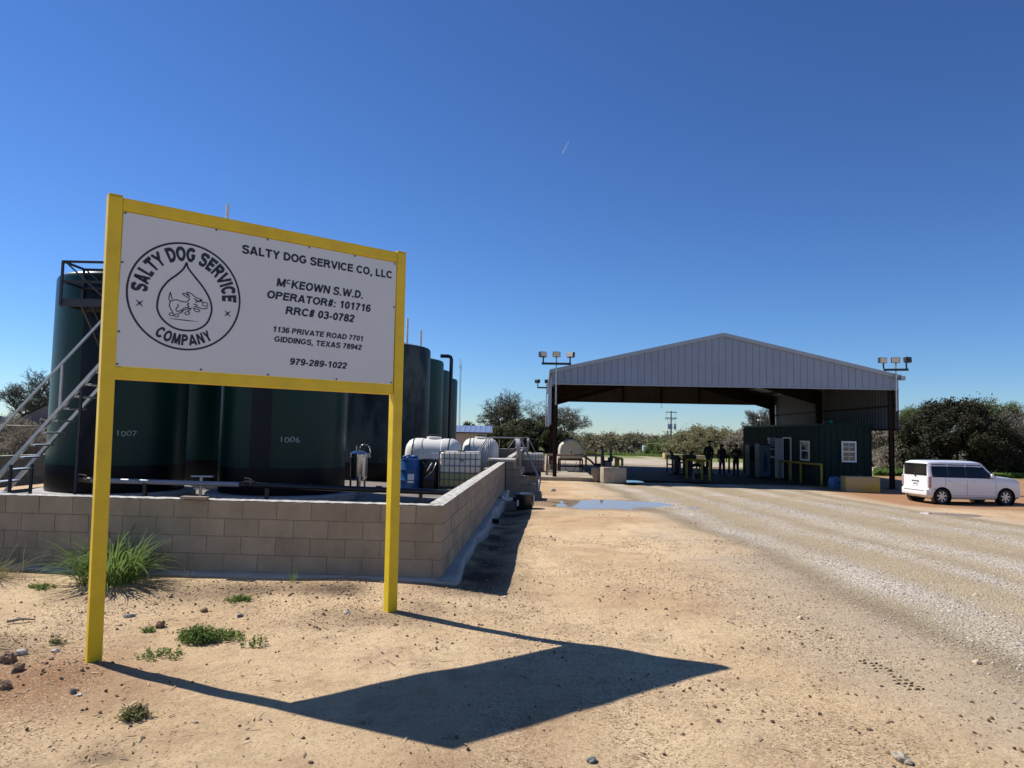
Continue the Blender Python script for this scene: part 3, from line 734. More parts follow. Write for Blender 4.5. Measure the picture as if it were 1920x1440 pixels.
# block capitals drawn as strokes, cap height 1: (advance width, strokes)
def _arc(cx, cy, rx, ry, a0, a1, n=14):
    return [(cx + rx * math.cos(math.radians(a0 + (a1 - a0) * k / n)), cy + ry * math.sin(math.radians(a0 + (a1 - a0) * k / n))) for k in range(n + 1)]
SWD = 0.228
h_ = SWD / 2
LET = {
 'I': (.22, [[(.11, 0), (.11, 1)]]),
 'L': (.66, [[(h_ + .02, 1), (h_ + .02, h_), (.64, h_)]]),
 'T': (.74, [[(0, 1 - h_), (.74, 1 - h_)], [(.37, 1 - h_), (.37, 0)]]),
 'E': (.72, [[(.70, 1 - h_), (h_ + .02, 1 - h_), (h_ + .02, h_), (.70, h_)], [(h_, .53), (.65, .53)]]),
 'F': (.66, [[(.66, 1 - h_), (h_ + .02, 1 - h_), (h_ + .02, 0)], [(h_, .52), (.58, .52)]]),
 'H': (.78, [[(h_, 0), (h_, 1)], [(.78 - h_, 0), (.78 - h_, 1)], [(h_, .53), (.78 - h_, .53)]]),
 'A': (.86, [[(.09, 0), (.43, .98), (.77, 0)], [(.2, .28), (.66, .28)]]),
 'V': (.82, [[(.08, 1), (.41, .02), (.74, 1)]]),
 'W': (1.16, [[(.08, 1), (.32, .03), (.58, .93), (.84, .03), (1.08, 1)]]),
 'M': (.94, [[(h_, 0), (h_, .97), (.47, .08), (.94 - h_, .97), (.94 - h_, 0)]]),
 'N': (.80, [[(h_, 0), (h_, .97), (.80 - h_, .03), (.80 - h_, 1)]]),
 'K': (.82, [[(h_, 0), (h_, 1)], [(.72, 1), (.13, .40)], [(.30, .58), (.75, 0)]]),
 'X': (.78, [[(.09, 1), (.69, 0)], [(.69, 1), (.09, 0)]]),
 'Y': (.78, [[(.08, 1), (.39, .46), (.70, 1)], [(.39, .5), (.39, 0)]]),
 'D': (.80, [[(.30, h_), (h_ + .01, h_), (h_ + .01, 1 - h_), (.30, 1 - h_)] + _arc(.34, .5, .36, .5 - h_, 90, -90) + [(.30, h_)]]),
 'P': (.74, [[(h_, 0), (h_, 1 - h_)] + _arc(.42, .70, .22, .30 - h_, 90, -90) + [(h_, .49)]]),
 'R': (.82, [[(h_, 0), (h_, 1 - h_)] + _arc(.44, .71, .22, .29 - h_, 90, -90) + [(h_, .51)], [(.40, .50), (.55, .40), (.75, 0)]]),
 'O': (.86, [_arc(.43, .5, .335, .5 - h_ + .01, 90, 450, 28)]),
 'C': (.80, [_arc(.43, .5, .335, .5 - h_ + .01, 38, 322, 24)]),
 'G': (.86, [_arc(.43, .5, .335, .5 - h_ + .01, 42, 318, 24) + [(.72, .20), (.72, .46), (.46, .46)]]),
 'S': (.74, [catmull([(.66, .74), (.56, .87), (.37, .91), (.17, .85), (.10, .72), (.18, .59), (.38, .52), (.57, .45), (.65, .30), (.57, .14), (.37, .08), (.16, .13), (.07, .28)], False, 5)]),
 '0': (.60, [_arc(.30, .5, .205, .5 - h_ + .01, 90, 450, 24)]),
 '1': (.60, [[(.36, 0), (.36, 1)], [(.36, .92), (.24, .80), (.10, .72)]]),
 '2': (.60, [catmull([(.08, .70), (.16, .87), (.31, .92), (.46, .85), (.50, .70), (.42, .52), (.24, .33), (.12, .16)], False, 5) + [(.12, h_), (.54, h_)]]),
 '3': (.60, [catmull([(.08, .76), (.17, .88), (.31, .92), (.44, .84), (.45, .67), (.35, .56), (.24, .54)], False, 4), catmull([(.24, .54), (.40, .52), (.50, .40), (.49, .22), (.38, .10), (.28, .08), (.14, .13), (.07, .27)], False, 4)]),
 '4': (.60, [[(.58, .29), (.04, .29), (.40, .95), (.40, 0)]]),
 '6': (.60, [catmull([(.50, .78), (.42, .89), (.30, .92), (.16, .83), (.09, .62), (.09, .36), (.15, .15), (.30, .08), (.45, .15), (.51, .32), (.45, .50), (.30, .57), (.16, .50), (.10, .38)], False, 4)]),
 '7': (.60, [[(.04, 1 - h_), (.53, 1 - h_), (.36, .62), (.24, .30), (.21, 0)]]),
 '8': (.60, [_arc(.30, .72, .17, .19, 90, 450, 18), _arc(.30, .31, .21, .23, 90, 450, 20)]),
 '9': (.60, [catmull([(.10, .22), (.18, .11), (.30, .08), (.44, .17), (.51, .38), (.51, .64), (.45, .85), (.30, .92), (.15, .85), (.09, .68), (.15, .50), (.30, .43), (.44, .50), (.50, .62)], False, 4)]),
 '#': (.60, [[(.14, 0), (.26, 1)], [(.36, 0), (.48, 1)], [(.02, .32), (.56, .32)], [(.04, .68), (.58, .68)]]),
 '-': (.36, [[(.03, .36), (.33, .36)]]),
 '.': (.28, [[(.14, 0), (.14, .19)]]),
 ',': (.28, [[(.15, .19), (.14, 0), (.08, -.16)]]),
 ':': (.30, [[(.15, 0), (.15, .19)], [(.15, .52), (.15, .71)]]),
 ' ': (.28, []),
}
def layout(text, gap=.075, swx=1.0):
    """list of outline quads for the text, x from 0, cap height 1"""
    x = 0; V = []; Fs = []
    for ch in text:
        w, st_ = LET[ch]
        parts_ = []
        for s_ in st_:
            cur = [s_[0]]
            for q0, q1, q2 in zip(s_[:-2], s_[1:-1], s_[2:]):
                cur.append(q1); d1 = np.subtract(q1, q0); d2 = np.subtract(q2, q1)
                if d1 @ d2 / (np.linalg.norm(d1) * np.linalg.norm(d2) + 1e-9) < -.1: parts_.append(cur); cur = [q1]
            cur.append(s_[-1]); parts_.append(cur)
        for s_ in parts_:
            pts = [np.array((x + p[0], p[1])) for p in s_]
            closed = len(pts) > 6 and np.linalg.norm(pts[0] - pts[-1]) < 1e-6
            if closed: pts = pts[:-1]
            n = len(pts); base = len(V); W2 = SWD * swx * (0.8 if ch == '#' else 1) / 2
            for i in range(n):
                a = pts[(i - 1) % n] if (closed or i > 0) else None; b = pts[(i + 1) % n] if (closed or i < n - 1) else None
                d1 = (pts[i] - a) if a is not None else (b - pts[i]); d2 = (b - pts[i]) if b is not None else d1
                d1 = d1 / np.linalg.norm(d1); d2 = d2 / np.linalg.norm(d2)
                t = d1 + d2; t = t / (np.linalg.norm(t) + 1e-9); m_ = np.array([-t[1], t[0]])
                k = min(1 / max(0.25, float(m_ @ np.array([-d1[1], d1[0]]))), 3.0)
                V.append(pts[i] + m_ * W2 * k); V.append(pts[i] - m_ * W2 * k)
            for i in range(n if closed else n - 1):
                j = (i + 1) % n; Fs.append((base + 2 * i, base + 2 * j, base + 2 * j + 1, base + 2 * i + 1))
        x += w + gap
    V = np.array(V)
    V[:, 1] = np.where(V[:, 1] > 1.02, 1.02, V[:, 1])
    k = V[:, 1] < -.02
    if ',' not in text: V[k, 1] = -.02
    return V, Fs
_txt_cache = {}
def glyphs(text, bold=0.0, res=4):
    cu = bpy.data.curves.new('t', 'FONT'); cu.body = text; cu.size = 1; cu.offset = bold; cu.resolution_u = res
    o = bpy.data.objects.new('t', cu); COL.objects.link(o)
    dg = bpy.context.evaluated_depsgraph_get(); dg.update()
    me = bpy.data.meshes.new_from_object(o.evaluated_get(dg))
    V = np.array([v.co[:2] for v in me.vertices]); Fs = [tuple(p.vertices) for p in me.polygons]
    bpy.data.objects.remove(o); bpy.data.meshes.remove(me); bpy.data.curves.remove(cu)
    return V, Fs
CAPV, _ = glyphs('H', 0.02); CAP0, CAP1 = CAPV[:, 1].min(), CAPV[:, 1].max()
def flat_text(mb, text, u0, u1, v0, cap, slant=.12, put=None):
    V, Fs = layout(text)
    V[:, 0] += slant * V[:, 1]
    x0, x1 = V[:, 0].min(), V[:, 0].max()
    U = u0 + (V[:, 0] - x0) / (x1 - x0) * (u1 - u0)
    W_ = v0 + V[:, 1] * cap
    mb.add([put(a, b) for a, b in zip(U, W_)], Fs)
def on_panel(u, v): return (u, PF - 0.0015, HB + v)
def text_part(name, items):
    mb = MB()
    for it in items: flat_text(mb, *it, put=on_panel)
    return mb.build(name, M['ink'], panel, fix=False)
text_part('lettering', [('SALTY DOG SERVICE CO, LLC', 0.923, 2.386, 1.044, 0.075, 0.0)])
text_part('lettering', [('M', 1.236, 1.324, 0.803, 0.076), ('C', 1.326, 1.364, 0.836, 0.043), ('KEOWN S.W.D.', 1.370, 2.079, 0.803, 0.076)])
text_part('lettering', [('OPERATOR#: 101716', 1.157, 2.168, 0.686, 0.071)])
text_part('lettering', [('RRC# 03-0782', 1.327, 2.000, 0.566, 0.072)])
text_part('lettering', [('1136 PRIVATE ROAD 7701', 1.227, 2.096, 0.397, 0.050)])
text_part('lettering', [('GIDDINGS, TEXAS 78942', 1.239, 2.086, 0.311, 0.051)])
text_part('lettering', [('979-289-1022', 1.386, 1.941, 0.121, 0.059)])
# round emblem
def stroke(mb, pts, w, put, closed=False, taper=False):
    pts = [np.array(p, float) for p in pts]; n = len(pts); L_ = []; Rr = []
    for i in range(n):
        a = pts[(i - 1) % n] if (closed or i > 0) else pts[i]; b = pts[(i + 1) % n] if (closed or i < n - 1) else pts[i]
        d = b - a; d = d / (np.linalg.norm(d) + 1e-9); m_ = np.array([-d[1], d[0]])
        ww = w * (math.sin(math.pi * i / (n - 1)) * 0.85 + 0.15 if taper else 1)
        L_.append(pts[i] + m_ * ww / 2); Rr.append(pts[i] - m_ * ww / 2)
    vs = [put(*p) for p in L_] + [put(*p) for p in Rr]
    fs = [(i, (i + 1) % n, n + (i + 1) % n, n + i) for i in range(n if closed else n - 1)]
    mb.add(vs, fs)
EC = (0.493, 0.610)
mb = MB()
stroke(mb, [(EC[0] + 0.432 * math.cos(t), EC[1] + 0.434 * math.sin(t)) for t in np.linspace(0, 2 * math.pi, 120, endpoint=False)], 0.016, on_panel, True)
drop = [(.500, .845), (.548, .788), (.613, .716), (.668, .636), (.695, .565), (.697, .495), (.663, .405), (.590, .348), (.500, .331), (.410, .346), (.328, .402), (.288, .470), (.284, .540), (.303, .630), (.353, .713), (.420, .780), (.465, .835)]
dc = catmull([(.486, .890)] + drop + [(.486, .890)], False, 6)
stroke(mb, dc, 0.0155, on_panel)
def arc_text(text, r0, r1, a0, a1, top, bold):
    V, Fs = layout(text, .12, bold)
    # insert rows so long strokes bend: not needed for narrow letters
    x0, x1 = V[:, 0].min(), V[:, 0].max()
    t = (V[:, 0] - x0) / (x1 - x0); h = V[:, 1]
    a = np.radians(a0 + (a1 - a0) * t); rr = r0 + (r1 - r0) * h
    mb.add([on_panel(EC[0] + r_ * math.cos(b_), EC[1] + r_ * math.sin(b_)) for r_, b_ in zip(rr, a)], Fs)
arc_text('SALTY DOG SERVICE', 0.288, 0.405, 181, 0, True, 1.15)
arc_text('COMPANY', 0.402, 0.312, 236, 305, False, 1.1)
for sx_, sy_ in ((0.155, 0.510), (0.829, 0.509)):
    pts = []
    for k in range(8):
        a = math.pi / 4 * k + math.pi / 4; r_ = 0.042 if k % 2 == 0 else 0.009
        pts.append((sx_ + r_ * math.cos(a), sy_ + r_ * math.sin(a)))
    mb.add([on_panel(*p) for p in [(sx_, sy_)] + pts], [(0, 1 + k, 1 + (k + 1) % 8) for k in range(8)])
dogs = [
    [(1262, 428), (1255, 455), (1252, 478), (1262, 500)], [(1262, 428), (1270, 455), (1278, 484)],
    [(1262, 500), (1280, 491), (1310, 486), (1345, 498), (1388, 504)],
    [(1262, 500), (1256, 528), (1268, 556), (1284, 582)],
    [(1320, 515), (1322, 535), (1306, 558), (1315, 572), (1345, 566), (1372, 548), (1400, 545)],
    [(1345, 578), (1372, 562), (1402, 556), (1430, 548)], [(1395, 575), (1420, 560)],
    [(1388, 504), (1400, 492), (1408, 478), (1378, 460), (1354, 440), (1385, 444), (1410, 466), (1388, 430), (1425, 444), (1455, 468), (1500, 488)],
    [(1395, 508), (1404, 516), (1392, 526), (1404, 535), (1400, 548), (1418, 552)],
    [(1440, 478), (1462, 488), (1478, 502)], [(1478, 502), (1502, 484)], [(1500, 490), (1512, 508)],
    [(1440, 545), (1455, 535), (1472, 545), (1500, 552), (1534, 556), (1546, 540)],
    [(1438, 520), (1458, 522), (1468, 538)],
    [(1440, 552), (1452, 572), (1478, 578), (1486, 566), (1462, 556), (1440, 552)],
    [(1330, 580), (1334, 592)], [(1340, 578), (1345, 590)], [(1354, 572), (1358, 584)],
]
def dpx(p): return uv(p[0] / 4, p[1] / 4 + 440)
for k, s_ in enumerate(dogs): stroke(mb, catmull([dpx(p) for p in s_], False, 4), 0.0078, on_panel)
for cx_, cy_, rx_, ry_ in ((1272, 595, 17, 11), (1311, 603, 17, 11), (1392, 588, 19, 11), (1527, 522, 21, 14), (1464, 499, 8, 7), (1490, 498, 6, 7)):
    stroke(mb, [dpx((cx_ + rx_ * math.cos(t), cy_ + ry_ * math.sin(t))) for t in np.linspace(0, 2 * math.pi, 20, endpoint=False)], 0.007, on_panel, True)
stroke(mb, [dpx((1248 + 232 * t, 625 + 27 * t)) for t in np.linspace(0, 1, 12)], 0.008, on_panel, False, True)
mb.build('emblem', M['ink'], panel, fix=False)

# ------------------------------------------------------------------ block wall
wall = thing('block_wall', 'low grey concrete block containment wall around the green tanks', 'wall', (WALLX, WALLY, 0), -WYAW)
# local frame: x along the front (negative = left), y back along the side; outer corner at 0,0
WB = 0.13; CH = 0.203; NC = 4; WT = WB + CH * NC; TH = 0.20
def block_run(p0, p1, out, ncourse=NC, z0=WB, seed=0, off=0.0, name='wall_section'):
    """blocks along p0->p1; out = outward normal; grout core and blocks"""
    rr = random.Random(seed); p0 = Vector(p0); p1 = Vector(p1); d = p1 - p0; Ln = d.length; d.normalize(); out = Vector(out)
    V = []; Fc = []; mi = []; tone = []
    def box(a, b, t0, t1, z0_, z1_, m_, tn):
        n = len(V)
        for s_ in (a, b):
            for t_ in (t0, t1):
                for z_ in (z0_, z1_):
                    q = p0 + d * s_ - out * t_; V.append((q.x, q.y, z_)); tone.append(tn)
        for f in [(0, 1, 3, 2), (4, 6, 7, 5), (0, 4, 5, 1), (2, 3, 7, 6), (0, 2, 6, 4), (1, 5, 7, 3)]:
            Fc.append(tuple(i + n for i in f)); mi.append(m_)
    box(0.006, Ln - 0.006, 0.0045, TH - 0.006, z0, z0 + ncourse * CH - 0.004, 1, .5)
    for c in range(ncourse):
        s_ = -0.203 * (c % 2) - off
        while s_ < Ln:
            a, b = max(s_, 0), min(s_ + 0.406, Ln)
            if b - a > 0.03:
                j = 0.005
                pr = rr.uniform(-0.0018, 0.0018)
                box(a + (j if a > 0 else 0), b - (j if b < Ln else 0), pr, TH, z0 + c * CH + 0.005, z0 + (c + 1) * CH - 0.005 * (c < ncourse - 1), 0, rr.random())
            s_ += 0.406
    # grout cap strip, uneven
    n = len(V); k = int(Ln / 0.05) + 1
    for i in range(k + 1):
        s_ = Ln * i / k
        for j_, t_ in enumerate((0.004, 0.05, 0.10, 0.15, TH - .004)):
            q = p0 + d * s_ - out * t_
            hz = (rr.random() * 0.006 if j_ in (0, 4) else rr.random() * 0.012) + 0.003
            V.append((q.x, q.y, z0 + ncourse * CH + hz)); tone.append(.5)
    for i in range(k):
        for j_ in range(4):
            Fc.append((n + i * 5 + j_, n + i * 5 + j_ + 1, n + (i + 1) * 5 + j_ + 1, n + (i + 1) * 5 + j_)); mi.append(2)
    o = np_mesh(name, V, Fc, [M['cmu'], M['mortar'], M['walltop']], wall, attr=dict(tone=tone), mi=mi)
    bm = bmesh.new(); bm.from_mesh(o.data); bmesh.ops.recalc_face_normals(bm, faces=bm.faces); bm.to_mesh(o.data); bm.free()
    return o
block_run((-13.0, 0, 0), (0, 0, 0), (0, -1, 0), seed=1, off=0.1, name='front_section')
block_run((0, TH + .0, 0), (0, 31.5, 0), (1, 0, 0), seed=2, off=0.25, name='side_section')
block_run((0.0 - TH, 31.5, 0), (-13.0, 31.5, 0), (0, 1, 0), seed=3, name='back_section')
block_run((-13.0, 31.5, 0), (-13.0, TH, 0), (-1, 0, 0), seed=4, name='side_section')
block_run((-12.8, 14.6, 0), (-7.0, 14.6, 0), (0, -1, 0), seed=5, z0=WB - 0.05, name='inner_section')
# poured footing with a bulging edge
mb = MB()
rr = random.Random(4)
def footing(p0, p1, out):
    p0 = Vector(p0); p1 = Vector(p1); d = p1 - p0; n = int(d.length / 0.12); d.normalize(); out = Vector(out)
    vs = []; Ln = (p1 - p0).length
    for i in range(n + 1):
        s_ = Ln * i / n
        w = 0.125 + 0.03 * math.sin(s_ * 1.3 + 1) + 0.02 * math.sin(s_ * 3.1) + rr.uniform(-.006, .006)
        if s_ < 0.4 and out.x > 0: w = 0.19
        q = p0 + d * s_
        for t_, z_ in ((-0.05, WB + 0.004), (w * 0.72, WB - 0.004 + rr.uniform(-.004, .004)), (w * 0.93, WB - 0.022), (w, WB - 0.06), (w, WB - 0.3)):
            vs.append(q + out * t_ + Vector((0, 0, z_)))
    fs = [(i * 5 + j, i * 5 + j + 1, (i + 1) * 5 + j + 1, (i + 1) * 5 + j) for i in range(n) for j in range(4)]
    mb.add(vs, fs)
footing((0.0, -0.10, 0), (0.0, 31, 0), (1, 0, 0))
footing((-13, 0, 0), (0.185, 0, 0), (0, -1, 0))
mb.build('footing', M['concrete'], wall, smooth=True)
# floor inside
mb = MB(); mb.bx(-12.8, -0.2, 0.2, 31.3, -0.3, 0.045)
inner = mb.build('containment_slab', M['slab']); inner.location = (WALLX, WALLY, 0); inner.rotation_euler = (0, 0, -WYAW)
tag(inner, 'stained concrete floor inside the block wall', 'slab', kind='structure')
def wl_(x, y, z=0.0):
    c, s_ = math.cos(-WYAW), math.sin(-WYAW)
    return Vector((WALLX + x * c - y * s_, WALLY + x * s_ + y * c, z))
p = at(363, 934, 8.42)
mb = MB(); mb.rbox((0, 0, 0.016), (0.31, 0.09, 0.032), 0.003)
o = mb.build('wood_offcut', M['wood']); o.location = (p.x, 8.45, WT + 0.012); o.rotation_euler = (0, 0, -0.1)
tag(o, 'short weathered board lying on top of the block wall', 'board')

# ------------------------------------------------------------------ tall tanks
RINGZ = 0.25
def tall_tank(cx, cy, r, ztop, label, m, strip=None, group='tall green fibreglass tanks', roofm='roofgrey', ring=True):
    t = thing('storage_tank', label, 'tank', (cx, cy, 0), 0, group)
    z0 = RINGZ if ring else 0.05
    mb = MB()
    prof = [(r * 0.995, z0), (r, z0 + 0.03), (r, z0 + 0.62)]
    mb.lathe(prof, n=96); mb.build('base_band', M['skirt'], t, smooth=True, auto=40)
    mb = MB(); H = ztop
    prof = [(r, z0 + 0.621)] + [(r, z0 + 0.62 + (H - z0 - 0.74) * k / 6) for k in range(1, 7)] + [(r - 0.012, H - 0.07), (r - 0.05, H - 0.02), (r - 0.11, H)]
    mb.lathe(prof, n=96); sh = mb.build('shell', M[m], t, smooth=True, auto=50)
    mb = MB(); prof = [(r - 0.112, H + 0.002), (r * 0.6, H + 0.14), (r * 0.25, H + 0.24), (0.2, H + 0.26)]
    mb.lathe(prof, n=64); mb.build('roof', M[roofm], t, smooth=True, auto=40)
    mb = MB(); mb.lathe([(0.2, H + 0.255), (0.2, H + 0.34), (0.16, H + 0.36)], n=24); mb.build('hatch', M['darksteel'], t, smooth=True, auto=40)
    if strip:
        a0, a1 = strip
        mb = MB(); n = 8
        for k in range(n):
            a, b = a0 + (a1 - a0) * k / n, a0 + (a1 - a0) * (k + 1) / n
            q = r + 0.004
            mb.quad((q * math.cos(a), q * math.sin(a), z0 + 0.60), (q * math.cos(b), q * math.sin(b), z0 + 0.60), (q * math.cos(b), q * math.sin(b), H - 0.15), (q * math.cos(a), q * math.sin(a), H - 0.15))
        mb.build('sight_strip', M['strip'], t, smooth=True)
    if ring:
        # the concrete ring it stands on
        mb = MB(); R_ = r + 0.27
        mb.lathe([(R_, 0.02), (R_ + .01, 0.2), (R_ - 0.02, RINGZ - 0.012), (r * 0.5, RINGZ - 0.012)], n=64, cap=False)
        o = mb.build('tank_ring', M['concrete'], None, smooth=True, auto=40); o.location = (cx, cy, 0)
        tag(o, 'round concrete base ring under the ' + ('dark green tank behind the steel stair' if '1007' in label else 'dark green tank right below the sign board' if '1006' in label else 'dark tank in the gap'), 'base ring', 'concrete rings under tanks')
    return t, sh
def tank_text(t, r, text, ang, z, hgt, wid, m):
    mb = MB(); V, Fs = glyphs(text, 0.0)
    x0, x1 = V[:, 0].min(), V[:, 0].max(); y0, y1 = V[:, 1].min(), V[:, 1].max()
    out = []
    for x_, y_ in V:
        u = ((x_ - x0) / (x1 - x0) - 0.5) * wid; a = ang + u / r
        out.append(((r + .005) * math.cos(a), (r + .005) * math.sin(a), z + (y_ - y0) / (y1 - y0) * hgt + 0.01 * math.sin(u * 23)))
    mb.add(out, Fs); return mb.build('number', m, t, fix=False)
M['chalk'] = mat('chalk_white', (0.42, 0.48, 0.45), 0.9, var=0.5, vscale=20)
TR = 1.525
def front_ang(cx, cy): return math.atan2(-cy, -cx)      # towards the camera
TA = (-9.72, 17.95); TB = (-5.72, 18.25)
a = front_ang(*TA)
t1, s1 = tall_tank(*TA, TR, 5.36, 'tall dark green tank with number 1007 and the steel stair in front', 'green', strip=(a - 0.60, a - 0.27))
tank_text(s1, TR, '1007', a + 0.10, 1.55, 0.125, 0.40, M['chalk'])
a = front_ang(*TB)
t2, s2 = tall_tank(*TB, TR, 5.36, 'tall dark green tank with number 1006 under the sign board', 'green', strip=(a - 0.52, a - 0.20))
tank_text(s2, TR, '1006', a + 0.09, 1.48, 0.125, 0.43, M['chalk'])
tall_tank(-8.75, 22.2, 1.525, 5.2, 'dark tank standing in the gap behind the two numbered tanks', 'green')
tall_tank(-4.93, 27.0, 1.83, 4.92, 'large tank with mottled grey weathered shell right of the sign', 'patchy', ring=False)
for (y_, x_, zt, lab) in ((31.1, -4.78, 4.86, 'faded green tank just behind the mottled grey tank'), (35.2, -4.84, 4.78, 'faded green tank third along the row, beside the overhead black pipe'), (39.0 + .8, -4.82, 4.72, 'farthest faded green tank at the end of the row')):
    tall_tank(x_, y_, 1.80, zt, lab, 'green2', ring=False)
# vent pipes on tank tops
def vent(px, py, Y, zb, label):
    p = at(px, py, Y); mb = MB(); mb.tube((p.x, p.y, zb), (p.x, p.y, p.z), 0.045, n=10); mb.tube((p.x, p.y, zb - .01), (p.x, p.y, zb + .05), 0.075, n=10)
    o = mb.build('vent_pipe', M['pvc'], smooth=True, auto=40); tag(o, label, 'vent pipe', 'white vent pipes on the tanks')
vent(427, 383, 20.9, 5.3, 'white vent pipe standing up above the top edge of the sign')
vent(764.5, 597, 27.0, 5.0, 'taller white vent pipe on the mottled grey tank')
vent(789.5, 620, 27.3, 4.98, 'shorter white vent pipe on the mottled grey tank')
# overhead black pipe
p = at(826, 667.5, 33.2); q = at(846.5, 668, 33.2); b_ = at(843, 840, 33.2)
mb = MB(); mb.path([p, q - Vector((.14, 0, 0)), q - Vector((.04, 0, .04)), q - Vector((0, 0, .14)), Vector((q.x, q.y, 0.05))], 0.085, 12)
tag(mb.build('overhead_pipe', M['blackpipe'], smooth=True, auto=40), 'black pipe bending down between the far green tanks', 'pipe')

# ------------------------------------------------------------------ steel stair and walkway
st = thing('steel_stair', 'steep galvanised steel stair rising in front of the tanks', 'stair', (0, 0, 0))
ys0, ys1 = 15.15, 15.85
slope = 1.2
xb = -11.2; zb = 0.05
def sx(z): return xb + (z - zb) / slope
zt = 4.5
for y_ in (ys0, ys1):
    mb = MB(); mb.sq((sx(zb), y_, zb), (sx(zt), y_, zt), 0.05, 0.09, up=(0, 1, 0)); 
    mb.sq((sx(zb) - .05, y_ + 0.03, zb + .03), (sx(zt) - .05, y_ + .03, zt + .03), 0.035, 0.012, up=(0, 1, 0))
    mb.build('stringer', M['galv'], st)
z = zb + 0.26
while z < zt - 0.1:
    mb = MB(); mb.bx(sx(z) - 0.10, sx(z) + 0.13, ys0 + .03, ys1 - .03, z - 0.035, z)
    mb.build('tread', M['galv'], st); z += 0.262
mb = MB(); mb.sq((sx(zb) - 0.1, ys0 - .02, zb + 0.92), (sx(zt) + .05, ys0 - .02, zt + 0.98), 0.045)
hr = mb.build('handrail', M['galv'], st)
for z in (0.6, 2.1, 3.6):
    mb = MB(); mb.sq((sx(z), ys0 - .012, z), (sx(z), ys0 - .012, z + 0.95), 0.04); mb.build('rail_post', M['galv'], hr)
for xx_, y_ in ((sx(0.95), ys0 + 0.02), (sx(0.95), ys1 - .02), (sx(2.6), ys0 + .02), (sx(2.6), ys1 - .02)):
    ztop_ = zb + (xx_ - xb) * slope - 0.04
    mb = MB(); mb.sq((xx_, y_, 0.05), (xx_, y_, ztop_), 0.05); mb.build('support_leg', M['darksteel'], st)
wk = thing('walkway', 'dark steel catwalk with railings along the tops of the front tanks', 'walkway', (0, 0, 0))
wx0, wx1, wy0, wy1, wz = -9.93, -4.2, 15.62, 16.40, 4.52
mb = MB()
mb.bx(wx0, wx1, wy0, wy0 + .05, wz - .15, wz); mb.bx(wx0, wx1, wy1 - .05, wy1, wz - .15, wz)
x_ = wx0 + .03
while x_ < wx1: mb.bx(x_ - .02, x_ + .02, wy0 + .052, wy1 - .052, wz - .12, wz - .03); x_ += .6
mb.build('frame', M['darksteel'], wk)
mb = MB(); mb.bx(wx0 + .01, wx1 - .01, wy0 + .01, wy1 - .01, wz + .002, wz + 0.03); mb.build('deck', M['darksteel'], wk)
def slotted(mb, p0, p1, w=0.045):
    mb.sq(p0, p1, w, 0.012); mb.sq(Vector(p0) + Vector((0, .016, -.02)), Vector(p1) + Vector((0, .016, -.02)), 0.012, w)
mb = MB()
for y_ in (wy0, wy1):
    for dz in (0.86, 0.42): slotted(mb, (wx0, y_, wz + dz), (wx1, y_, wz + dz))
slotted(mb, (wx0, wy0, wz + .865), (wx0, wy1, wz + .865)); slotted(mb, (wx0, wy0, wz + .425), (wx0, wy1, wz + .425))
mb.sq((wx0 + .06, wy0 + .01, wz + .84), (wx0 + .95, wy0 + .01, wz + .05), .03); mb.sq((wx0 + .05, wy1 - .01, wz + .84), (wx0 + .95, wy1 - .01, wz + .1), .03)
mb.build('railing', M['darksteel'], wk)
x_ = wx0 + 0.0
while x_ < wx1 + .1:
    for y_ in (wy0, wy1):
        mb = MB(); mb.sq((x_ + .01, y_, wz - .12), (x_ + .01, y_, wz + .85), .045); mb.build('rail_post', M['darksteel'], wk)
    x_ += 1.42
for x_ in (wx0 + .45, -7.8, -5.7):
    mb = MB(); mb.sq((x_, wy0 + .05, wz - .13), (x_ + .25, wy1 + .15, wz - 1.5), .045); mb.sq((x_ + .2, wy0 + .1, wz - .13), (x_ + .45, wy1 + .2, wz - 1.5), .03)
    mb.build('brace', M['darksteel'], wk)

# ------------------------------------------------------------------ pipe run behind the wall
run = thing('pipe_run', 'horizontal pipe line on short legs behind the front block wall, white then black', 'pipe', (0, 0, 0))
zp = 0.63
pA, pB, pC, pD = at(172, 897, 15.3), at(452, 909.5, 14.9), at(466, 913, 14.9), at(868, 922, 14.2)
mb = MB(); mb.tube((pA.x, pA.y, zp), (pB.x, pB.y, zp), 0.052, n=14); mb.build('white_pipe', mat('shaded_white_pipe', (.34, .34, .35), .4, var=.2, vscale=5), run, smooth=True, auto=40)  # white pipe greyed: the tanks' shade is put into its colour
mb = MB(); mb.tube((pB.x - .02, pB.y, zp), (pD.x, pD.y, zp - .02), 0.056, n=14)
for k in (0.0, 0.30, 0.62): 
    q = Vector((pB.x, pB.y, zp)).lerp(Vector((pD.x, pD.y, zp)), k); mb.tube(q, q + (pD - pB).normalized() * .12, 0.066, n=14)
mb.build('black_pipe', M['blackpipe'], run, smooth=True, auto=40)
for px_, Y_ in ((271, 15.12), (500, 14.85), (789, 14.35)):
    q = at(px_, 920, Y_); mb = MB(); mb.sq((q.x, q.y + .02, 0.05), (q.x, q.y + .02, zp), 0.07); mb.build('support_leg', M['blackpipe'], run)
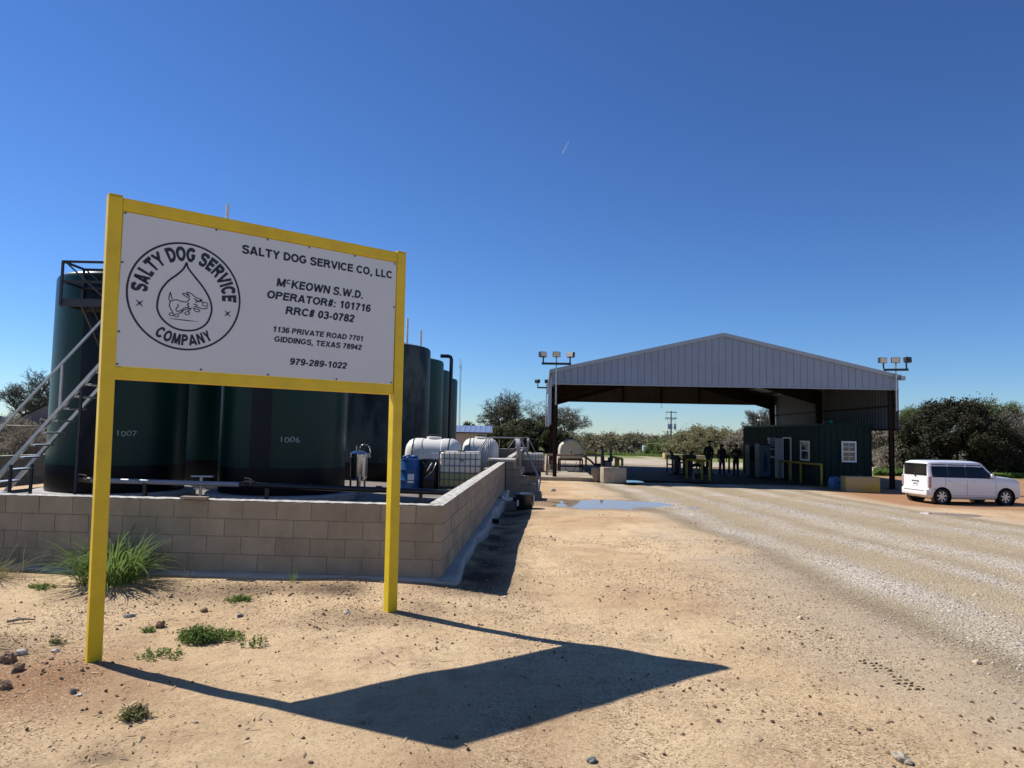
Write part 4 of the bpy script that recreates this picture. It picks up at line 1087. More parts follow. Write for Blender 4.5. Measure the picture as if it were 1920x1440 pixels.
def valve(p, label, s=1.0):
    t = thing('ball_valve', label, 'valve', p, 0, 'valves on the pipes behind the wall')
    mb = MB(); mb.tube((-.2 * s, 0, 0), (.13 * s, 0, 0), 0.042 * s, n=12); mb.tube((-.22 * s, 0, 0), (-.16 * s, 0, 0), .055 * s, n=12); mb.tube((.02 * s, 0, 0), (.1 * s, 0, 0), .06 * s, n=12); mb.lathe([(.03 * s, -.05), (.062 * s, 0), (.03 * s, .06)], n=12)
    mb.tube((-.03 * s, 0, .03), (-.03 * s, 0, .10 * s), .014, n=8); mb.build('body', M['bronze'], t, smooth=True, auto=40)
    mb = MB(); mb.sq((-.22 * s, 0, .125 * s), (-.02 * s, 0, .10 * s), .03, .006); mb.build('lever', M['galv'], t)
valve((pA.x - .1, pA.y, zp), 'brownish valve with lever on the left end of the white pipe')
q = at(470, 903, 14.8); valve((q.x, q.y, q.z), 'small valve where the white pipe meets the black pipe', .6)
# small shelf-like outlets between the numbered tanks
q = at(380, 893, 15.6)
mb = MB(); mb.box((q.x, q.y, q.z), (0.46, .12, .03)); mb.box((q.x - .03, q.y, q.z - .26), (.26, .1, .03)); mb.tube((q.x - .03, q.y, q.z - .5), (q.x - .03, q.y, q.z - .02), .03)
mb.tube((q.x - .03, q.y, .06), (q.x - .03, q.y, q.z - .3), .035); tag(mb.build('pipe_stand', M['galv'], smooth=False), 'little flanged pipe stand in the gap between the numbered tanks', 'pipe stand')
# low slab edge in front of the drums
a_, b2 = at(665, 922, 17.2), at(880, 925, 17.2)
mb = MB(); mb.bx(a_.x, b2.x + .6, 17.3, 20.4, 0.046, 0.13); mb.bx(a_.x - .2, -.9, 20.41, 30, .046, .10)
tag(mb.build('raised_slab', M['slab']), 'raised concrete slab under the drums and white tanks', 'slab', kind='structure')
SLZ = 0.13
# stainless filter vessel
p = at(672, 900, 19.2)
t = thing('filter_vessel', 'stainless steel filter vessel on three legs beside the green tank', 'filter vessel', (p.x, p.y, SLZ))
mb = MB(); mb.lathe([(.16, .34), (.215, .42), (.22, .46), (.22, .97), (.25, .975), (.25, 1.0)], n=32); mb.build('body', M['stainless'], t, smooth=True, auto=35)
mb = MB(); mb.lathe([(.25, 1.003), (.25, 1.03), (.21, 1.07), (.12, 1.12), (.04, 1.14)], n=32); lid = mb.build('lid', M['stainless'], t, smooth=True, auto=35)
for k in range(8):
    an = k * math.pi / 4; mb = MB(); mb.tube((.262 * math.cos(an), .262 * math.sin(an), .95), (.262 * math.cos(an), .262 * math.sin(an), 1.06), .013, n=6); mb.build('clamp_bolt', M['stainless'], lid)
for k in range(3):
    an = k * 2.094 - 1.2; mb = MB(); mb.sq((.215 * math.cos(an), .215 * math.sin(an), 0), (.215 * math.cos(an), .215 * math.sin(an), .52), .05, .05); mb.build('leg', M['stainless'], t)
mb = MB(); mb.path([(.0, 0, 1.13), (.02, 0, 1.24), (.10, 0, 1.29), (.20, 0, 1.28), (.275, 0, 1.22), (.29, 0, 1.12), (.29, 0, .93)], .017, 8); mb.build('lift_arm', M['stainless'], t, smooth=True)
mb = MB(); mb.tube((-.08, 0, 1.1), (-.08, 0, 1.26), .012); mb.tube((-.12, 0, 1.22), (-.04, 0, 1.22), .01); mb.build('gauge', M['stainless'], t)
mb = MB(); mb.path([(0, 0, .36), (0, 0, .2), (-.05, -.03, .12), (-.36, -.05, .08)], .045, 10); mb.tube((-.38, -.05, .08), (-.31, -.05, .08), .07, n=12); mb.build('outlet_pipe', M['darksteel'], t, smooth=True, auto=40)
# drums
def drum(px, py, Y, m, label, band=True):
    p = at(px, py, Y); t = thing('drum', label, 'drum', (p.x, p.y, SLZ), .3, 'plastic drums behind the wall')
    r = .285; mb = MB(); mb.lathe([(r - .03, 0), (r - .005, .03), (r, .05), (r, .27), (r + .01, .29), (r, .31), (r, .57), (r + .01, .59), (r, .61), (r, .80), (r - .01, .84), (r + .004, .85), (r + .004, .88), (r - .02, .885), (r - .03, .86), (0.01, .855)], n=40)
    mb.build('body', m, t, smooth=True, auto=50); return t
d1 = drum(768, 915, 20.6, M['blue'], 'blue plastic drum with a white paper label')
mb = MB(); n = 6
for k in range(n):
    a0 = -1.95 + .62 * k / n; a1 = -1.95 + .62 * (k + 1) / n
    mb.quad((.288 * math.cos(a0), .288 * math.sin(a0), .22), (.288 * math.cos(a1), .288 * math.sin(a1), .22), (.288 * math.cos(a1), .288 * math.sin(a1), .47), (.288 * math.cos(a0), .288 * math.sin(a0), .47))
mb.build('paper_label', M['paper'], d1, smooth=True)
mb = MB(); mb.path([(-.2, -.1, .93), (-.05, .05, .97), (.12, 0, .95), (.2, -.1, .92)], .03, 7); mb.path([(-.22, 0, .9), (0, -.12, .93), (.2, .08, .9)], .025, 7); mb.path([(.05, -.05, .95), (.22, -.02, .97)], .018, 6)
o = mb.build('rag_bundle', M['blue'], None, smooth=True); o.location = d1.location; tag(o, 'bundle of blue hose lying on the blue drum', 'hose')
drum(805, 915, 20.7, M['black'], 'black plastic drum right of the blue drum')
q = at(802, 880, 20.35)
mb = MB(); mb.path([at(810, 868, 20.3), at(804, 878, 20.33), at(801, 883, 20.35)], .014, 6); tag(mb.build('spout_tube', M['pvc'], smooth=True), 'pale plastic spout tube hanging on the black drum', 'tube')
mb = MB(); mb.path([at(818, 868, 20.3), at(812, 882, 20.35), at(802, 892, 20.38), at(795, 898, 20.4)], .010, 6); tag(mb.build('hand_hose', M['galv'], smooth=True), 'thin grey hose draped over the black drum', 'hose')
# IBC totes
def tote(p, label, rz, liq, m_liq, body, level=.42):
    t = thing('tote_tank', label, 'tote tank', p, rz, 'caged white tote tanks')
    mb = MB(); mb.rbox((0, 0, .14 + .46 * .0 + (level * 1.0) / 2), (1.14, .94, level), .05, seg=3); mb.build('liquid_part', m_liq, t, smooth=True, auto=40)
    mb = MB(); mb.rbox((0, 0, .14 + level + (1.0 - level) / 2 - .035), (1.15, .95, 1.0 - level + .07), .09, seg=4); mb.build('bottle', body, t, smooth=True, auto=50)
    mb = MB(); mb.lathe([(.11, 1.135), (.11, 1.17), (.09, 1.175)], n=20); mb.build('cap', M['black'], t, smooth=True, auto=40)
    mb = MB(); r = .012
    for k in range(6):
        z = .16 + k * .195
        pts = [(-.59, -.49, z), (.59, -.49, z), (.59, .49, z), (-.59, .49, z)]
        for i in range(4): mb.tube(pts[i], pts[(i + 1) % 4], r if k < 5 else .012, n=6)
    for k in range(9):
        x_ = -.59 + 1.18 * k / 8
        for y_ in (-.499, .499): mb.tube((x_, y_, .12), (x_, y_, 1.135), r, n=6)
    for k in range(1, 7):
        y_ = -.49 + .98 * k / 7
        for x_ in (-.599, .599): mb.tube((x_, y_, .12), (x_, y_, 1.135), r, n=6)
    mb.build('cage', M['cage'], t)
    mb = MB()
    for x_ in (-.5, 0, .5): mb.bx(x_ - .06, x_ + .06, -.49, .49, 0, .09)
    mb.bx(-.6, .6, -.5, .5, .091, .125); mb.build('pallet', M['black'], t)
    return t
p = at(864.5, 900, 20.9)
tt = tote((p.x, 20.9, SLZ - .03), 'caged white tote tank half full of yellow green liquid, by the block wall', -0.02, .42, M['liquid'], M['poly'], .44)
mb = MB()
rr = random.Random(5)
pts = [(.02 + .10 * k / 12 - .02, -.4765, .88 + .05 * rr.uniform(-1, 1)) for k in range(13)]
mb.path(pts, .007, 5); mb.build('scrawl', M['black'], tt)
p = at(999, 878, 37.5); zz = gz(p.x, 37.5)
tote((p.x, 37.5, zz), 'caged tote tank with brownish cloudy liquid beyond the handrail', -0.05, .5, M['liquid2'], M['poly'], .66)
# horizontal leg tanks
def leg_tank(p, L_, r, label, rz, straps, flat=True, mt=None):
    t = thing('leg_tank', label, 'liquid tank', p, rz, 'horizontal white plastic tanks')
    n = 36; zc = .12 + r
    def sec(x_, k):
        vs = []
        for i in range(n):
            a = 2 * math.pi * i / n; c, s_ = math.cos(a), math.sin(a)
            e = 0.72
            y_ = r * k * math.copysign(abs(c) ** e, c); z_ = r * k * math.copysign(abs(s_) ** e, s_)
            vs.append((x_, y_, zc + z_))
        return vs
    mb = MB(); xs_ = [(-L_ / 2, .55), (-L_ / 2 + .03, .72), (-L_ / 2 + .12, .90), (-L_ / 2 + .24, .985), (-L_ / 2 + .27, 1.0)]
    mid = [(-L_ * .18, 1.0), (-L_ * .17, .975), (L_ * .17, .975), (L_ * .18, 1.0)]
    allx = xs_ + mid + [(-a, k) for a, k in xs_[::-1]]
    vs = []
    for x_, k in allx: vs += sec(x_, k)
    fs = [(i * n + j, i * n + (j + 1) % n, (i + 1) * n + (j + 1) % n, (i + 1) * n + j) for i in range(len(allx) - 1) for j in range(n)]
    fs += [tuple(range(n))[::-1], tuple((len(allx) - 1) * n + j for j in range(n))]
    mb.add(vs, fs); mb.build('body', mt or M['poly'], t, smooth=True, auto=40)
    for x_ in straps:
        vs = sec(x_ - .015, 1.014) + sec(x_ + .015, 1.014); mb = MB(); mb.add(vs, [(j, (j + 1) % n, n + (j + 1) % n, n + j) for j in range(n)]); mb.build('strap', M['black'], t, smooth=True)
    mb = MB(); mb.lathe([(.24, zc + r * .97), (.24, zc + r + .04), (.2, zc + r + .06)], n=28); mb.build('manway', mt or M['poly'], t, smooth=True, auto=40)
    mb = MB(); mb.lathe([(.17, zc + r + .062), (.17, zc + r + .11), (.13, zc + r + .13)], n=24); mb.build('cap', M['black'], t, smooth=True, auto=40)
    for sx_ in (-1, 1):
        mb = MB(); mb.bx(sx_ * L_ * .3 - .07, sx_ * L_ * .3 + .07, -r * .75, r * .75, 0, zc - r * .7); mb.build('cradle', mt or M['poly'], t)
    return t
p = at(812.5, 880, 23.6)
lt = leg_tank((p.x, 23.6, .10), 1.76, .68, 'big white plastic tank with black straps and a small pale label', -0.04, (-.60, .55))
mb = MB(); mb.rbox((.14, -.672, .92), (.24, .012, .18), .003); mb.build('label_plate', M['paper'], lt)
p = at(900.5, 870, 28.1)
leg_tank((p.x, 28.1, .10), 1.36, .68, 'white plastic tank with one black strap behind the grey handrail', -0.04, (-.38,))

# ------------------------------------------------------------------ steps over the wall (stiles)
def stile(Y, label, w, n, zbase, rise, run_, railh, top_w, both=True, rail_r=.019):
    X = float(wallx(Y)); t = thing('block_steps', label, 'steps', (X, Y, 0), -WYAW, 'block steps over the wall')
    # x local: out of the wall (positive to the yard)
    mb = MB(); zt_ = zbase + rise * n
    for i in range(n):
        x0 = 0.02 + i * run_; z1 = zt_ - i * rise
        for k in range(max(1, int(round((z1 - zbase) / rise)))):
            mb.bx(x0 + .002, x0 + run_ - .002, 0, w, zbase - (.2 if k == 0 else -.004) + k * rise, zbase + (k + 1) * rise - .003)
    mb.build('outer_steps', M['cmu'], t)
    mb = MB()
    for i in range(n):
        x1 = -TH - .02 - i * run_; z1 = zt_ - i * rise
        mb.bx(x1 - run_ + .002, x1 - .002, 0, w, 0.05, z1)
    mb.build('inner_steps', M['cmu'], t)
    mb = MB(); mb.rbox((-.14, w / 2, zt_ + .035), (top_w, w + .06, .07), .01); mb.build('top_slab', M['walltop'], t)
    for y_ in (0.04, w - .04):
        hl = MB(); tz = zt_ + railh
        xa, xb_ = -top_w / 2 - .06 - .14 + .1, top_w / 2 - .02
        lo, hi = -TH - run_ * n * .95, .02 + run_ * n * .92
        hl.path([(lo, y_, zbase + .25 + railh * .92), (xa, y_, tz), (xb_, y_, tz), (hi, y_, zbase + railh * .9)], rail_r, 8)
        hr = hl.build('handrail', M['pipegrey'], t, smooth=True, auto=30)
        for x_, zz_, z0_ in ((xa, tz, zt_ - .15), (xa + .06, tz, zt_ - .15), (xb_, tz, zt_ - .15), (xb_ - .06, tz, zt_ - .15), (hi, zbase + railh * .9, zbase + .0)):
            pm = MB(); pm.tube((x_, y_, z0_), (x_, y_, zz_), rail_r, n=8); pm.build('rail_post', M['pipegrey'], hr, smooth=True)
    return t
zs = gz(0.4, 21.6)
stile(21.3, 'grey block steps crossing the wall with pipe handrails, nearest the sign', .95, 5, zs - .02, (.98 - zs) / 5, .215, .70, .84)
zs = gz(1.0, 38.0)
stile(38.3, 'second set of block steps with thin handrails farther along the wall', .9, 4, zs, (.98 - zs) / 4, .25, .60, .62)

# black sump tub with pipe
p = at(983, 940, 18.6); zz = gz(p.x, 18.6)
t = thing('sump_tub', 'black plastic tub with a lid standing beside the block wall', 'tub', (p.x, 18.6, zz))
mb = MB(); mb.lathe([(.20, 0), (.215, .02), (.235, .36)], n=36); mb.build('body', M['black'], t, smooth=True, auto=40)
mb = MB(); mb.lathe([(.262, .362), (.268, .375), (.262, .395), (.20, .415), (.02, .425)], n=36); mb.build('lid', mat('tub_lid', (.03, .032, .036), .35), t, smooth=True, auto=50)
mb = MB(); mb.rbox((-.17, -.19, .17), (.05, .03, .16), .01); mb.rbox((.24, -.08, .28), (.03, .05, .2), .01); mb.build('clip', M['pvc'], t)
t = thing('drain_valve', 'grey plastic drain pipe and valve coming out of the wall to the black tub', 'drain pipe', (p.x, 18.6, zz + .24))
xw = float(wallx(18.6)) - p.x
mb = MB(); mb.tube((xw - .02, 0, .01), (-.58, 0, .01), .055, n=14); mb.tube((-.30, 0, .01), (-.22, 0, .0), .05, n=14); mb.build('black_stub', M['blackpipe'], t, smooth=True, auto=40)
mb = MB(); mb.tube((-.58, 0, .01), (-.52, 0, .01), .075, n=14); mb.tube((-.53, 0, .01), (-.30, 0, .0), .06, n=14); mb.tube((-.45, 0, .01), (-.43, 0, .14), .03, n=10); mb.build('valve_body', M['pvc'], t, smooth=True, auto=40)
mb = MB(); mb.rbox((-.42, 0, .18), (.05, .03, .1), .01); mb.build('valve_handle', M['pvc'], t)
# corrugated drain stub by the footing
q = at(908, 975, 14.3); zz = gz(q.x, q.y)
mb = MB(); mb.lathe([(.045, -.12), (.055, -.1), (.045, -.08), (.055, -.06), (.045, -.04), (.055, -.02), (.05, 0)], n=16, axis='X', cap=False)
o = mb.build('drain_stub', M['black'], smooth=True); o.location = (float(wallx(14.3)) + .24, 14.3, .06); o.rotation_euler = (0, 0, -.9)
tag(o, 'short black drain pipe end poking out at the wall footing', 'drain pipe')

# ------------------------------------------------------------------ open shed
SHX, SHY, SHA = 2.05, 33.25, R(-2.4)       # near left column; local x along the front, y back
SHW, SHD = 15.15, 16.6
SZ0, SEAVE, SFAS, SPEAK, SSKIRT = -0.34, 4.70, 4.13, 6.50, 2.30
shed = thing('open_shed', 'large open metal shed with a grey ribbed gable spanning the drive', 'shed', (SHX, SHY, 0), SHA)
def sh(x, y, z=0.0):
    c, s_ = math.cos(SHA), math.sin(SHA)
    return Vector((SHX + x * c - y * s_, SHY + x * s_ + y * c, z))
EXT = 0.22
def roofz(x): return 0.015 + SEAVE + (SPEAK - SEAVE) * (1 - abs(x - SHW / 2) / (SHW / 2 + EXT))
def ribbed(mb, u0, u1, bot, top, put, pitch=0.3048, depth=0.032, wrib=0.06, minor=True):
    """ribbed sheet between bot(u) and top(u); put(u, d, z)"""
    us = []; k = 0; u = u0
    while u < u1 - 1e-6:
        for f, d in ((0, 0), (pitch - wrib, 0), (pitch - wrib * .72, depth), (pitch - wrib * .28, depth)):
            if u + f < u1: us.append((u + f, d))
            if minor and f == 0:
                for g in (.33, .66):
                    q = u + (pitch - wrib) * g
                    if q + .02 < u1: us += [(q - .012, 0), (q, depth * .18), (q + .012, 0)]
        u += pitch
    us.append((u1, 0)); us.sort()
    vs = []
    for u, d in us: vs += [put(u, d, bot(u)), put(u, d, top(u))]
    mb.add(vs, [(2 * i, 2 * i + 2, 2 * i + 3, 2 * i + 1) for i in range(len(us) - 1)])
mb = MB(); ribbed(mb, -EXT + .02, SHW + EXT - .02, lambda u: SFAS, lambda u: roofz(u) - .03, lambda u, d, z: (u, -0.30 - d, z))
mb.build('front_gable', M['sheet'], shed, fix=False)
mb = MB(); ribbed(mb, -EXT + .02, SHW + EXT - .02, lambda u: SFAS, lambda u: roofz(u) + .0, lambda u, d, z: (u, -0.26 - d * .2, z), minor=False)
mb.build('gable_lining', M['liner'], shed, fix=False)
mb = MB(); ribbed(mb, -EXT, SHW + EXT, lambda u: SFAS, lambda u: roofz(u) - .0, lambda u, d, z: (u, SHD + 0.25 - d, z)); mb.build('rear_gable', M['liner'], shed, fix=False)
for x_, sg, nm in ((-EXT, -1, 'left_wall'), (SHW + EXT, 1, 'right_wall')):
    mb = MB(); ribbed(mb, -0.28, SHD + 0.24, lambda u: SSKIRT, lambda u: SEAVE + .03, lambda u, d, z: (x_ + sg * d, u, z)); mb.build('side_wall', M['sheet'], shed, fix=False)
    mb = MB(); ribbed(mb, -0.27, SHD + 0.23, lambda u: SSKIRT, lambda u: SEAVE + .02, lambda u, d, z: (x_ - sg * .006 + sg * d * .8, u, z), minor=False); mb.build('dark_wall_skin', M['inner'], shed, fix=False)  # second, darker skin added inside so the walls read as shaded
for sgn in (-1, 1):
    mb = MB()
    xe = -EXT - .08 if sgn < 0 else SHW + EXT + .08; xm = SHW / 2
    ribbed(mb, -.34, SHD + .3, lambda u: 0, lambda u: 1, lambda u, d, z: (xe + (xm - xe) * z, u, (SEAVE - .02 + (SPEAK - SEAVE + .02) * z) + .01 + d), minor=False)
    mb.build('roof', M['sheet'], shed, fix=False)
mb = MB()
for a, b in ((-EXT - .09, SHW / 2), (SHW + EXT + .09, SHW / 2)):
    mb.sq((a, -.375, SEAVE - .03), (b, -.375, SPEAK - .02), .05, .17, up=(0, 0, 1))
mb.build('rake_trim', M['trim'], shed)
mb = MB(); mb.bx(-EXT, SHW + EXT, -.345, -.225, SFAS - .05, SFAS - .002); mb.build('fascia_trim', M['trim'], shed)
mb = MB(); mb.bx(-EXT, SHW + EXT, SHD + .14, SHD + .255, SFAS - .06, SFAS - .002); mb.build('fascia_trim', M['redsteel'], shed)
for x_ in (-EXT - .12, SHW + EXT + .04):
    mb = MB(); mb.bx(x_, x_ + .1, -.33, SHD + .3, SEAVE - .12, SEAVE - .005); mb.build('gutter', M['trim'], shed)
for x_ in (-EXT + .01, SHW + EXT - .07):
    mb = MB(); mb.bx(x_, x_ + .06, -.27, SHD + .24, SSKIRT - .03, SSKIRT + .04); mb.bx(x_ + (.0), x_ + .06, -.2, SHD + .2, 3.35, 3.43); mb.build('girt', M['redsteel'], shed)
FR = [0.0, SHD / 2, SHD]
for fy in FR:
    for sgn in (0, 1):
        xc = 0.0 if sgn == 0 else SHW; inn = 1 if sgn == 0 else -1
        zb_ = gz(*sh(xc, fy)[:2])
        # tapered I column: web + two flanges
        mb = MB(); b0, b1 = (.06, .08) if fy == 0 else (.10, .28)
        poly = [(xc - inn * .09, zb_), (xc - inn * .09, SEAVE - .12), (xc + inn * b1, SEAVE - .35), (xc + inn * b0, zb_)]
        mb.prism(poly, fy - .008, fy + .008)
        mb.sq((xc - inn * .095, fy, zb_), (xc - inn * .095, fy, SEAVE - .14), .016, .17, up=(0, 1, 0))
        mb.sq((xc + inn * (b0 + .006), fy, zb_), (xc + inn * (b1 + .006), fy, SEAVE - .36), .016, .17, up=(0, 1, 0))
        mb.bx(xc - .2, xc + .2, fy - .14, fy + .14, zb_ - .1, zb_ + .03)
        mb.build('column', M['redsteel'], shed)
        mb = MB(); xm = SHW / 2
        d0, d1 = (.75, .38) if fy > 0 else (.45, .32)
        zt0 = SEAVE - .14; zt1 = SPEAK - .2
        poly = [(xc, zt0), (xm, zt1), (xm, zt1 - d1), (xc + inn * .3, zt0 - d0)]
        mb.prism(poly, fy - .008, fy + .008)
        mb.sq((xc, fy, zt0), (xm, fy, zt1), .17, .016, up=(0, 0, 1)); mb.sq((xc + inn * .3, fy, zt0 - d0), (xm, fy, zt1 - d1), .17, .016, up=(0, 0, 1))
        mb.build('rafter', M['redsteel'], shed)
for k in range(1, 6):
    for sgn in (-1, 1):
        xx = SHW / 2 + sgn * SHW / 2 * k / 5.4
        mb = MB(); mb.bx(xx - .03, xx + .03, -.2, SHD + .2, roofz(xx) - .19, roofz(xx) - .03); mb.build('purlin', M['redsteel'], shed)
for x_ in (4.95, 7.6, 10.2):
    mb = MB(); mb.bx(x_ - .06, x_ + .06, SHD + .10, SHD + .22, SFAS, roofz(x_) - .2); mb.build('rear_post', M['redsteel'], shed)
for x_ in (3.9, 7.6, 11.3):
    mb = MB(); mb.bx(x_ - .05, x_ + .05, -.24, -.14, SFAS, roofz(x_) - .12); mb.build('front_post', M['redsteel'], shed)
mb = MB(); mb.path([(7.6, SHD + .1, SFAS - .05), (7.62, SHD + .1, SFAS - .2), (7.55, SHD + .1, SFAS - .32), (7.62, SHD + .1, SFAS - .42), (7.66, SHD + .1, SFAS - .3)], .012, 5)
mb.build('loose_wire', M['darksteel'], shed)
# concrete floor
zc = gz(*sh(3, 3)[:2])
mb = MB()
X, Y = np.meshgrid(np.linspace(-.3, SHW - .2, 40), np.linspace(.1, SHD - .3, 40))
W_ = [sh(a, b) for a, b in zip(X.ravel(), Y.ravel())]
Zs = base_z([w.x for w in W_], [w.y for w in W_]) + .06
ii = np.arange(1600).reshape(40, 40)
FF = np.stack([ii[:-1, :-1], ii[:-1, 1:], ii[1:, 1:], ii[1:, :-1]], -1).reshape(-1, 4)
M['darkslab'] = mat('dark_concrete', (0.055, 0.045, 0.036), 0.75, vscale=0.5, col2=(0.03, 0.025, 0.02), bump=0.002, bscale=20, spec=0.35)  # dark concrete tone, mottled by noise
o = np_mesh('shed_floor', [(w.x, w.y, z) for w, z in zip(W_, Zs)], FF, M['darkslab'], smooth=True); tag(o, 'dark mottled floor under the open shed', 'floor', kind='structure')
p0 = sh(-.55, -.55); 
mb = MB(); mb.bx(-.6, 2.35, -.75, 4.9, -.30, .16 + 0.0)
o = mb.build('concrete_pad', M['tancon']); o.location = (p0.x + .55, p0.y + .75, -.32 + .0); o.rotation_euler = (0, 0, SHA); o.location.z = -.355
tag(o, 'pale concrete pad at the left corner of the shed', 'concrete pad', kind='structure')
o.location.z = -.30
def ped(px, Y): 
    q = at(px, 890, Y); return Vector((q.x, Y, float(base_z(q.x, Y)) + .06))

# floodlight masts
def flood_mast(loc, zt_, heads, label, barlen=1.3, rz=0.0, poler=.035, zb_=None):
    t = thing('floodlight_mast', label, 'floodlight', (loc[0], loc[1], 0), rz, 'floodlights on the shed corners')
    mb = MB(); mb.tube((0, 0, zb_), (0, 0, zt_ + .25), poler, n=10); mb.build('pole', M['galv'], t, smooth=True, auto=40)
    mb = MB(); mb.bx(-barlen / 2, barlen / 2, -.04, .04, zt_ - .05, zt_ + .05); mb.build('crossbar', M['lampbody'], t)
    for x_, yaw, tilt in heads:
        Mx = Matrix.Translation(Vector((x_, 0, zt_ + .43))) @ Matrix.Rotation(yaw, 4, 'Z') @ Matrix.Rotation(tilt, 4, 'X')
        hb = MB(); hb.tube((x_, 0, zt_ + .05), (x_, 0, zt_ + .32), .035, n=8)
        b2_ = MB(); b2_.rbox((0, .06, 0), (.36, .17, .25), .02); b2_.rbox((0, .16, 0), (.22, .08, .14), .02)
        hb.add([Mx @ Vector(v) for v in b2_.v], b2_.f)
        ho = hb.build('lamp_head', M['lampbody'], t)
        g_ = MB(); g_.rbox((0, -.03, 0), (.31, .02, .205), .004); g2 = MB(); g2.add([Mx @ Vector(v) for v in g_.v], g_.f); g2.build('lens', M['lampglass'], ho)
    return t
p = sh(-.02, -.50); flood_mast((p.x, p.y), at(1045, 682, p.y).z, ((-.60, .55, -.15), (0, 0, .1), (.62, -.55, -.1)), 'three-head floodlight on the left front corner of the shed', 1.35, SHA, zb_=SFAS - 1.0)
p = sh(SHW + .02, -.50); flood_mast((p.x, p.y), at(1667, 693, p.y).z, ((-.50, .45, .1), (.0, .0, .1), (.42, -2.4, .1)), 'three-head floodlight on the right front corner of the shed', 1.0, SHA - .28, zb_=SFAS - 1.0)
p = sh(-.35, SHD); flood_mast((p.x, p.y), at(1026, 727, p.y).z, ((-.60, 2.6, .1), (0.05, 3.1, .1), (.6, 2.8, .1)), 'floodlight behind the left rear corner of the shed, seen from its back', 1.3, SHA, zb_=SSKIRT)
p = sh(SHW + .25, -.45); mb = MB(); mb.bx(-.04, .16, -.1, .1, -.1, .08); o = mb.build('junction_box', M['trim']); o.location = (p.x, p.y, SEAVE - .08); tag(o, 'small grey box at the right eave end of the shed', 'junction box')

# ------------------------------------------------------------------ site office
oA = at(1537, 915, 33.35); OX, OY = oA.x, 33.35
OZ = float(base_z(OX + 1, OY + 3)) + .07; OH = 2.80; OW_, OL = 2.42, 11.0
off = thing('site_office', 'dark green ribbed metal office building under the right side of the shed', 'office', (OX, OY, OZ), -.003)
mb = MB(); mb.bx(.035, OW_ - .035, .035, OL - .035, 0.0, OH - .03); mb.build('body', M['office'], off)
mb = MB(); ribbed(mb, 0, OW_, lambda u: .03, lambda u: OH - .06, lambda u, d, z: (u, .03 - d, z), pitch=.305, wrib=.08); mb.build('end_cladding', M['office'], off, fix=False)
mb = MB(); ribbed(mb, 0, OL, lambda u: .03, lambda u: OH - .06, lambda u, d, z: (.03 - d * 1.3, u, z), pitch=.19, wrib=.09, minor=False); mb.build('side_cladding', M['office'], off, fix=False)
mb = MB(); mb.rbox((OW_ / 2, OL / 2, OH), (OW_ + .10, OL + .1, .09), .01); mb.build('roof', M['office'], off)
def window(parent, x, y, z, w, h, face, grid=True, nm='window'):
    """double-hung window centred at the point, facing -y or -x"""
    t = MB()
    def B(m_, u0, u1, z0_, z1_, d0, d1):
        if face == 'y': m_.bx(x + u0, x + u1, y - d1, y - d0, z + z0_, z + z1_)
        else: m_.bx(x - d1, x - d0, y + u0, y + u1, z + z0_, z + z1_)
    fw = .07
    B(t, -w / 2, w / 2, h / 2 - fw, h / 2, 0, .05); B(t, -w / 2, w / 2, -h / 2, -h / 2 + fw, 0, .06)
    B(t, -w / 2, -w / 2 + fw, -h / 2 + fw + .001, h / 2 - fw - .001, 0, .05); B(t, w / 2 - fw, w / 2, -h / 2 + fw + .001, h / 2 - fw - .001, 0, .05)
    B(t, -w / 2 + fw, w / 2 - fw, -.025, .025, 0, .045)
    fr = t.build(nm, M['white'], parent)
    g_ = MB(); B(g_, -w / 2 + fw, w / 2 - fw, -h / 2 + fw, h / 2 - fw, -.02, .012); g_.build('pane', M['glass'], fr)
    if grid:
        m_ = MB(); B(m_, -.010, .010, .026, h / 2 - fw - .001, .013, .03); B(m_, -.010, .010, -h / 2 + fw + .001, -.026, .013, .03)
        for zz_ in (h * .23, -h * .23): B(m_, -w / 2 + fw + .001, -.011, zz_ - .01, zz_ + .01, .013, .03); B(m_, .011, w / 2 - fw - .001, zz_ - .01, zz_ + .01, .013, .03)
        m_.build('glazing_bars', M['white'], fr)
    return fr
# end window
wq = at(1590.5, 847, OY); window(off, wq.x - OX, -.035, wq.z - OZ, .68, .96, 'y')
def side_y(px):  # depth at which the office's long side is seen at this pixel column
    k = (px - CX) / FPX; return OX / k
for px_, py_, w_, h_ in ((1452, 842, .55, .95), (1512, 845, .66, .95)):
    Yw = side_y(px_); q = at(px_, py_, Yw); window(off, -.04, Yw - OY, q.z - OZ, w_ * 1.6, h_, 'x', False)
# doorway with the door standing open
Ya, Yb_ = side_y(1484), side_y(1471)
dr = MB(); dr.bx(-.045, -.012, Ya - OY, Yb_ - OY, 0.05, 2.12); dr.build('door_opening', mat('dark_inside', (.006, .006, .007), .9), off)
fr = MB()
for y_ in (Ya - OY - .06, Yb_ - OY): fr.bx(-.075, -.01, y_, y_ + .06, .05, 2.12)
fr.bx(-.075, -.01, Ya - OY - .06, Yb_ - OY + .06, 2.121, 2.19); fr.build('door_frame', M['white'], off)
dd = MB(); dd.bx(-.46, -.06, Yb_ - OY + .08, Yb_ - OY + .125, .07, 2.13); do = dd.build('door', M['door'], off)
k_ = MB(); k_.tube((-.40, Yb_ - OY + .02, 1.0), (-.40, Yb_ - OY + .08, 1.0), .03, n=10); k_.build('handle', M['galv'], do)
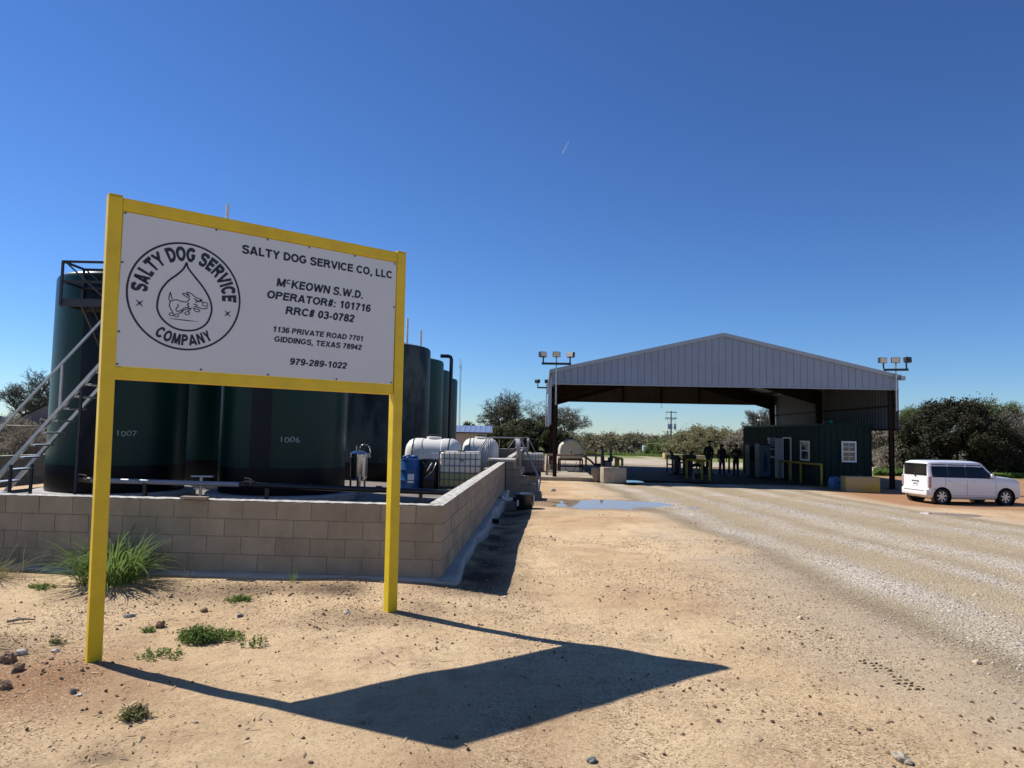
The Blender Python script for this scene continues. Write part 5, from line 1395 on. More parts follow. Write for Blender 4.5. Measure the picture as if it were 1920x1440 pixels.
# lamp on the roof
q = at(1553, 795, 35.0); t = thing('roof_lamp', 'green glass lamp in a dark housing on the office roof', 'lamp', (q.x, 35.0, OZ + OH + .045))
mb = MB(); mb.rbox((-.06, 0, .12), (.30, .22, .20), .04); mb.build('housing', M['black'], t)
mb = MB(); mb.lathe([(.02, .02), (.10, .05), (.12, .12), (.08, .19), (.02, .21)], c=(.06, -.13, 0), n=16); mb.build('glass', M['greenlens'], t, smooth=True)
mb = MB(); mb.path([(.1, 0, .02), (.3, 0, .03), (.7, 0, .015), (1.1, .1, .02)], .012, 5); mb.build('cable', M['black'], t)
# vending machine etc. in front of the far half of the long side
Yv = 38.5; q = at(1430, 893, Yv); zf = float(base_z(q.x, Yv)) + .061
vm = thing('vending_machine', 'dim vending machine with a bottle picture against the office side', 'vending machine', (q.x, Yv, zf), .12)
mb = MB(); mb.rbox((0, 0, .92), (.62, .55, 1.80), .02); mb.build('cabinet', mat('cabinet_dark', (.03, .045, .055), .4), vm)
mb = MB(); mb.bx(-.28, .28, -.282, -.277, .10, 1.74); fo = mb.build('front_panel', M['vend'], vm)
mb = MB(); prof = [(-.10, .35), (-.12, .6), (-.12, .95), (-.08, 1.15), (-.035, 1.28), (-.03, 1.42), (.03, 1.42), (.035, 1.28), (.08, 1.15), (.12, .95), (.12, .6), (.10, .35)]
mb.prism([(x_ + .02, z_) for x_, z_ in prof], -.287, -.2835); mb.build('bottle_picture', M['vend2'], fo)
q = at(1408, 893, 40.2); zf = float(base_z(q.x, 40.2)) + .061
t = thing('ice_box', 'narrow glass-fronted cabinet beside the vending machine', 'cabinet', (q.x, 40.2, zf), .1)
mb = MB(); mb.rbox((0, 0, .88), (.42, .5, 1.72), .02); mb.build('cabinet', mat('cabinet_grey', (.07, .09, .10), .4), t)
mb = MB(); mb.bx(-.16, .16, -.26, -.252, .85, 1.6); mb.build('glass', M['glass'], t)
q = at(1424.5, 826, 38.8)
mb = MB(); mb.rbox((0, 0, .08), (.34, .25, .2), .02); mb.rbox((-.02, 0, -.17), (.24, .22, .32), .02)
o = mb.build('wall_unit', M['door']); o.location = (OX - .2, 38.9, q.z); tag(o, 'pale box shaped unit fixed to the office wall above the vending machine', 'wall unit')

# ------------------------------------------------------------------ guard rails
def rail(pts, label, m, zt_=1.0, mid=None, r=.05, group='pipe guard rails under the shed', posts=None, legs_to=None):
    """posts at pts (world x,y), one top rail"""
    base = Vector((pts[0][0], pts[0][1], 0)); t = thing('guard_rail', label, 'rail', base, 0, group)
    P = [(x_ - base.x, y_ - base.y, float(base_z(x_, y_))) for x_, y_ in pts]
    mb = MB(); mb.path([(x_, y_, z_ + zt_) for x_, y_, z_ in P], r, 8); mb.build('top_rail', m, t, smooth=True, auto=40)
    if mid:
        mb = MB(); mb.path([(x_, y_, z_ + mid) for x_, y_, z_ in P], r * .8, 8); mb.build('mid_rail', m, t, smooth=True, auto=40)
    for x_, y_, z_ in P:
        mb = MB(); mb.tube((x_, y_, z_ - .1), (x_, y_, z_ + zt_), r, n=8); mb.build('post', m, t, smooth=True)
    return t
M['ypipe'] = mat('worn_yellow_pipe', (0.50, 0.36, 0.03), 0.55, var=0.35, vscale=7)
M['rpipe'] = mat('brown_pipe', (0.16, 0.075, 0.045), 0.6, var=0.35, vscale=7)
def xy(px, Y): q = at(px, 880, Y); return (q.x, Y)
rail([xy(1461, 37.6), xy(1481, 36.2), xy(1501.5, 34.9), xy(1540, 33.0)], 'yellow pipe rail in front of the office door', M['ypipe'], 1.02, r=.055)
rail([xy(1287.5, 35.6), xy(1316, 34.9), xy(1330.5, 34.3)], 'yellow pipe rail around the pumps, nearest to the drive', M['ypipe'], 1.0, r=.055)
rail([xy(1320, 38.6), xy(1306, 38.6)], 'short low yellow rail behind the pumps', M['ypipe'], .8, r=.05)
rail([xy(1275.5, 37.5), xy(1287, 37.5)], 'short low grey rail at the left of the pumps', M['rpipe'], .78, r=.045)
rail([xy(1250.8, 42.5), xy(1260.5, 42.3), xy(1266, 42.2)], 'dark red pipe frame left of the pumps', M['rpipe'], .98, .5, r=.045)
rail([xy(1367, 43.5), xy(1350, 43.7)], 'orange brown rail post behind the standing people', M['rpipe'], 1.05, r=.06)
rail([xy(1394.5, 43.6), xy(1394.9, 44.4)], 'yellow post at the far corner of the office', M['ypipe'], 1.2, r=.055)
rail([xy(1145, 37.5), xy(1154.5, 35.2), xy(1159, 34.6), xy(1166.5, 33.6)], 'yellow pipe rail behind the concrete blocks', M['ypipe'], 1.0, r=.06)
rail([xy(1098.5, 43.0), xy(1117, 42.4)], 'yellow rail with a bright flat top beyond the cone tank', M['ypipe'], 1.0, r=.06)
rail([xy(1025, 34.3), xy(1128, 35.6)], 'long rusty pipe rail across the left bay of the shed', M['rustpipe'], 1.08, r=.055)
# ladder-like bracket by the rusty rail
q = xy(1029, 34.6); zf = gz(*q); mb = MB()
for dx in (-.1, .1): mb.tube((q[0] + dx + .05, q[1], zf), (q[0] + dx + .05, q[1], zf + .95), .018, n=6)
for k in range(4): mb.tube((q[0] - .05, q[1], zf + .2 + .2 * k), (q[0] + .15, q[1], zf + .2 + .2 * k), .014, n=6)
tag(mb.build('pipe_rack', M['rustpipe']), 'small rusty pipe rack at the end of the long rusty rail', 'rack')

# cone end tank on its stand
Yt = 38.2; q = at(1069.5, 862, Yt); zf = float(base_z(q.x, Yt))
t = thing('tank_stand', 'rusty steel stand carrying the cream tank', 'stand', (q.x, Yt, zf))
for sx_ in (-.58, .58):
    for sy_ in (-.5, .7):
        mb = MB(); mb.sq((sx_, sy_, 0), (sx_, sy_, .72), .07); mb.build('leg', M['redsteel'], t)
mb = MB(); mb.bx(-.62, .62, -.54, -.46, .721, .79); mb.bx(-.62, .62, .66, .74, .721, .79); mb.bx(-.62, -.54, -.459, .659, .721, .79); mb.bx(.54, .62, -.459, .659, .721, .79); mb.bx(-.54, .54, -.53, -.47, .38, .46)
mb.build('frame', M['redsteel'], t)
t2_ = thing('cream_tank', 'cream plastic tank with sloping shoulders and black lid on a rusty stand', 'liquid tank', (q.x, Yt, zf + .79))
mb = MB()
prof = [(-.60, 0), (-.62, .12), (-.62, .50), (-.56, .72), (-.36, .92), (-.14, 1.04), (.14, 1.04), (.36, .92), (.56, .72), (.62, .50), (.62, .12), (.60, 0)]
mb.prism(prof, -.50, .70); bo = mb.build('body', M['tanpoly'], t2_, smooth=True, auto=30)
bv = bo.modifiers.new('bevel', 'BEVEL'); bv.width = .10; bv.segments = 4; bv.limit_method = 'ANGLE'; bv.angle_limit = R(50)
mb = MB(); mb.lathe([(.17, 1.03), (.17, 1.10), (.12, 1.12)], c=(0, .05, 0), n=20); mb.build('lid', M['black'], t2_, smooth=True, auto=40)
mb = MB(); mb.rbox((.0, -.515, .28), (.05, .02, .26), .005); mb.build('level_mark', M['darksteel'], t2_)
mb = MB(); mb.path([(-.3, -.5, -.1), (-.34, -.55, -.35), (-.2, -.6, -.62), (.0, -.62, -.68), (.2, -.58, -.5), (.28, -.5, -.12)], .014, 6); mb.build('hose', M['black'], t2_, smooth=True)

# pump set left of the concrete blocks
Yp = 36.2; q = at(1133, 880, Yp); zf = float(base_z(q.x, Yp)) + .06
t = thing('pump_set', 'black engine driven pump with upright exhaust between the rails', 'pump', (q.x, Yp, zf))
mb = MB(); mb.rbox((0, 0, .22), (.85, .5, .12), .02); mb.rbox((.08, 0, .52), (.5, .42, .48), .05); mb.rbox((.30, 0, .82), (.24, .3, .2), .04); mb.tube((-.2, 0, .45), (-.42, 0, .45), .16, n=16); mb.tube((-.42, 0, .45), (-.46, 0, .45), .2, n=16); mb.build('engine', M['black'], t)
mb = MB(); mb.tube((-.05, 0, .7), (-.12, 0, 1.42), .065, n=12); mb.tube((-.12, 0, 1.36), (-.12, 0, 1.44), .08, n=12); mb.build('exhaust', M['black'], t)
mb = MB(); mb.rbox((.14, -.23, .55), (.26, .04, .3), .02); mb.build('guard', mat('engine_grey', (.2, .2, .2), .5), t)
for sx_, sy_ in ((-.38, -.2), (.38, -.2), (-.38, .2), (.38, .2)):
    mb = MB(); mb.sq((sx_, sy_, 0), (sx_, sy_, .16), .06); mb.build('foot', M['black'], t)
mb = MB(); mb.path([(-.46, 0, .5), (-.7, .05, .75), (-.95, 0, .9), (-1.2, 0, 1.0), (-1.4, 0, .98)], .05, 8); mb.build('suction_hose', M['black'], t, smooth=True)
mb = MB(); mb.rbox((.32, 0, 1.05), (.12, .12, .22), .03); mb.tube((.32, 0, 1.1), (.32, 0, 1.25), .03); mb.build('air_filter', M['darksteel'], t)

# concrete barrier blocks
def cblock(px, Y, dims, label, m, rz=0.0, notch=True, dz=0.0, zb_=None):
    q = at(px, 890, Y); zf = (float(base_z(q.x, Y)) if zb_ is None else zb_) + dz
    w, d, h = dims; mb = MB(); mb.rbox((0, 0, h / 2), (w, d, h), .035, seg=2)
    t = thing('concrete_block', label, 'concrete block', (q.x, Y, zf), rz, 'big concrete blocks')
    mb.build('body', m, t, smooth=True, auto=35)
    mb = MB(); mb.path([(-.07, 0, h - .01), (-.07, 0, h + .05), (.07, 0, h + .05), (.07, 0, h - .01)], .012, 6); mb.build('lifting_loop', M['rustpipe'], t)
    return t
cblock(1149.5, 31.9, (1.05, .6, .68), 'tan concrete block standing at the left mouth of the shed', M['tancon'], .16)
cblock(1120.5, 32.7, (.45, .6, .62), 'shorter tan concrete block left behind the bigger one', M['tancon'], .16)
cblock(1612.5, 30.8, (1.42, .6, .66), 'yellow stained concrete block in front of the office end window', M['ycon'], -.05)
cblock(1253, 71, (1.0, .6, .55), 'yellowish concrete block left of the power pole base, far yard edge', M['ycon'], .2)
cblock(1272, 68, (.9, .6, .55), 'far concrete block half hidden behind the pumps', M['ycon'], -.3)
cblock(1299, 62, (.7, .6, .6), 'far concrete block to the left of the hatted person, leaning', M['ycon'], .3)
cblock(1309, 61, (.95, .6, .65), 'far concrete block just left of the hatted person', M['ycon'], .0)
# blue drum-like jug beside the yellow block
Yb = 31.8; q = at(1569.5, 905, Yb); zf = float(base_z(q.x, Yb))
t = thing('blue_container', 'pale blue moulded plastic container beside the yellow block', 'container', (q.x, Yb, zf + .02), .1)
mb = MB(); pr = [(-.30, 0), (-.32, .30), (-.27, .50), (-.14, .56), (.02, .52), (.10, .47), (.20, .49), (.31, .45), (.31, 0)]
mb.prism(pr, -.2, .2); bo = mb.build('body', M['lblue'], t, smooth=True, auto=30); bv = bo.modifiers.new('bevel', 'BEVEL'); bv.width = .04; bv.segments = 3
mb = MB(); mb.bx(-.05, .09, -.207, -.203, .26, .33); mb.build('handle_recess', M['black'], t)
# pumps under the shed
def pump_column(px, Y, label, lean, h=1.25, w=.3):
    q = at(px, 885, Y); zf = float(base_z(q.x, Y)) + .06
    t = thing('loading_pump', label, 'pump', (q.x, Y, zf), .2, 'black loading pumps under the shed')
    mb = MB(); mb.rbox((0, 0, .06), (w * 2, .5, .12), .02); mb.rbox((0, 0, h * .45), (w, .32, h * .75), .05); mb.rbox((lean * .5, 0, h * .8), (w * 1.5, .26, .25), .06); mb.build('body', M['black'], t)
    mb = MB(); mb.path([(lean * .6, 0, h * .8), (lean, 0, h * .95), (lean * 1.5, 0, h * 1.1)], .07, 8); mb.build('spout', M['black'], t, smooth=True)
    mb = MB(); mb.tube((0, -.2, h * .5), (0, -.12, h * .5), .12, n=14); mb.build('dial', M['darksteel'], t)
    mb = MB(); mb.path([(w * .6, 0, h * .75), (w * 1.3, -.05, h * .6), (w * 1.3, -.1, .3), (w * .8, -.1, .1)], .03, 7); mb.build('hose', M['black'], t, smooth=True)
pump_column(1269, 40.0, 'black slanting pump column behind the dark red frame', -.28, 1.15, .34)
pump_column(1289.5, 39.6, 'wide black pump column with pipe fittings, right of the slanting one', .2, 1.2, .5)
q = at(1305, 897, 37.3); zf = float(base_z(q.x, 37.3)) + .06
mb = MB()
for k in range(5):
    r_ = .46 - .04 * k
    mb.path([(q.x + .1 + r_ * math.cos(a), 37.3 + .12 * k * .5 + .1 * math.sin(a), zf + .36 + r_ * .72 * math.sin(a)) for a in np.linspace(0, 2 * math.pi, 24)], .035, 7)
tag(mb.build('hose_coil', M['black'], smooth=True), 'coil of thick black hose leaning on the ground by the pumps', 'hose')
q = at(1299.5, 901, 34.8); zf = float(base_z(q.x, 34.8)) + .06
t = thing('traffic_cone', 'dull traffic cone behind the yellow rail', 'traffic cone', (q.x, 34.8, zf))
mb = MB(); mb.lathe([(.12, .03), (.10, .1), (.035, .42), (.02, .44)], n=20); mb.build('cone', M['conegrey'], t, smooth=True, auto=40)
mb = MB(); mb.rbox((0, 0, .015), (.32, .32, .03), .01); mb.build('base', M['black'], t)

# ------------------------------------------------------------------ people
def person(loc, label, J, shirt, hatted=False, longhair=False, face=math.pi, scale=1.0, coat=.0):
    """J maps joints to (x, y, z); +x is the figure's left-right axis in the picture, faces -y rotated by face"""
    t = thing('person', label, 'person', loc, face, 'people standing under the shed')
    chain = []
    verts = {}
    vs, es, rad = [], [], []
    def v(name, p, r):
        verts[name] = len(vs); vs.append(Vector(p) * scale); rad.append(r * scale if not hasattr(r, '__len__') else (r[0] * scale, r[1] * scale)); return verts[name]
    def e(a, b): es.append((verts[a], verts[b]))
    g = J
    v('pelvis', g['pelvis'], (.155 + coat, .115 + coat)); v('waist', g['waist'], (.145 + coat, .105 + coat)); v('chest', g['chest'], (.165 + coat, .12 + coat)); v('sh', g['sh'], (.12, .09)); v('neck', g['neck'], .055); v('head0', g['head0'], (.075, .085)); v('head1', g['head1'], (.078, .095)); v('head2', g['head2'], (.05, .06))
    for a, b in (('pelvis', 'waist'), ('waist', 'chest'), ('chest', 'sh'), ('sh', 'neck'), ('neck', 'head0'), ('head0', 'head1'), ('head1', 'head2')): e(a, b)
    for s_ in 'lr':
        v('shd' + s_, g['shd' + s_], .062 + coat * .6); v('elb' + s_, g['elb' + s_], .046 + coat * .6); v('wri' + s_, g['wri' + s_], .032); v('palm' + s_, g['palm' + s_], (.038, .022))
        e('sh', 'shd' + s_); e('shd' + s_, 'elb' + s_); e('elb' + s_, 'wri' + s_); e('wri' + s_, 'palm' + s_)
        pp = Vector(g['palm' + s_]); d = (pp - Vector(g['wri' + s_])).normalized(); sgn = 1 if s_ == 'l' else -1
        side = Vector((0, 1, 0))
        for k in range(4):
            o_ = side * (.024 - .016 * k); L0 = (.035, .04, .038, .028)[k]
            v(f'f{k}a{s_}', pp + o_ + d * .035, .0085); v(f'f{k}b{s_}', pp + o_ + d * (.035 + L0) + Vector((-sgn * .006, 0, 0)), .008); v(f'f{k}c{s_}', pp + o_ + d * (.03 + L0 * 1.7) + Vector((-sgn * .022, 0, 0)), .007)
            e('palm' + s_, f'f{k}a{s_}'); e(f'f{k}a{s_}', f'f{k}b{s_}'); e(f'f{k}b{s_}', f'f{k}c{s_}')
        v('ta' + s_, pp + side * .04 - d * .01, .010); v('tb' + s_, pp + side * .055 + d * .03, .009); e('palm' + s_, 'ta' + s_); e('ta' + s_, 'tb' + s_)
        v('hip' + s_, g['hip' + s_], (.115, .115)); v('kne' + s_, g['kne' + s_], .082); v('ank' + s_, g['ank' + s_], .065); v('heel' + s_, g['ank' + s_][:2] + (.045,), (.05, .045)); v('toe' + s_, g['toe' + s_], (.045, .028))
        e('pelvis', 'hip' + s_); e('hip' + s_, 'kne' + s_); e('kne' + s_, 'ank' + s_); e('ank' + s_, 'heel' + s_); e('heel' + s_, 'toe' + s_)
    me = bpy.data.meshes.new('body'); me.from_pydata(vs, es, [])
    o = bpy.data.objects.new('body', me); link(o)
    sk = o.modifiers.new('s', 'SKIN'); sk.branch_smoothing = 0.6
    for i, r_ in enumerate(rad):
        me.skin_vertices[0].data[i].radius = (r_, r_) if not hasattr(r_, '__len__') else r_
    me.skin_vertices[0].data[0].use_root = True
    ss = o.modifiers.new('b', 'SUBSURF'); ss.levels = 2; ss.render_levels = 2
    dg = bpy.context.evaluated_depsgraph_get(); dg.update()
    m2 = bpy.data.meshes.new_from_object(o.evaluated_get(dg)); bpy.data.objects.remove(o)
    m2.materials.clear()
    for m_ in (shirt, M['jeans'], M['skin'], M['hat']): m2.materials.append(m_)
    zn = g['neck'][2] * scale; zp = (g['pelvis'][2] - .02) * scale
    pal = [Vector(g['palm' + s_]) * scale for s_ in 'lr']; wr = [Vector(g['wri' + s_]) * scale for s_ in 'lr']
    for f in m2.polygons:
        c = f.center; mi_ = 0
        if c.z > zn + .01: mi_ = 2
        elif any((c - q_).length < .15 * scale and (c - w_).dot((q_ - w_).normalized()) > 0 for q_, w_ in zip(pal, wr)): mi_ = 2
        elif c.z < .09 * scale: mi_ = 3
        elif c.z < zp: mi_ = 1
        f.material_index = mi_; f.use_smooth = True
    bo = bpy.data.objects.new('body', m2); link(bo, t)
    hd = Vector(g['head1']) * scale
    # face: nose, brow, ears as raised features (on the -y side, the way the figure looks)
    fm = MB(); fm.lathe([(.004, .0), (.016, .03), (.012, .045)], c=(0, 0, 0), n=8); nose = [Vector((x_, y_ * .6 - .088, z_ - .045)) + hd for x_, y_, z_ in fm.v]
    fm2 = MB(); fm2.add(nose, fm.f)
    for sx_ in (-.078, .078): fm2.rbox(hd + Vector((sx_, .01, -.01)), (.018, .035, .06), .008)
    fm2.build('ears_and_nose', M['skin'], t, smooth=True)
    em = MB()
    for sx_ in (-.03, .03): em.rbox(hd + Vector((sx_, -.086, .008)), (.022, .012, .011), .004)
    em.rbox(hd + Vector((0, -.088, -.062)), (.045, .010, .010), .004); em.build('eyes_and_mouth', M['hair'], t, smooth=True)
    if hatted:
        mb = MB(); n = 28; vs_ = []
        for r_, z_ in ((.085, .04), (.095, .05), (.185, .045), (.19, .06), (.10, .065), (.095, .12), (.085, .155), (.05, .145), (.01, .13)):
            for k in range(n):
                a = 2 * math.pi * k / n; up = .035 * abs(math.cos(a)) ** 2 if r_ > .12 else 0
                vs_.append(hd + Vector((r_ * math.cos(a), r_ * 1.12 * math.sin(a), z_ + up)))
        mb.add(vs_, [(i * n + k, i * n + (k + 1) % n, (i + 1) * n + (k + 1) % n, (i + 1) * n + k) for i in range(8) for k in range(n)])
        mb.build('hat', M['hat'], t, smooth=True)
    else:
        mb = MB(); prof = [(.088, -.01), (.098, .03), (.095, .07), (.07, .105), (.02, .12)]; mb.lathe(prof, n=20)
        vs_ = [Vector((x_ * .95, y_ * 1.05 + .012, z_)) + hd for x_, y_, z_ in mb.v]; mb.v = vs_
        if longhair:
            n0 = MB(); n0.lathe([(.085, .05), (.10, -.02), (.105, -.10), (.10, -.20), (.05, -.26)], n=18); mb.add([Vector((x_, y_ * .75 + .035, z_)) + hd for x_, y_, z_ in n0.v], n0.f)
        mb.build('hair', M['hair'], t, smooth=True)
    return t
def stand(spread=.12, lean=0.0, arms='pockets', H=1.0, head_fwd=0.0, step=.0):
    g = dict(pelvis=(0, 0, .96), waist=(lean * .3, 0, 1.10), chest=(lean * .6, 0, 1.30), sh=(lean, .01, 1.45), neck=(lean, -.005 - head_fwd * .4, 1.51), head0=(lean, -.02 - head_fwd, 1.585), head1=(lean, -.015 - head_fwd, 1.665), head2=(lean, 0 - head_fwd, 1.735))
    for s_, k in (('l', 1), ('r', -1)):
        g['shd' + s_] = (lean + k * .19, .01, 1.41); g['hip' + s_] = (k * .09, 0, .90); g['kne' + s_] = (k * (.09 + spread * .3), -.02 + step * k * .3, .50); g['ank' + s_] = (k * (.09 + spread * .5), .02 + step * k * .5, .10); g['toe' + s_] = (k * (.11 + spread * .6), -.17 + step * k * .5, .03)
        if arms == 'pockets': g['elb' + s_] = (lean + k * .29, .05, 1.15); g['wri' + s_] = (k * .20, -.06, .95); g['palm' + s_] = (k * .18, -.08, .88)
        elif arms == 'folded': g['elb' + s_] = (lean + k * .25, -.06, 1.14); g['wri' + s_] = (k * .05, -.23, 1.17); g['palm' + s_] = (-k * .02, -.25, 1.19)
        else: g['elb' + s_] = (lean + k * .25, .02, 1.14); g['wri' + s_] = (k * .27, -.03, .90); g['palm' + s_] = (k * .27, -.05, .82)
    return g
def ppos(px, Y): q = at(px, 890, Y); return (q.x, Y, float(base_z(q.x, Y)) + .062)
person(ppos(1329, 40.4), 'tall person in a wide-brimmed hat and dark jacket, hands at the belt, under the shed', stand(.12, -.02, 'pockets', head_fwd=.04), M['shirt_dark'], hatted=True, face=2.2, scale=1.05, coat=.028)
person(ppos(1353.5, 40.8), 'shorter person with long hair in a grey jacket, middle of the three standing', stand(.10, 0, 'down'), M['shirt_grey'], longhair=True, face=.25, scale=.96, coat=.032)
person(ppos(1380, 40.9), 'bareheaded person in a dark jacket and blue jeans, nearest the office', stand(.02, .02, 'folded', step=.06), M['shirt_dark'], face=-.7, scale=.97, coat=.03)

# ------------------------------------------------------------------ parked car
def build_car():
    C0 = Vector((15.22, 26.35, 0)); rz = R(5.0); 
    zc_ = gz(16.8, 27.0)
    t = thing('parked_car', 'small boxy white car parked at the right edge of the yard', 'car', (C0.x, C0.y, zc_ + .005), rz); t.scale = (.94, .94, .97)
    # local: x = 0 rear bumper .. 3.92 front, y = 0 near side .. 1.69 far side
    Ln, W = 3.92, 1.69; yc = W / 2
    # stations: x, [(halfwidth, z)...] from sill up to roof centre, 10 points
    def st(x_, sill, zs, hws): return x_, zs, hws
    Z = lambda *a: a
    ST = [
        (0.04, (.28, .36, .56, .80, .96, 1.04, 1.40, 1.50, 1.545, 1.56), (.62, .77, .79, .785, .775, .765, .715, .66, .42, .0)),
        (0.10, (.24, .34, .58, .81, .98, 1.06, 1.43, 1.545, 1.595, 1.61), (.68, .82, .835, .832, .82, .81, .745, .68, .45, .0)),
        (0.20, (.22, .32, .58, .82, .98, 1.06, 1.445, 1.565, 1.615, 1.63), (.72, .83, .845, .842, .83, .82, .75, .69, .45, .0)),
        (0.60, (.20, .30, .58, .82, .99, 1.06, 1.45, 1.575, 1.625, 1.64), (.74, .83, .845, .845, .835, .822, .75, .69, .45, .0)),
        (1.60, (.20, .30, .58, .82, .99, 1.06, 1.45, 1.575, 1.63, 1.645), (.74, .83, .845, .845, .835, .822, .75, .69, .45, .0)),
        (2.08, (.20, .30, .58, .82, .99, 1.05, 1.445, 1.57, 1.622, 1.635), (.74, .83, .845, .845, .835, .822, .75, .685, .45, .0)),
        (2.30, (.20, .30, .58, .82, .99, 1.04, 1.425, 1.545, 1.592, 1.605), (.74, .83, .845, .845, .832, .82, .75, .675, .44, .0)),
        (2.57, (.20, .30, .58, .82, .98, 1.02, 1.21, 1.30, 1.345, 1.355), (.74, .83, .845, .843, .83, .81, .755, .69, .45, .0)),
        (2.84, (.20, .30, .58, .81, .95, .99, 1.05, 1.075, 1.09, 1.095), (.74, .83, .845, .842, .828, .81, .77, .70, .45, .0)),
        (3.35, (.20, .30, .58, .80, .91, .96, 1.015, 1.035, 1.05, 1.055), (.74, .825, .84, .838, .822, .81, .77, .68, .4, .0)),
        (3.66, (.22, .30, .56, .78, .87, .92, .975, .995, 1.005, 1.01), (.73, .815, .83, .825, .81, .79, .75, .65, .4, .0)),
        (3.82, (.24, .30, .54, .72, .81, .86, .91, .93, .94, .945), (.69, .785, .80, .795, .78, .755, .70, .60, .35, .0)),
        (3.88, (.26, .31, .50, .66, .73, .77, .81, .825, .835, .84), (.62, .73, .75, .745, .73, .70, .63, .5, .3, .0)),
    ]
    V = []; Fc = []; n = 10
    for x_, zs, hw in ST:
        for s_ in (-1, 1):
            for z_, h in zip(zs, hw): V.append((x_, yc + s_ * h, z_))
    for i in range(len(ST) - 1):
        for s_ in (0, 1):
            for j in range(n - 1):
                a = i * 2 * n + s_ * n + j; b = a + 2 * n
                Fc.append((a, a + 1, b + 1, b) if s_ == 0 else (a, b, b + 1, a + 1))
        a = i * 2 * n; b = a + 2 * n; Fc.append((a, b, b + n, a + n))
    for i in (0, len(ST) - 1):
        a = i * 2 * n
        ring = [a + j for j in range(n)] + [a + n + j for j in range(n - 2, -1, -1)]
        Fc.append(tuple(ring))
    me = bpy.data.meshes.new('body'); me.from_pydata(V, [], Fc)
    bm = bmesh.new(); bm.from_mesh(me); bmesh.ops.remove_doubles(bm, verts=bm.verts, dist=.0005); bmesh.ops.recalc_face_normals(bm, faces=bm.faces); bm.to_mesh(me); bm.free()
    me.materials.append(M['carpaint']); me.materials.append(M['black'])
    body = bpy.data.objects.new('body', me); link(body)
    WX = (.56, 3.20); WR = .305
    cuts = []
    for wx_ in WX:
        cb = MB(); cb.tube((wx_, -.2, .29), (wx_, .33, .29), .365, n=36); cb.tube((wx_, W - .33, .29), (wx_, W + .2, .29), .365, n=36)
        c = cb.build('cut', M['black']); cuts.append(c)
        md = body.modifiers.new('b', 'BOOLEAN'); md.object = c; md.operation = 'DIFFERENCE'; md.solver = 'EXACT'
    dg = bpy.context.evaluated_depsgraph_get(); dg.update()
    m2 = bpy.data.meshes.new_from_object(body.evaluated_get(dg)); body.data = m2; body.modifiers.clear()
    for c in cuts: bpy.data.objects.remove(c)
    for f in m2.polygons: f.use_smooth = True
    m2.set_sharp_from_angle(angle=R(28))
    body.parent = t
    # glass, set 3 mm proud of the skin: interpolate the section at x for z between the belt and the cant rail
    def skin(x_, z_, side=-1):
        for i in range(len(ST) - 1):
            if ST[i][0] <= x_ <= ST[i + 1][0]:
                f = (x_ - ST[i][0]) / (ST[i + 1][0] - ST[i][0])
                zs = [a + (b - a) * f for a, b in zip(ST[i][1], ST[i + 1][1])]; hw = [a + (b - a) * f for a, b in zip(ST[i][2], ST[i + 1][2])]
                return float(np.interp(z_, zs, hw))
        return .8
    def side_panel(name, outline, m_, off_=.004, side=-1, parent=t, nx=8, nz=5):
        """outline: x0, x1 with top/bottom functions of x"""
        x0, x1, zb_, zt_ = outline; mb = MB(); vs = []
        for i in range(nx + 1):
            x_ = x0 + (x1 - x0) * i / nx
            for j in range(nz + 1):
                z_ = zb_(x_) + (zt_(x_) - zb_(x_)) * j / nz
                vs.append((x_, yc + side * (skin(x_, z_) + off_), z_))
        mb.add(vs, [(i * (nz + 1) + j, i * (nz + 1) + j + 1, (i + 1) * (nz + 1) + j + 1, (i + 1) * (nz + 1) + j) for i in range(nx) for j in range(nz)])
        return mb.build(name, m_, parent, smooth=True)
    belt = lambda x_: 1.03 - .012 * x_
    top = lambda x_: min(1.492 - .008 * x_, 1.498 - .95 * max(0, x_ - 2.22))
    for side in (-1, 1):
        side_panel('side_window', (.20, .80, belt, top), M['dglass'], side=side)
        side_panel('side_window', (.88, 1.54, belt, top), M['dglass'], side=side)
        side_panel('side_window', (1.62, 2.68, belt, lambda x_: max(belt(x_) + .01, top(x_))), M['dglass'], side=side, nx=14)
        # blacked-out pillars between the windows
        side_panel('window_surround', (.17, 2.72, lambda x_: belt(x_) - .012, lambda x_: max(belt(x_) + .0, top(x_) + .014)), M['black'], off_=.002, side=side, nx=26)
        for xa, zl_ in ((.70, .70), (1.58, .36), (2.78, .36)):
            side_panel('door_seam', (xa, xa + .014, lambda x_: zl_, lambda x_: 1.03), M['darksteel'], off_=.0015, side=side, nx=1)
        side_panel('sill_line', (1.0, 2.78, lambda x_: .335, lambda x_: .345), M['darksteel'], off_=.0015, side=side)
        for xa in (.80, 1.78):
            hb = MB(); q_ = yc + side * (skin(xa, .86) + .018); hb.rbox((xa + .09, q_, .86), (.18, .03, .03), .01); hb.build('door_handle', M['carpaint'], t, smooth=True)
        mm = MB(); q_ = yc + side * (skin(2.60, 1.08) + .075); mm.rbox((2.60, q_, 1.09), (.10, .15, .16), .03); mm.build('mirror', M['carpaint'], t, smooth=True)
        side_panel('marker_light', (.19, .30, lambda x_: .555, lambda x_: .580), M['bronze'], off_=.003, side=side, nx=1)
        # tail light wraps the rear corner
        tl = MB(); tl.rbox((.075, yc + side * .79, .83), (.11, .10, .42), .02); tl.build('tail_light', M['redlens'], t, smooth=True)
        hl_ = MB(); hl_.rbox((3.73, yc + side * .70, .735), (.20, .18, .14), .03); hl_.build('headlight', M['clearlens'], t, smooth=True)
    # rear glass
    mb = MB(); mb.rbox((.036, yc, 1.285), (.014, 1.38, .45), .006); rg = mb.build('rear_window', M['dglass'], t)
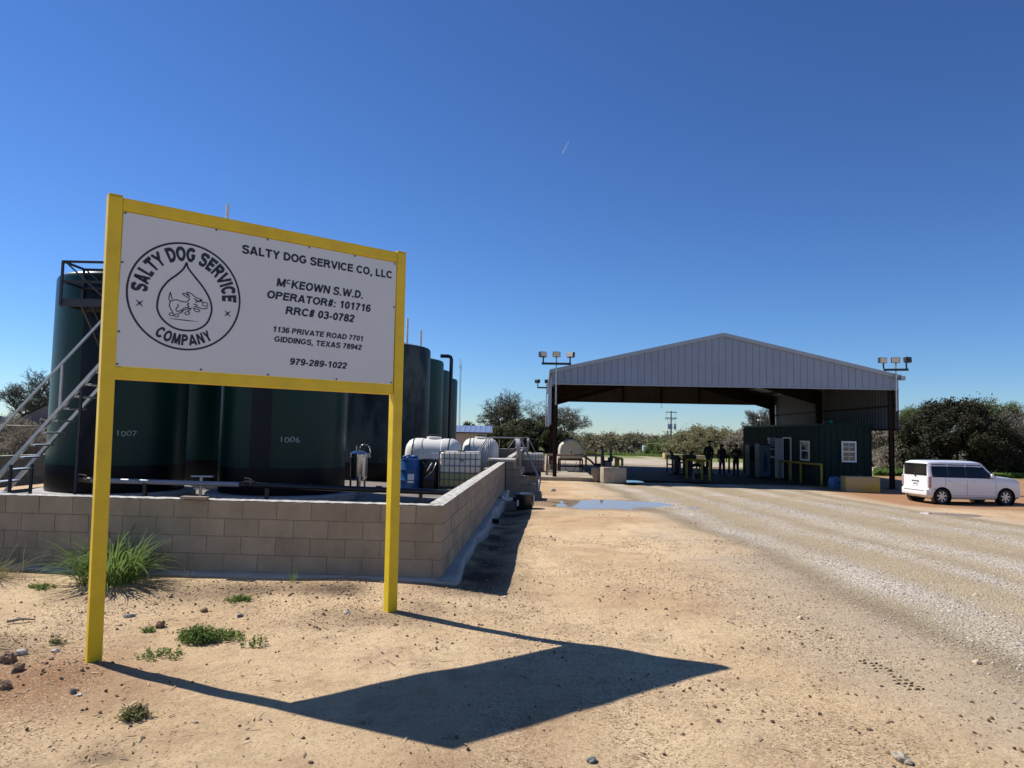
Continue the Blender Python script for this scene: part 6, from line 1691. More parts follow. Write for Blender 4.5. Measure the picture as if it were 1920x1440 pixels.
    # windscreen
    mb = MB(); mb.add([(2.83, yc - .66, 1.10), (2.83, yc + .66, 1.10), (2.33, yc + .58, 1.56), (2.33, yc - .58, 1.56)], [(0, 1, 2, 3)]); ws = mb.build('windscreen', M['dglass'], t); ws.location = (.05, 0, .03)
    mb = MB(); mb.rbox((.02, yc, .44), (.13, 1.56, .26), .045, seg=3); bp_ = mb.build('rear_bumper', M['carpaint'], t, smooth=True, auto=45)
    mb = MB(); mb.rbox((-.048, yc, .50), (.01, 1.2, .02), .003); mb.build('bumper_line', M['darksteel'], bp_)
    mb = MB(); mb.rbox((3.86, yc, .42), (.16, 1.40, .26), .06, seg=3); mb.build('front_bumper', M['carpaint'], t, smooth=True, auto=45)
    mb = MB(); mb.rbox((.035, yc, .83), (.02, .42, .05), .006); mb.build('plate_recess', M['black'], t)
    mb = MB(); mb.rbox((.03, yc, .74), (.012, .31, .155), .006); pl_ = mb.build('licence_plate', M['paper'], t)
    mb = MB(); mb.rbox((.022, yc, .735), (.004, .22, .05), .001); mb.build('plate_characters', M['greyrock'], pl_)
    mb = MB(); mb.rbox((.025, yc - .02, 1.04), (.04, .07, .07), .015); mb.tube((.02, yc - .02, 1.06), (.022, yc + .02, 1.17), .012, n=6); mb.build('rear_wiper', M['black'], t, smooth=True)
    mb = MB(); mb.tube((.02, 1.35, .28), (.28, 1.35, .28), .03, n=10); mb.build('exhaust', M['darksteel'], t, smooth=True)
    mb = MB(); mb.bx(.25, 3.7, .12, W - .12, .19, .30); mb.build('underbody', M['black'], t)
    # seats seen through the glass are left dark: an inner shell keeps the cabin closed
    for wx_ in WX:
        for side in (-1, 1):
            yw = yc + side * (W / 2 - .10)
            lin = MB(); lin.lathe([(.362, -.12), (.362, .09)], n=36, axis='Y', cap=False); lin.v = [(a + wx_, b + yw, c + .29) for a, b, c in lin.v]; lin.build('wheel_arch', M['black'], t, smooth=True)
            wh = MB(); pr = [(.20, -.085), (.285, -.088), (.303, -.06), (.305, 0), (.303, .06), (.285, .088), (.20, .085)]
            wh.lathe(pr, n=40, axis='Y', cap=False); wh.v = [(a + wx_, b + yw, c + WR - .012) for a, b, c in wh.v]; w_ = wh.build('wheel', M['tyre'], t, smooth=True, auto=50)
            rm = MB(); so_ = side * .07
            rm.lathe([(.205, so_ * .2), (.208, so_), (.19, so_ * .95), (.185, so_ * .3)], n=36, axis='Y', cap=False)
            rm.tube((0, so_ * .2, 0), (0, so_ * 1.05, 0), .05, n=16)
            for k in range(7):
                a = 2 * math.pi * k / 7 + .2; rm.sq((.03 * math.cos(a), so_ * .85, .03 * math.sin(a)), (.195 * math.cos(a), so_ * .8, .195 * math.sin(a)), .058, .02, up=(0, 1, 0))
            rm.v = [(a + wx_, b + yw, c + WR - .012) for a, b, c in rm.v]; rm.build('rim', M['rim'], w_)
            dk = MB(); dk.tube((wx_, yw - .01, WR - .012), (wx_, yw + .01, WR - .012), .19, n=30); dk.build('brake_shadow', M['black'], w_)
    return t
build_car()

# ------------------------------------------------------------------ trees
def grow(seed, height, spread, trunk_r, levels=5, trunk_frac=.28, curl=.35, nk=(3, 4), upbias=.25):
    rr = random.Random(seed); segs = []; tips = []
    def rec(p, d, L_, r, lv):
        n = 3; q = p
        for k in range(n):
            d2 = (d + Vector((rr.gauss(0, curl), rr.gauss(0, curl), rr.gauss(0, curl) + upbias * .2)) * .5).normalized()
            q2 = q + d2 * (L_ / n); r2 = r * (1 - .13 * (k + 1) / n * 2)
            segs.append((q, q2, r * (1 - .26 * k / n), r2, lv)); q = q2; d = d2
            if lv >= levels - 2: tips.append((q, lv))
            if 0 < lv < levels and k < n - 1 and rr.random() < .75:
                dd = (d + Vector((rr.gauss(0, .8), rr.gauss(0, .8), rr.gauss(0, .5)))).normalized(); rec(q, dd, L_ * rr.uniform(.5, .75), r2 * .55, lv + 1)
        if lv < levels:
            m = rr.randint(*nk)
            for k in range(m):
                a = 2 * math.pi * (k + rr.random() * .6) / m; sp = spread * (1.0 if lv > 0 else 1.15)
                dd = (d * 1.0 + Vector((math.cos(a), math.sin(a), 0)) * sp * rr.uniform(.6, 1.1) + Vector((0, 0, upbias * rr.uniform(0, 1)))).normalized()
                rec(q, dd, L_ * rr.uniform(.62, .85), r2 * (.62 if m > 2 else .7), lv + 1)
    rec(Vector((0, 0, -.15)), Vector((0, 0, 1)), height * trunk_frac, trunk_r, 0)
    H = max(s_[1].z for s_ in segs); k = height / H
    segs = [(a * k, b * k, r0 * k, r1 * k, lv) for a, b, r0, r1, lv in segs]; tips = [(p * k, lv) for p, lv in tips]
    return segs, tips
def seg_arrays(segs, minr, sides=4):
    P0 = np.array([s_[0] for s_ in segs]); P1 = np.array([s_[1] for s_ in segs]); r0 = np.maximum([s_[2] for s_ in segs], minr); r1 = np.maximum([s_[3] for s_ in segs], minr)
    d = P1 - P0; d /= np.linalg.norm(d, axis=1)[:, None] + 1e-9
    up = np.where(np.abs(d[:, 2:3]) < .9, np.array([[0, 0, 1.]]), np.array([[1., 0, 0]]))
    e1 = np.cross(d, up); e1 /= np.linalg.norm(e1, axis=1)[:, None]; e2 = np.cross(d, e1)
    V = []
    for P, r in ((P0, r0), (P1 + d * 0.0, r1)):
        for k in range(sides):
            t = 2 * math.pi * k / sides; V.append(P + (e1 * math.cos(t) + e2 * math.sin(t)) * r[:, None])
    V = np.stack(V, 1).reshape(-1, 3); n = len(segs); b = (np.arange(n) * 2 * sides)[:, None]
    F_ = np.concatenate([b + np.array([[k, (k + 1) % sides, sides + (k + 1) % sides, sides + k]]) for k in range(sides)], 0)
    return V, F_
def leaf_arrays(P, size, rs, jit=.5, up=0.3):
    n = len(P); a = rs.normal(size=(n, 3)); a[:, 2] *= .7; a /= np.linalg.norm(a, axis=1)[:, None]; b = rs.normal(size=(n, 3)); b -= (a * b).sum(1)[:, None] * a; b /= np.linalg.norm(b, axis=1)[:, None]
    s_ = size * (1 + jit * (rs.rand(n) - .5) * 2)[:, None]
    V = np.stack([P - a * s_ - b * s_ * .45, P + a * s_ - b * s_ * .45, P + a * s_ * .9 + b * s_ * .45, P - a * s_ * .9 + b * s_ * .45], 1).reshape(-1, 3)
    F_ = np.arange(4 * n).reshape(n, 4); return V, F_
def tree_parts(seed, height, spread, trunk_r, levels, leaf_n, leaf_s, minr, **kw):
    segs, tips = grow(seed, height, spread, trunk_r, levels, **kw); rs = np.random.RandomState(seed)
    main = [s_ for s_ in segs if s_[4] <= 1]; tw = [s_ for s_ in segs if s_[4] > 1]
    tv, tf = seg_arrays(main, minr, 7); wv, wf = seg_arrays(tw, minr, 3) if tw else (np.zeros((0, 3)), np.zeros((0, 4), int))
    T = np.array([p for p, lv in tips]); k = rs.randint(0, len(T), leaf_n); P = T[k] + rs.normal(size=(leaf_n, 3)) * leaf_s * 2.2
    lv_, lf = leaf_arrays(P, leaf_s, rs)
    return (tv, tf), (wv, wf), (lv_, lf)
# triangles/quads: twigs have 3 sides -> still quads
def make_tree(name, label, cat, x, y, parts, bark, leaf, group=None, rz=0.0, sc=(1, 1, 1), z=None):
    (tv, tf), (wv, wf), (lv_, lf) = parts
    t = thing(name, label, cat, (x, y, gz(x, y) if z is None else z), rz, group); t.scale = sc
    np_mesh('trunk', tv, tf, bark, t, smooth=True)
    V = np.concatenate([wv, lv_]); F_ = np.concatenate([wf, lf + len(wv)]); mi_ = np.concatenate([np.zeros(len(wf)), np.ones(len(lf))])
    np_mesh('crown', V, F_, [bark, leaf], t, mi=mi_)
    return t
def gx_(px, Y): return at(px, 850, Y).x
P1 = tree_parts(11, 8.8, .95, .34, 6, 4200, .045, .015, trunk_frac=.22, nk=(3, 3))
P2 = tree_parts(23, 8.2, 1.05, .30, 6, 6000, .045, .015, trunk_frac=.2, nk=(3, 3))
make_tree('live_oak', 'broad bare live oak with twisting limbs, left of the shed', 'tree', gx_(965, 97), 97, P1, M['bark'], M['leaf_oak'], sc=(1.15, 1.15, 1.0))
make_tree('live_oak', 'denser round live oak touching the left edge of the shed', 'tree', gx_(1022, 104), 104, P2, M['bark'], M['leaf_oak'], rz=1.1, sc=(1.15, 1.15, .95))
make_tree('live_oak', 'sparse oak with curling grey branches left of the tanks', 'tree', gx_(88, 58), 58, tree_parts(37, 6.6, 1.0, .28, 6, 4500, .038, .011, trunk_frac=.22, nk=(3, 3)), M['bark'], M['leaf_oak'], rz=.4)
make_tree('bare_tree', 'leafless grey tree with spiky branches above the far end of the office', 'tree', gx_(1425, 92), 92, tree_parts(41, 6.6, .8, .2, 6, 900, .05, .014, trunk_frac=.25, nk=(3, 3), upbias=.6), M['barkfar'], M['leaf_grey'], sc=(1.3, 1.3, 1.08))
make_tree('green_tree', 'leafy pale green tree immediately left of the dark cedar', 'tree', gx_(1705, 60), 60, tree_parts(43, 5.3, .8, .16, 5, 16000, .055, .014, nk=(3, 4)), M['barkfar'], M['leaf_bright'])
make_tree('green_tree', 'sunlit yellow green tree rising behind the right side of the cedar', 'tree', gx_(1868, 66), 66, tree_parts(47, 6.5, .8, .18, 5, 16000, .06, .014, nk=(3, 4)), M['barkfar'], M['leaf_bright'], sc=(1.3, 1.3, 1))
make_tree('grey_tree', 'grey leafless thicket tree at the right photo edge behind the car', 'tree', gx_(1908, 58), 58, tree_parts(53, 5.0, .9, .16, 6, 5000, .045, .012, nk=(3, 3)), M['barkfar'], M['leaf_grey'], sc=(1.2, 1.2, 1))
# cedar: dense layered evergreen built from many sprays
def cedar(label, x, y, H, Wd, seed, leaf, n=26000, name='cedar_tree', ls=.075, flat=.0, base_cut=.02):
    rs = np.random.RandomState(seed)
    t = thing(name, label, 'tree', (x, y, gz(x, y)))
    mb = MB(); mb.path([(0, 0, -.2), (.1, 0, H * .3), (.0, .1, H * .7)], [.22, .16, .05], 8); mb.build('trunk', M['bark'], t, smooth=True)
    # clumps on an irregular dome
    nc = int(70 * Wd * H / 40) + 40; C_ = []
    while len(C_) < nc:
        u = rs.rand(3) * 2 - 1; h = rs.rand() ** .8
        prof = math.sqrt(max(0.02, 1 - (max(h, .0) * 1.0) ** 1.9)) * (.86 + .22 * rs.rand())
        a = rs.rand() * 6.283; rad = Wd / 2 * prof * (.55 + .45 * rs.rand() ** .5)
        C_.append((rad * math.cos(a), rad * math.sin(a), h * H * (.95 + .1 * rs.rand()) + .12))
    C_ = np.array(C_); k = rs.randint(0, nc, n)
    out = C_[k] * np.array([1, 1, .5]); out /= np.linalg.norm(out, axis=1)[:, None] + 1e-6
    off_ = rs.normal(size=(n, 3)) * np.array([.30, .30, .20]) * (Wd / 8) ** .5
    spray = rs.rand(n)[:, None] ** 2 * (out + np.array([0, 0, .45])) * .55
    P = C_[k] + off_ + spray; P[:, 2] = np.maximum(P[:, 2], .05)
    v_, f_ = leaf_arrays(P, ls, rs); np_mesh('crown', v_, f_, leaf, t)
    return t
cedar('large dark cedar tree spreading low behind the white car', gx_(1790, 50), 50, 4.15, 7.4, 61, M['leaf_cedar'], 110000, ls=.058)
cedar('dark low cedar bough mass to the right of the big cedar, behind the car hood', gx_(1875, 50.5), 50.5, 2.0, 4.2, 62, M['leaf_cedar'], 34000, ls=.058)
cedar('dark evergreen shrub mass below the two live oaks', gx_(985, 88), 88, 3.1, 8.2, 63, M['leaf_dark'], 34000, 'evergreen_shrub', .11)
cedar('smaller dark evergreen shrub beside the beige shed', gx_(936, 84), 84, 2.2, 5.4, 64, M['leaf_dark'], 16000, 'evergreen_shrub', .10)
cedar('dark evergreen shrub behind the left legs of the shed', gx_(1030, 90), 90, 2.5, 5.4, 65, M['leaf_dark'], 18000, 'evergreen_shrub', .11)
cedar('small dark cedar poking above the beige shed roof', gx_(878, 96), 96, 3.2, 2.4, 66, M['leaf_dark'], 5000, 'cedar_tree', .10)
cedar('broad olive green bushy tree right of the power pole', gx_(1330, 92), 92, 3.2, 11.5, 67, M['leaf_far'], 24000, 'bushy_tree', .10)
cedar('bright green shrub behind the chain link fence', gx_(1240, 104), 104, 1.7, 5.5, 68, M['leaf_bright'], 9000, 'shrub', .09)
cedar('brownish bushy tree behind the office roof', gx_(1420, 88), 88, 2.9, 9.0, 69, M['leaf_grey'], 30000, 'bushy_tree', .10)
cedar('grey green thicket seen between the office and the right column', gx_(1652, 62), 62, 2.4, 5.0, 70, M['leaf_grey'], 20000, 'bushy_tree', .08)
cedar('dry brown bush between the shed column and the cedar', gx_(1690, 52), 52, 1.3, 3.2, 71, M['leaf_grey'], 12000, 'shrub', .06)
cedar('brown brush behind the stair at the left edge', gx_(20, 44), 44, 1.6, 5.0, 72, M['leaf_grey'], 16000, 'shrub', .05)
cedar('brown brush between the stair and the left tank', gx_(82, 46), 46, 1.5, 4.0, 73, M['leaf_grey'], 14000, 'shrub', .05)

# far woodland: one mass of many small oaks along the horizon
protos = [tree_parts(100 + i, 4.9, .95, .16, 5, 1500, .13, .03, nk=(3, 3)) for i in range(5)]
rs = np.random.RandomState(9); VB, FB, VL, FL = [], [], [], []; nb = nl = 0
def add_far(x, y, s_, i, a):
    global nb, nl
    (tv, tf), (wv, wf), (lv_, lf) = protos[i]; z = float(base_z(x, y)) - .1
    c, s2 = math.cos(a), math.sin(a); Rm = np.array([[c, -s2, 0], [s2, c, 0], [0, 0, 1]]) * s_
    for v_, f_ in ((tv, tf), (wv, wf)):
        VB.append(v_ @ Rm.T * np.array([1.15, 1.15, 1]) + [x, y, z]); FB.append(f_ + nb); nb += len(v_)
    VL.append(lv_ @ Rm.T * np.array([1.15, 1.15, 1]) + [x, y, z]); FL.append(lf + nl); nl += len(lv_)
for k in range(150):
    px_ = -150 + 2300 * (k + rs.rand()) / 150; Y_ = 128 + rs.rand() * 45
    if px_ > 1650: Y_ = 75 + rs.rand() * 40
    if px_ < 130: Y_ = 80 + rs.rand() * 50
    s_ = .62 + .40 * rs.rand() if Y_ > 120 else .55 + .3 * rs.rand()
    add_far(gx_(px_, Y_), Y_, s_ * (Y_ / 150 if Y_ > 120 else 1), rs.randint(5), rs.rand() * 6.28)
for k in range(60):
    px_ = 1060 + 340 * (k + rs.rand()) / 60; Y_ = 122 + rs.rand() * 30
    add_far(gx_(px_, Y_), Y_, .62 + .22 * rs.rand(), rs.randint(5), rs.rand() * 6.28)
V = np.concatenate(VB + VL); F_ = np.concatenate([np.concatenate(FB), np.concatenate(FL) + nb]); mi_ = np.concatenate([np.zeros(sum(len(f) for f in FB)), np.ones(sum(len(f) for f in FL))])
o = np_mesh('far_woods', V, F_, [M['barkfar'], M['leaf_far']], mi=mi_); tag(o, 'far belt of low grey green oak woods along the horizon', 'woods', kind='stuff')
# understorey brush that closes the bottom of the woods
rs = np.random.RandomState(19); n = 90000
pxs = rs.uniform(-200, 2150, n); Ys = np.where(pxs > 1640, 72 + rs.rand(n) * 30, 118 + rs.rand(n) * 50); Ys = np.where(pxs < 110, 66 + rs.rand(n) * 30, Ys)
Xs = (pxs - 960) / FPX * Ys; zz = base_z(Xs, Ys); hh = (1.2 + 1.5 * (vnoise(Xs, Ys, 5, 51) + .5)) * rs.rand(n) ** 1.2 * np.where(Ys > 110, 1.25, .8)
v_, f_ = leaf_arrays(np.stack([Xs, Ys, zz + hh], 1), np.where(Ys > 110, .15, .10), rs) if False else leaf_arrays(np.stack([Xs, Ys, zz + hh], 1), .13, rs)
o = np_mesh('brush', v_, f_, M['leaf_grey']); tag(o, 'tangled grey brown brush at the foot of the far woods', 'brush', kind='stuff')

# ------------------------------------------------------------------ background structures
def gable_shed(px0, px1, Y, zb_, ze, zp_, depth, wall_m, roof_m, label, gable_front=False):
    x0, x1 = at(px0, 840, Y).x, at(px1, 840, Y).x; z0 = float(base_z(x0, Y)) + zb_; w = x1 - x0
    t = thing('storage_shed', label, 'shed', (x0, Y, z0))
    if gable_front:
        mb = MB(); mb.prism([(0, 0), (0, ze), (w / 2, zp_), (w, ze), (w, 0)], 0, depth); mb.build('wall', wall_m, t)
        mb = MB()
        for a, b in (((-.15, ze - .05), (w / 2, zp_ + .04)), ((w + .15, ze - .05), (w / 2, zp_ + .04))): mb.add([(a[0], -.15, a[1]), (b[0], -.15, b[1]), (b[0], depth + .1, b[1]), (a[0], depth + .1, a[1]), (a[0], -.15, a[1] + .06), (b[0], -.15, b[1] + .06), (b[0], depth + .1, b[1] + .06), (a[0], depth + .1, a[1] + .06)], [(0, 1, 2, 3), (4, 7, 6, 5), (0, 4, 5, 1), (3, 2, 6, 7), (0, 3, 7, 4), (1, 5, 6, 2)])
        mb.build('roof', roof_m, t)
    else:
        mb = MB(); mb.bx(0, w, 0, depth, 0, ze); mb.build('core', wall_m, t)
        mb = MB(); ribbed(mb, 0, w, lambda u: 0, lambda u: ze - .01, lambda u, d, z: (u, -.005 - d, z), minor=False); mb.build('wall', wall_m, t, fix=False)
        mb = MB(); ribbed(mb, -.3, w + .5, lambda u: 0, lambda u: 1, lambda u, d, z: (u, -.35 + (depth / 2 + .35) * z, ze + (zp_ - ze) * z + d), pitch=.4, wrib=.1, minor=False)
        ribbed(mb, -.3, w + .5, lambda u: 0, lambda u: 1, lambda u, d, z: (u, depth + .3 - (depth / 2 + .3) * z, ze + (zp_ - ze) * z + d), pitch=.4, wrib=.1, minor=False)
        mb.build('roof', roof_m, t, fix=False)
        mb = MB(); mb.bx(-.3, w + .5, -.36, -.33, ze - .1, ze + .0); mb.build('eave_trim', M['darksteel'], t)
        mb = MB(); mb.rbox((w - .75, -.06, ze - .45), (.14, .06, .2), .01); mb.build('wall_box', M['greysiding'], t)
    return t
gable_shed(800, 909, 56, 0, 2.10, 2.62, 3.2, M['beige'], M['blueroof'], 'beige metal shed with a shiny blue roof beyond the white tanks')
gable_shed(28, 150, 46, 0, 2.35, 3.35, 6, M['greysiding'], M['darksteel'], 'weathered grey gabled shed behind the brush left of the tanks', True)
q = at(4, 793, 48); mb = MB(); mb.rbox((0, 0, 0), (1.6, 1.2, .8), .05); mb.rbox((0, 0, -1.2), (.2, .2, 1.6), .02); o = mb.build('blue_tarp', M['lblue']); o.location = (q.x, 48, q.z); tag(o, 'bit of blue cover showing at the left photo edge', 'tarp')
# chain link fence with real wire mesh (diamonds drawn at a coarser gauge far off)
def chain_fence(px0, px1, Y0, Y1, h, label, step=3.0, barbed=False, gap=.22):
    a = Vector((gx_(px0, Y0), Y0, 0)); b = Vector((gx_(px1, Y1), Y1, 0)); L_ = (b - a).length; d = (b - a).normalized(); n = max(1, int(L_ / step))
    t = thing('chain_fence', label, 'fence', (a.x, a.y, 0))
    P = []
    for k in range(n + 1):
        q_ = d * (L_ * k / n); z_ = float(base_z(a.x + q_.x, a.y + q_.y)); P.append(Vector((q_.x, q_.y, z_)))
    for p_ in P:
        mb = MB(); mb.tube(p_ - Vector((0, 0, .1)), p_ + Vector((0, 0, h + .04)), .032, n=6); mb.build('post', M['wire'], t, smooth=True)
    mb = MB()
    for i in range(n): mb.tube(P[i] + Vector((0, 0, h)), P[i + 1] + Vector((0, 0, h)), .025, n=5)
    mb.build('top_rail', M['wire'], t, smooth=True)
    mb = MB(); w = .006
    m_ = int(L_ / gap)
    for k in range(-int(h / gap), m_):
        for sgn in (0, 1):
            s0, s1 = k * gap, k * gap + h
            z0, z1 = 0.0, h
            if s0 < 0: z0 = -s0; s0 = 0
            if s1 > L_: z1 = h - (s1 - L_); s1 = L_
            if s1 <= s0: continue
            if sgn: z0, z1 = h - z0, h - z1
            ff = lambda s_: d * s_ + Vector((0, 0, float(base_z(a.x + d.x * s_, a.y + d.y * s_))))
            mb.tube(ff(s0) + Vector((0, 0, z0)), ff(s1) + Vector((0, 0, z1)), w, n=3, cap=False)
    mb.build('mesh', M['wire'], t)
    return t
chain_fence(1213, 1400, 103, 96, 1.75, 'long chain link fence in front of the far woods, right of the white meter', 3.2, gap=.4)
chain_fence(-40, 112, 38, 38, 1.95, 'chain link fence behind the stair on the left', 2.5, gap=.14)
chain_fence(1410, 1700, 70, 60, 1.7, 'chain link fence beyond the office and the right column', 3.0, gap=.3)
# gate frame on the fence
q0, q1 = gx_(1279, 98.5), gx_(1289, 98.5); z_ = float(base_z(q0, 98.5)); mb = MB()
for x_ in (q0, q1): mb.tube((x_, 98.5, z_), (x_, 98.5, z_ + 2.15), .05, n=6)
mb.tube((q0, 98.5, z_ + 1.75), (q1, 98.5, z_ + 1.75), .04, n=6)
tag(mb.build('gate_frame', M['pvc']), 'pair of tall pale gate posts in the chain link fence', 'gate')
# power pole
Yp = 128; q = gx_(1258, Yp); zb_ = float(base_z(q, Yp)); zt_ = at(1258.5, 770.5, Yp).z
t = thing('power_pole', 'wooden power pole with two crossarms and grey transformers beyond the fence', 'power pole', (q, Yp, zb_))
H = zt_ - zb_
mb = MB(); mb.tube((0, 0, -.2), (0, 0, H), .17, .11, n=10); mb.build('pole', M['polewood'], t, smooth=True)
mb = MB(); mb.bx(-1.05, 1.0, -.2, -.1, H - .30, H - .17); mb.build('crossarm', M['polewood'], t)
mb = MB(); mb.bx(-1.05, 1.05, -.2, -.1, H - 1.33, H - 1.20); mb.sq((-.5, -.15, H - 1.3), (0, -.15, H - 1.75), .05); mb.sq((.5, -.15, H - 1.3), (0, -.15, H - 1.75), .05); mb.build('crossarm', M['polewood'], t)
for x_ in (-1.0, -.62, .35, .72):
    mb = MB(); mb.tube((x_, -.15, H - 1.33), (x_, -.15, H - 1.58), .05, n=8); mb.build('insulator', M['darksteel'], t)
for x_ in (-.52, -.06, .62):
    mb = MB(); mb.tube((x_, -.32, H - 3.25), (x_, -.32, H - 2.32), .22, n=14); mb.tube((x_, -.32, H - 2.32), (x_, -.32, H - 2.18), .06, n=8); mb.build('transformer', mat('transformer_grey', (.42, .45, .48), .4) if x_ < -.5 else bpy.data.materials['transformer_grey'], t, smooth=True, auto=40)
mb = MB(); mb.tube((-.62, .1, -.2), (-.62, .1, H - 3.5), .13, n=8); mb.tube((-1.3, .1, H - 3.75), (.4, .1, H - 3.75), .05, n=6); mb.build('brace_pole', M['polewood'], t, smooth=True)
mb = MB()
for xa, xb_ in ((-.9, -.52), (.0, -.06), (.7, .62)): mb.path([(xa, -.15, H - .25), (xa * .9, -.25, H - 1.6), (xb_, -.32, H - 2.2)], .02, 5)
mb.build('drop_wires', M['wire'], t)
# meter can on a post
Ym = 92; q = gx_(1207.5, Ym); zb_ = float(base_z(q, Ym)); t = thing('meter_can', 'white cylindrical meter housing on a thin post before the fence', 'meter', (q, Ym, zb_))
mb = MB(); mb.tube((0, 0, 0), (0, 0, .75), .06, n=8); mb.build('post', M['pvc'], t, smooth=True)
mb = MB(); mb.lathe([(.10, .60), (.22, .68), (.22, 1.28), (.15, 1.34), (.10, 1.34)], n=20); mb.build('housing', M['white'], t, smooth=True, auto=40)
# far yard lamp
Yl = 90; q = at(1426, 790, Yl); zb_ = float(base_z(q.x, Yl)); t = thing('yard_lamp', 'pair of lamp heads on a thin pole seen above the office roof', 'lamp', (q.x, Yl, zb_))
z1_, z2_ = at(1426, 779, Yl).z - zb_, at(1424, 788, Yl).z - zb_
mb = MB(); mb.tube((0, 0, 0), (0, 0, z1_), .04, n=6); mb.build('pole', M['galv'], t)
for x_, z_ in ((.05, z1_), (-.12, z2_)):
    mb = MB(); mb.rbox((x_, -.15, z_), (.55, .35, .26), .04); mb.build('lamp_head', M['lampglass'], t)
# lattice radio mast
Yr = 240; q = at(861, 800, Yr); zt_ = at(861, 673, Yr).z; zb_ = float(base_z(q.x, Yr)); t = thing('radio_mast', 'thin lattice radio mast standing far behind the tanks', 'radio mast', (q.x, Yr, zb_)); H = zt_ - zb_
mb = MB()
for a, b in ((-.25, -.15), (.25, -.15), (0, .25)): mb.tube((a, b, 0), (a * .8, b * .8, H * .93), .05, n=4)
k = 0.0
while k < H * .92:
    mb.tube((-.25, -.15, k), (.25, -.15, k + .6), .03, n=3); mb.tube((.25, -.15, k + .6), (-.25, -.15, k + 1.2), .03, n=3); k += 1.2
mb.build('lattice', mat('mast_paint', (.30, .32, .36), .5), t)
mb = MB(); mb.tube((-.45, 0, H * .9), (-.45, 0, H), .04, n=4); mb.tube((.4, 0, H * .88), (.4, 0, H * .98), .04, n=4); mb.tube((0, 0, H * .92), (0, 0, H), .05, n=4); mb.tube((-.5, 0, H * .915), (.5, 0, H * .915), .04, n=4); mb.build('antennas', bpy.data.materials['mast_paint'], t)
# contrail high in the sky
ca, cb2 = at(1068, 262, 9000), at(1054, 290, 9000)
mb = MB(); pts = [ca.lerp(cb2, k / 8) for k in range(9)]; mb.path(pts, [1, 3, 4, 5, 6, 7, 8, 8, 5], 8)
M['vapour'] = mat('ice_vapour', (.85, .85, .88), 1.0, spec=0.0)
_nt = M['vapour'].node_tree; _tr = _nt.nodes.new('ShaderNodeBsdfTransparent'); _ms = _nt.nodes.new('ShaderNodeMixShader'); _ms.inputs[0].default_value = .45
_nt.links.new(_tr.outputs[0], _ms.inputs[1]); _nt.links.new(_nt.nodes['Principled BSDF'].outputs[0], _ms.inputs[2]); _nt.links.new(_ms.outputs[0], _nt.nodes['Material Output'].inputs[0])
tag(mb.build('contrail', M['vapour'], smooth=True), 'short thin white vapour trail high in the blue sky', 'contrail', kind='structure')

# ------------------------------------------------------------------ weeds and grass
def tuft(px, py, n, h, w, m, label, name='grass_tuft', cat='grass', seed=0, bw=.012, droop=.9, spread=.18, x=None, y=None):
    if x is None: p_ = gpt(px, py); x, y = p_.x, p_.y
    rs_ = np.random.RandomState(seed); V = []; Fc = []; K = 7; z0 = gz(x, y)
    for i in range(n):
        a = rs_.rand() * 6.283; r0 = w * .28 * rs_.rand() ** .6; bx_, by_ = r0 * math.cos(a), r0 * math.sin(a)
        a2 = a + rs_.normal() * .5; L_ = h * rs_.uniform(.45, 1.25); reach = w * .5 * rs_.uniform(.2, 1.1); hb = L_ * rs_.uniform(.6, 1.0); dr = droop * rs_.uniform(.2, 1.2)
        wd = bw * rs_.uniform(.5, 1.2); tx, ty = -math.sin(a2), math.cos(a2); zg = gz(x + bx_, y + by_) - z0
        base = len(V)
        for k in range(K + 1):
            t_ = k / K; px2 = bx_ + math.cos(a2) * reach * t_ ** 1.6; py2 = by_ + math.sin(a2) * reach * t_ ** 1.6; pz = hb * (t_ - dr * .55 * t_ ** 3)
            ww = wd * (1 - t_ ** 2) * (.5 + t_ * 1.2 if t_ < .4 else 1) + .0008
            V += [(px2 - tx * ww / 2, py2 - ty * ww / 2, pz + zg), (px2 + tx * ww / 2, py2 + ty * ww / 2, pz + zg)]
        Fc += [(base + 2 * k, base + 2 * k + 1, base + 2 * k + 3, base + 2 * k + 2) for k in range(K)]
    o = np_mesh(name, V, Fc, m, smooth=True); o.location = (x, y, z0 - .005); tag(o, label, cat); return o
p_ = at(215, 1085, 8.0)
tuft(0, 0, 460, .68, 1.15, M['grass'], 'big clump of long green grass blades against the block wall behind the left post', seed=1, bw=.022, droop=1.25, x=p_.x - .02, y=7.98)
p_ = at(5, 1070, 8.1); tuft(0, 0, 300, .32, 1.0, M['drygrass'], 'low clump of thin grass at the wall by the left photo edge', seed=2, bw=.006, x=p_.x - .1, y=8.0)
tuft(0, 0, 26, .85, 1.6, M['drygrass'], 'few long straw stems leaning out of the left grass clump', seed=3, bw=.005, x=p_.x + .1, y=8.02, droop=.5)
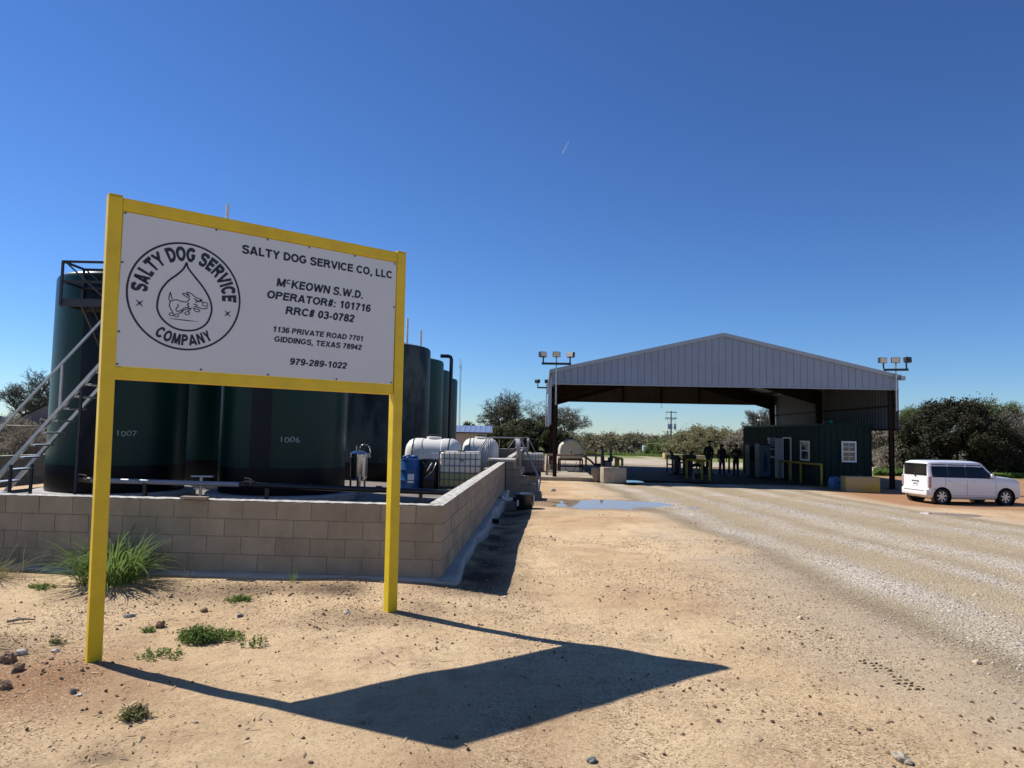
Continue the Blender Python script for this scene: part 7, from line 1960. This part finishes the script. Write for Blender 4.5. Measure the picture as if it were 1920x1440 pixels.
def weed(px, py, n, h, w, label, seed, m=None):
    """small broad-leaved weed: thin stems with many small leaflets"""
    p_ = gpt(px, py); rs_ = np.random.RandomState(seed); st_ = MB(); L_ = []
    for i in range(n):
        a = rs_.rand() * 6.283; r_ = w / 2 * rs_.rand() ** .7; hh_ = h * rs_.uniform(.35, 1.0) * (1 - .3 * r_ / (w / 2)); bx_, by_ = r_ * math.cos(a), r_ * math.sin(a) * .7
        zg = gz(p_.x + bx_, p_.y + by_) - p_.z; tip = Vector((bx_ + rs_.normal() * .012, by_ + rs_.normal() * .012, zg + hh_)); b_ = Vector((bx_ * .9, by_ * .9, zg - .01))
        st_.tube(b_, tip, .0014, n=3, cap=False)
        for k in range(14): L_.append(b_.lerp(tip, .25 + .75 * rs_.rand()) + Vector(rs_.normal(size=3) * [.013, .013, .007]))
    t = thing('weed', label, 'weed', p_); st_.build('stems', M['grass'], t)
    v_, f_ = leaf_arrays(np.array(L_), .0085, rs_); np_mesh('leaves', v_, f_, m or M['grass'], t); return t
weed(372, 1203, 150, .16, .34, 'bushy bright green weed on the dirt between the sign posts', 4)
weed(425, 1200, 50, .12, .34, 'looser green seedlings directly right of the bushy weed', 5)
weed(478, 1212, 12, .13, .22, 'sparse upright seedlings at the end of the soil ridge', 6)
weed(300, 1232, 26, .09, .36, 'thin scattered seedlings in front of the brown clod', 7)
weed(257, 1345, 50, .09, .19, 'small low olive weed in the foreground dirt, near the shadow', 8, M['drygrass'])
weed(448, 1126, 40, .05, .26, 'short green patch far behind the bushy weed', 9)
weed(103, 1206, 14, .05, .14, 'tiny weed just left of the left sign post', 10, M['drygrass'])
weed(75, 1103, 26, .05, .3, 'flat grassy patch left of the big grass clump', 11)
weed(278, 1185, 12, .07, .1, 'tiny weed beside the brown clod', 12)
tuft(545, 1092, 26, .17, .22, M['grass'], 'bright young grass sprouts at the foot of the block wall', seed=13, bw=.006, droop=.3)
tuft(578, 1090, 10, .12, .3, M['grass'], 'few thin sprouts right of the bright grass sprouts', seed=14, bw=.005, droop=.3)
tuft(640, 1092, 9, .13, .5, M['drygrass'], 'dry stalks at the wall foot near the right sign post', seed=15, bw=.004, droop=.1)
tuft(345, 1084, 8, .16, .25, M['drygrass'], 'thin dry stalk beside the footing right of the big clump', seed=16, bw=.004, droop=.2)
tuft(868, 1100, 22, .08, .35, M['drygrass'], 'short dry grass at the outer corner of the wall footing', seed=17, bw=.004)
# ground cover strips far off
def cover(name, px0, px1, Y0, Y1, n, h, m, label, seed):
    rs_ = np.random.RandomState(seed); Y = rs_.uniform(Y0, Y1, n); pxv = rs_.uniform(px0, px1, n); X = (pxv - 960) / FPX * Y; Z = base_z(X, Y); hh = h * rs_.rand(n)
    v_, f_ = leaf_arrays(np.stack([X, Y, Z + hh], 1), .09, rs_); o = np_mesh(name, v_, f_, m); tag(o, label, 'grass', kind='stuff')
cover('grass_strip', 1640, 1980, 45.5, 50, 26000, .30, M['grass'], 'strip of green grass behind the parked car', 31)
cover('grass_verge', 1000, 1420, 86, 100, 26000, .28, M['grass'], 'green verge along the far fence and woods', 32)
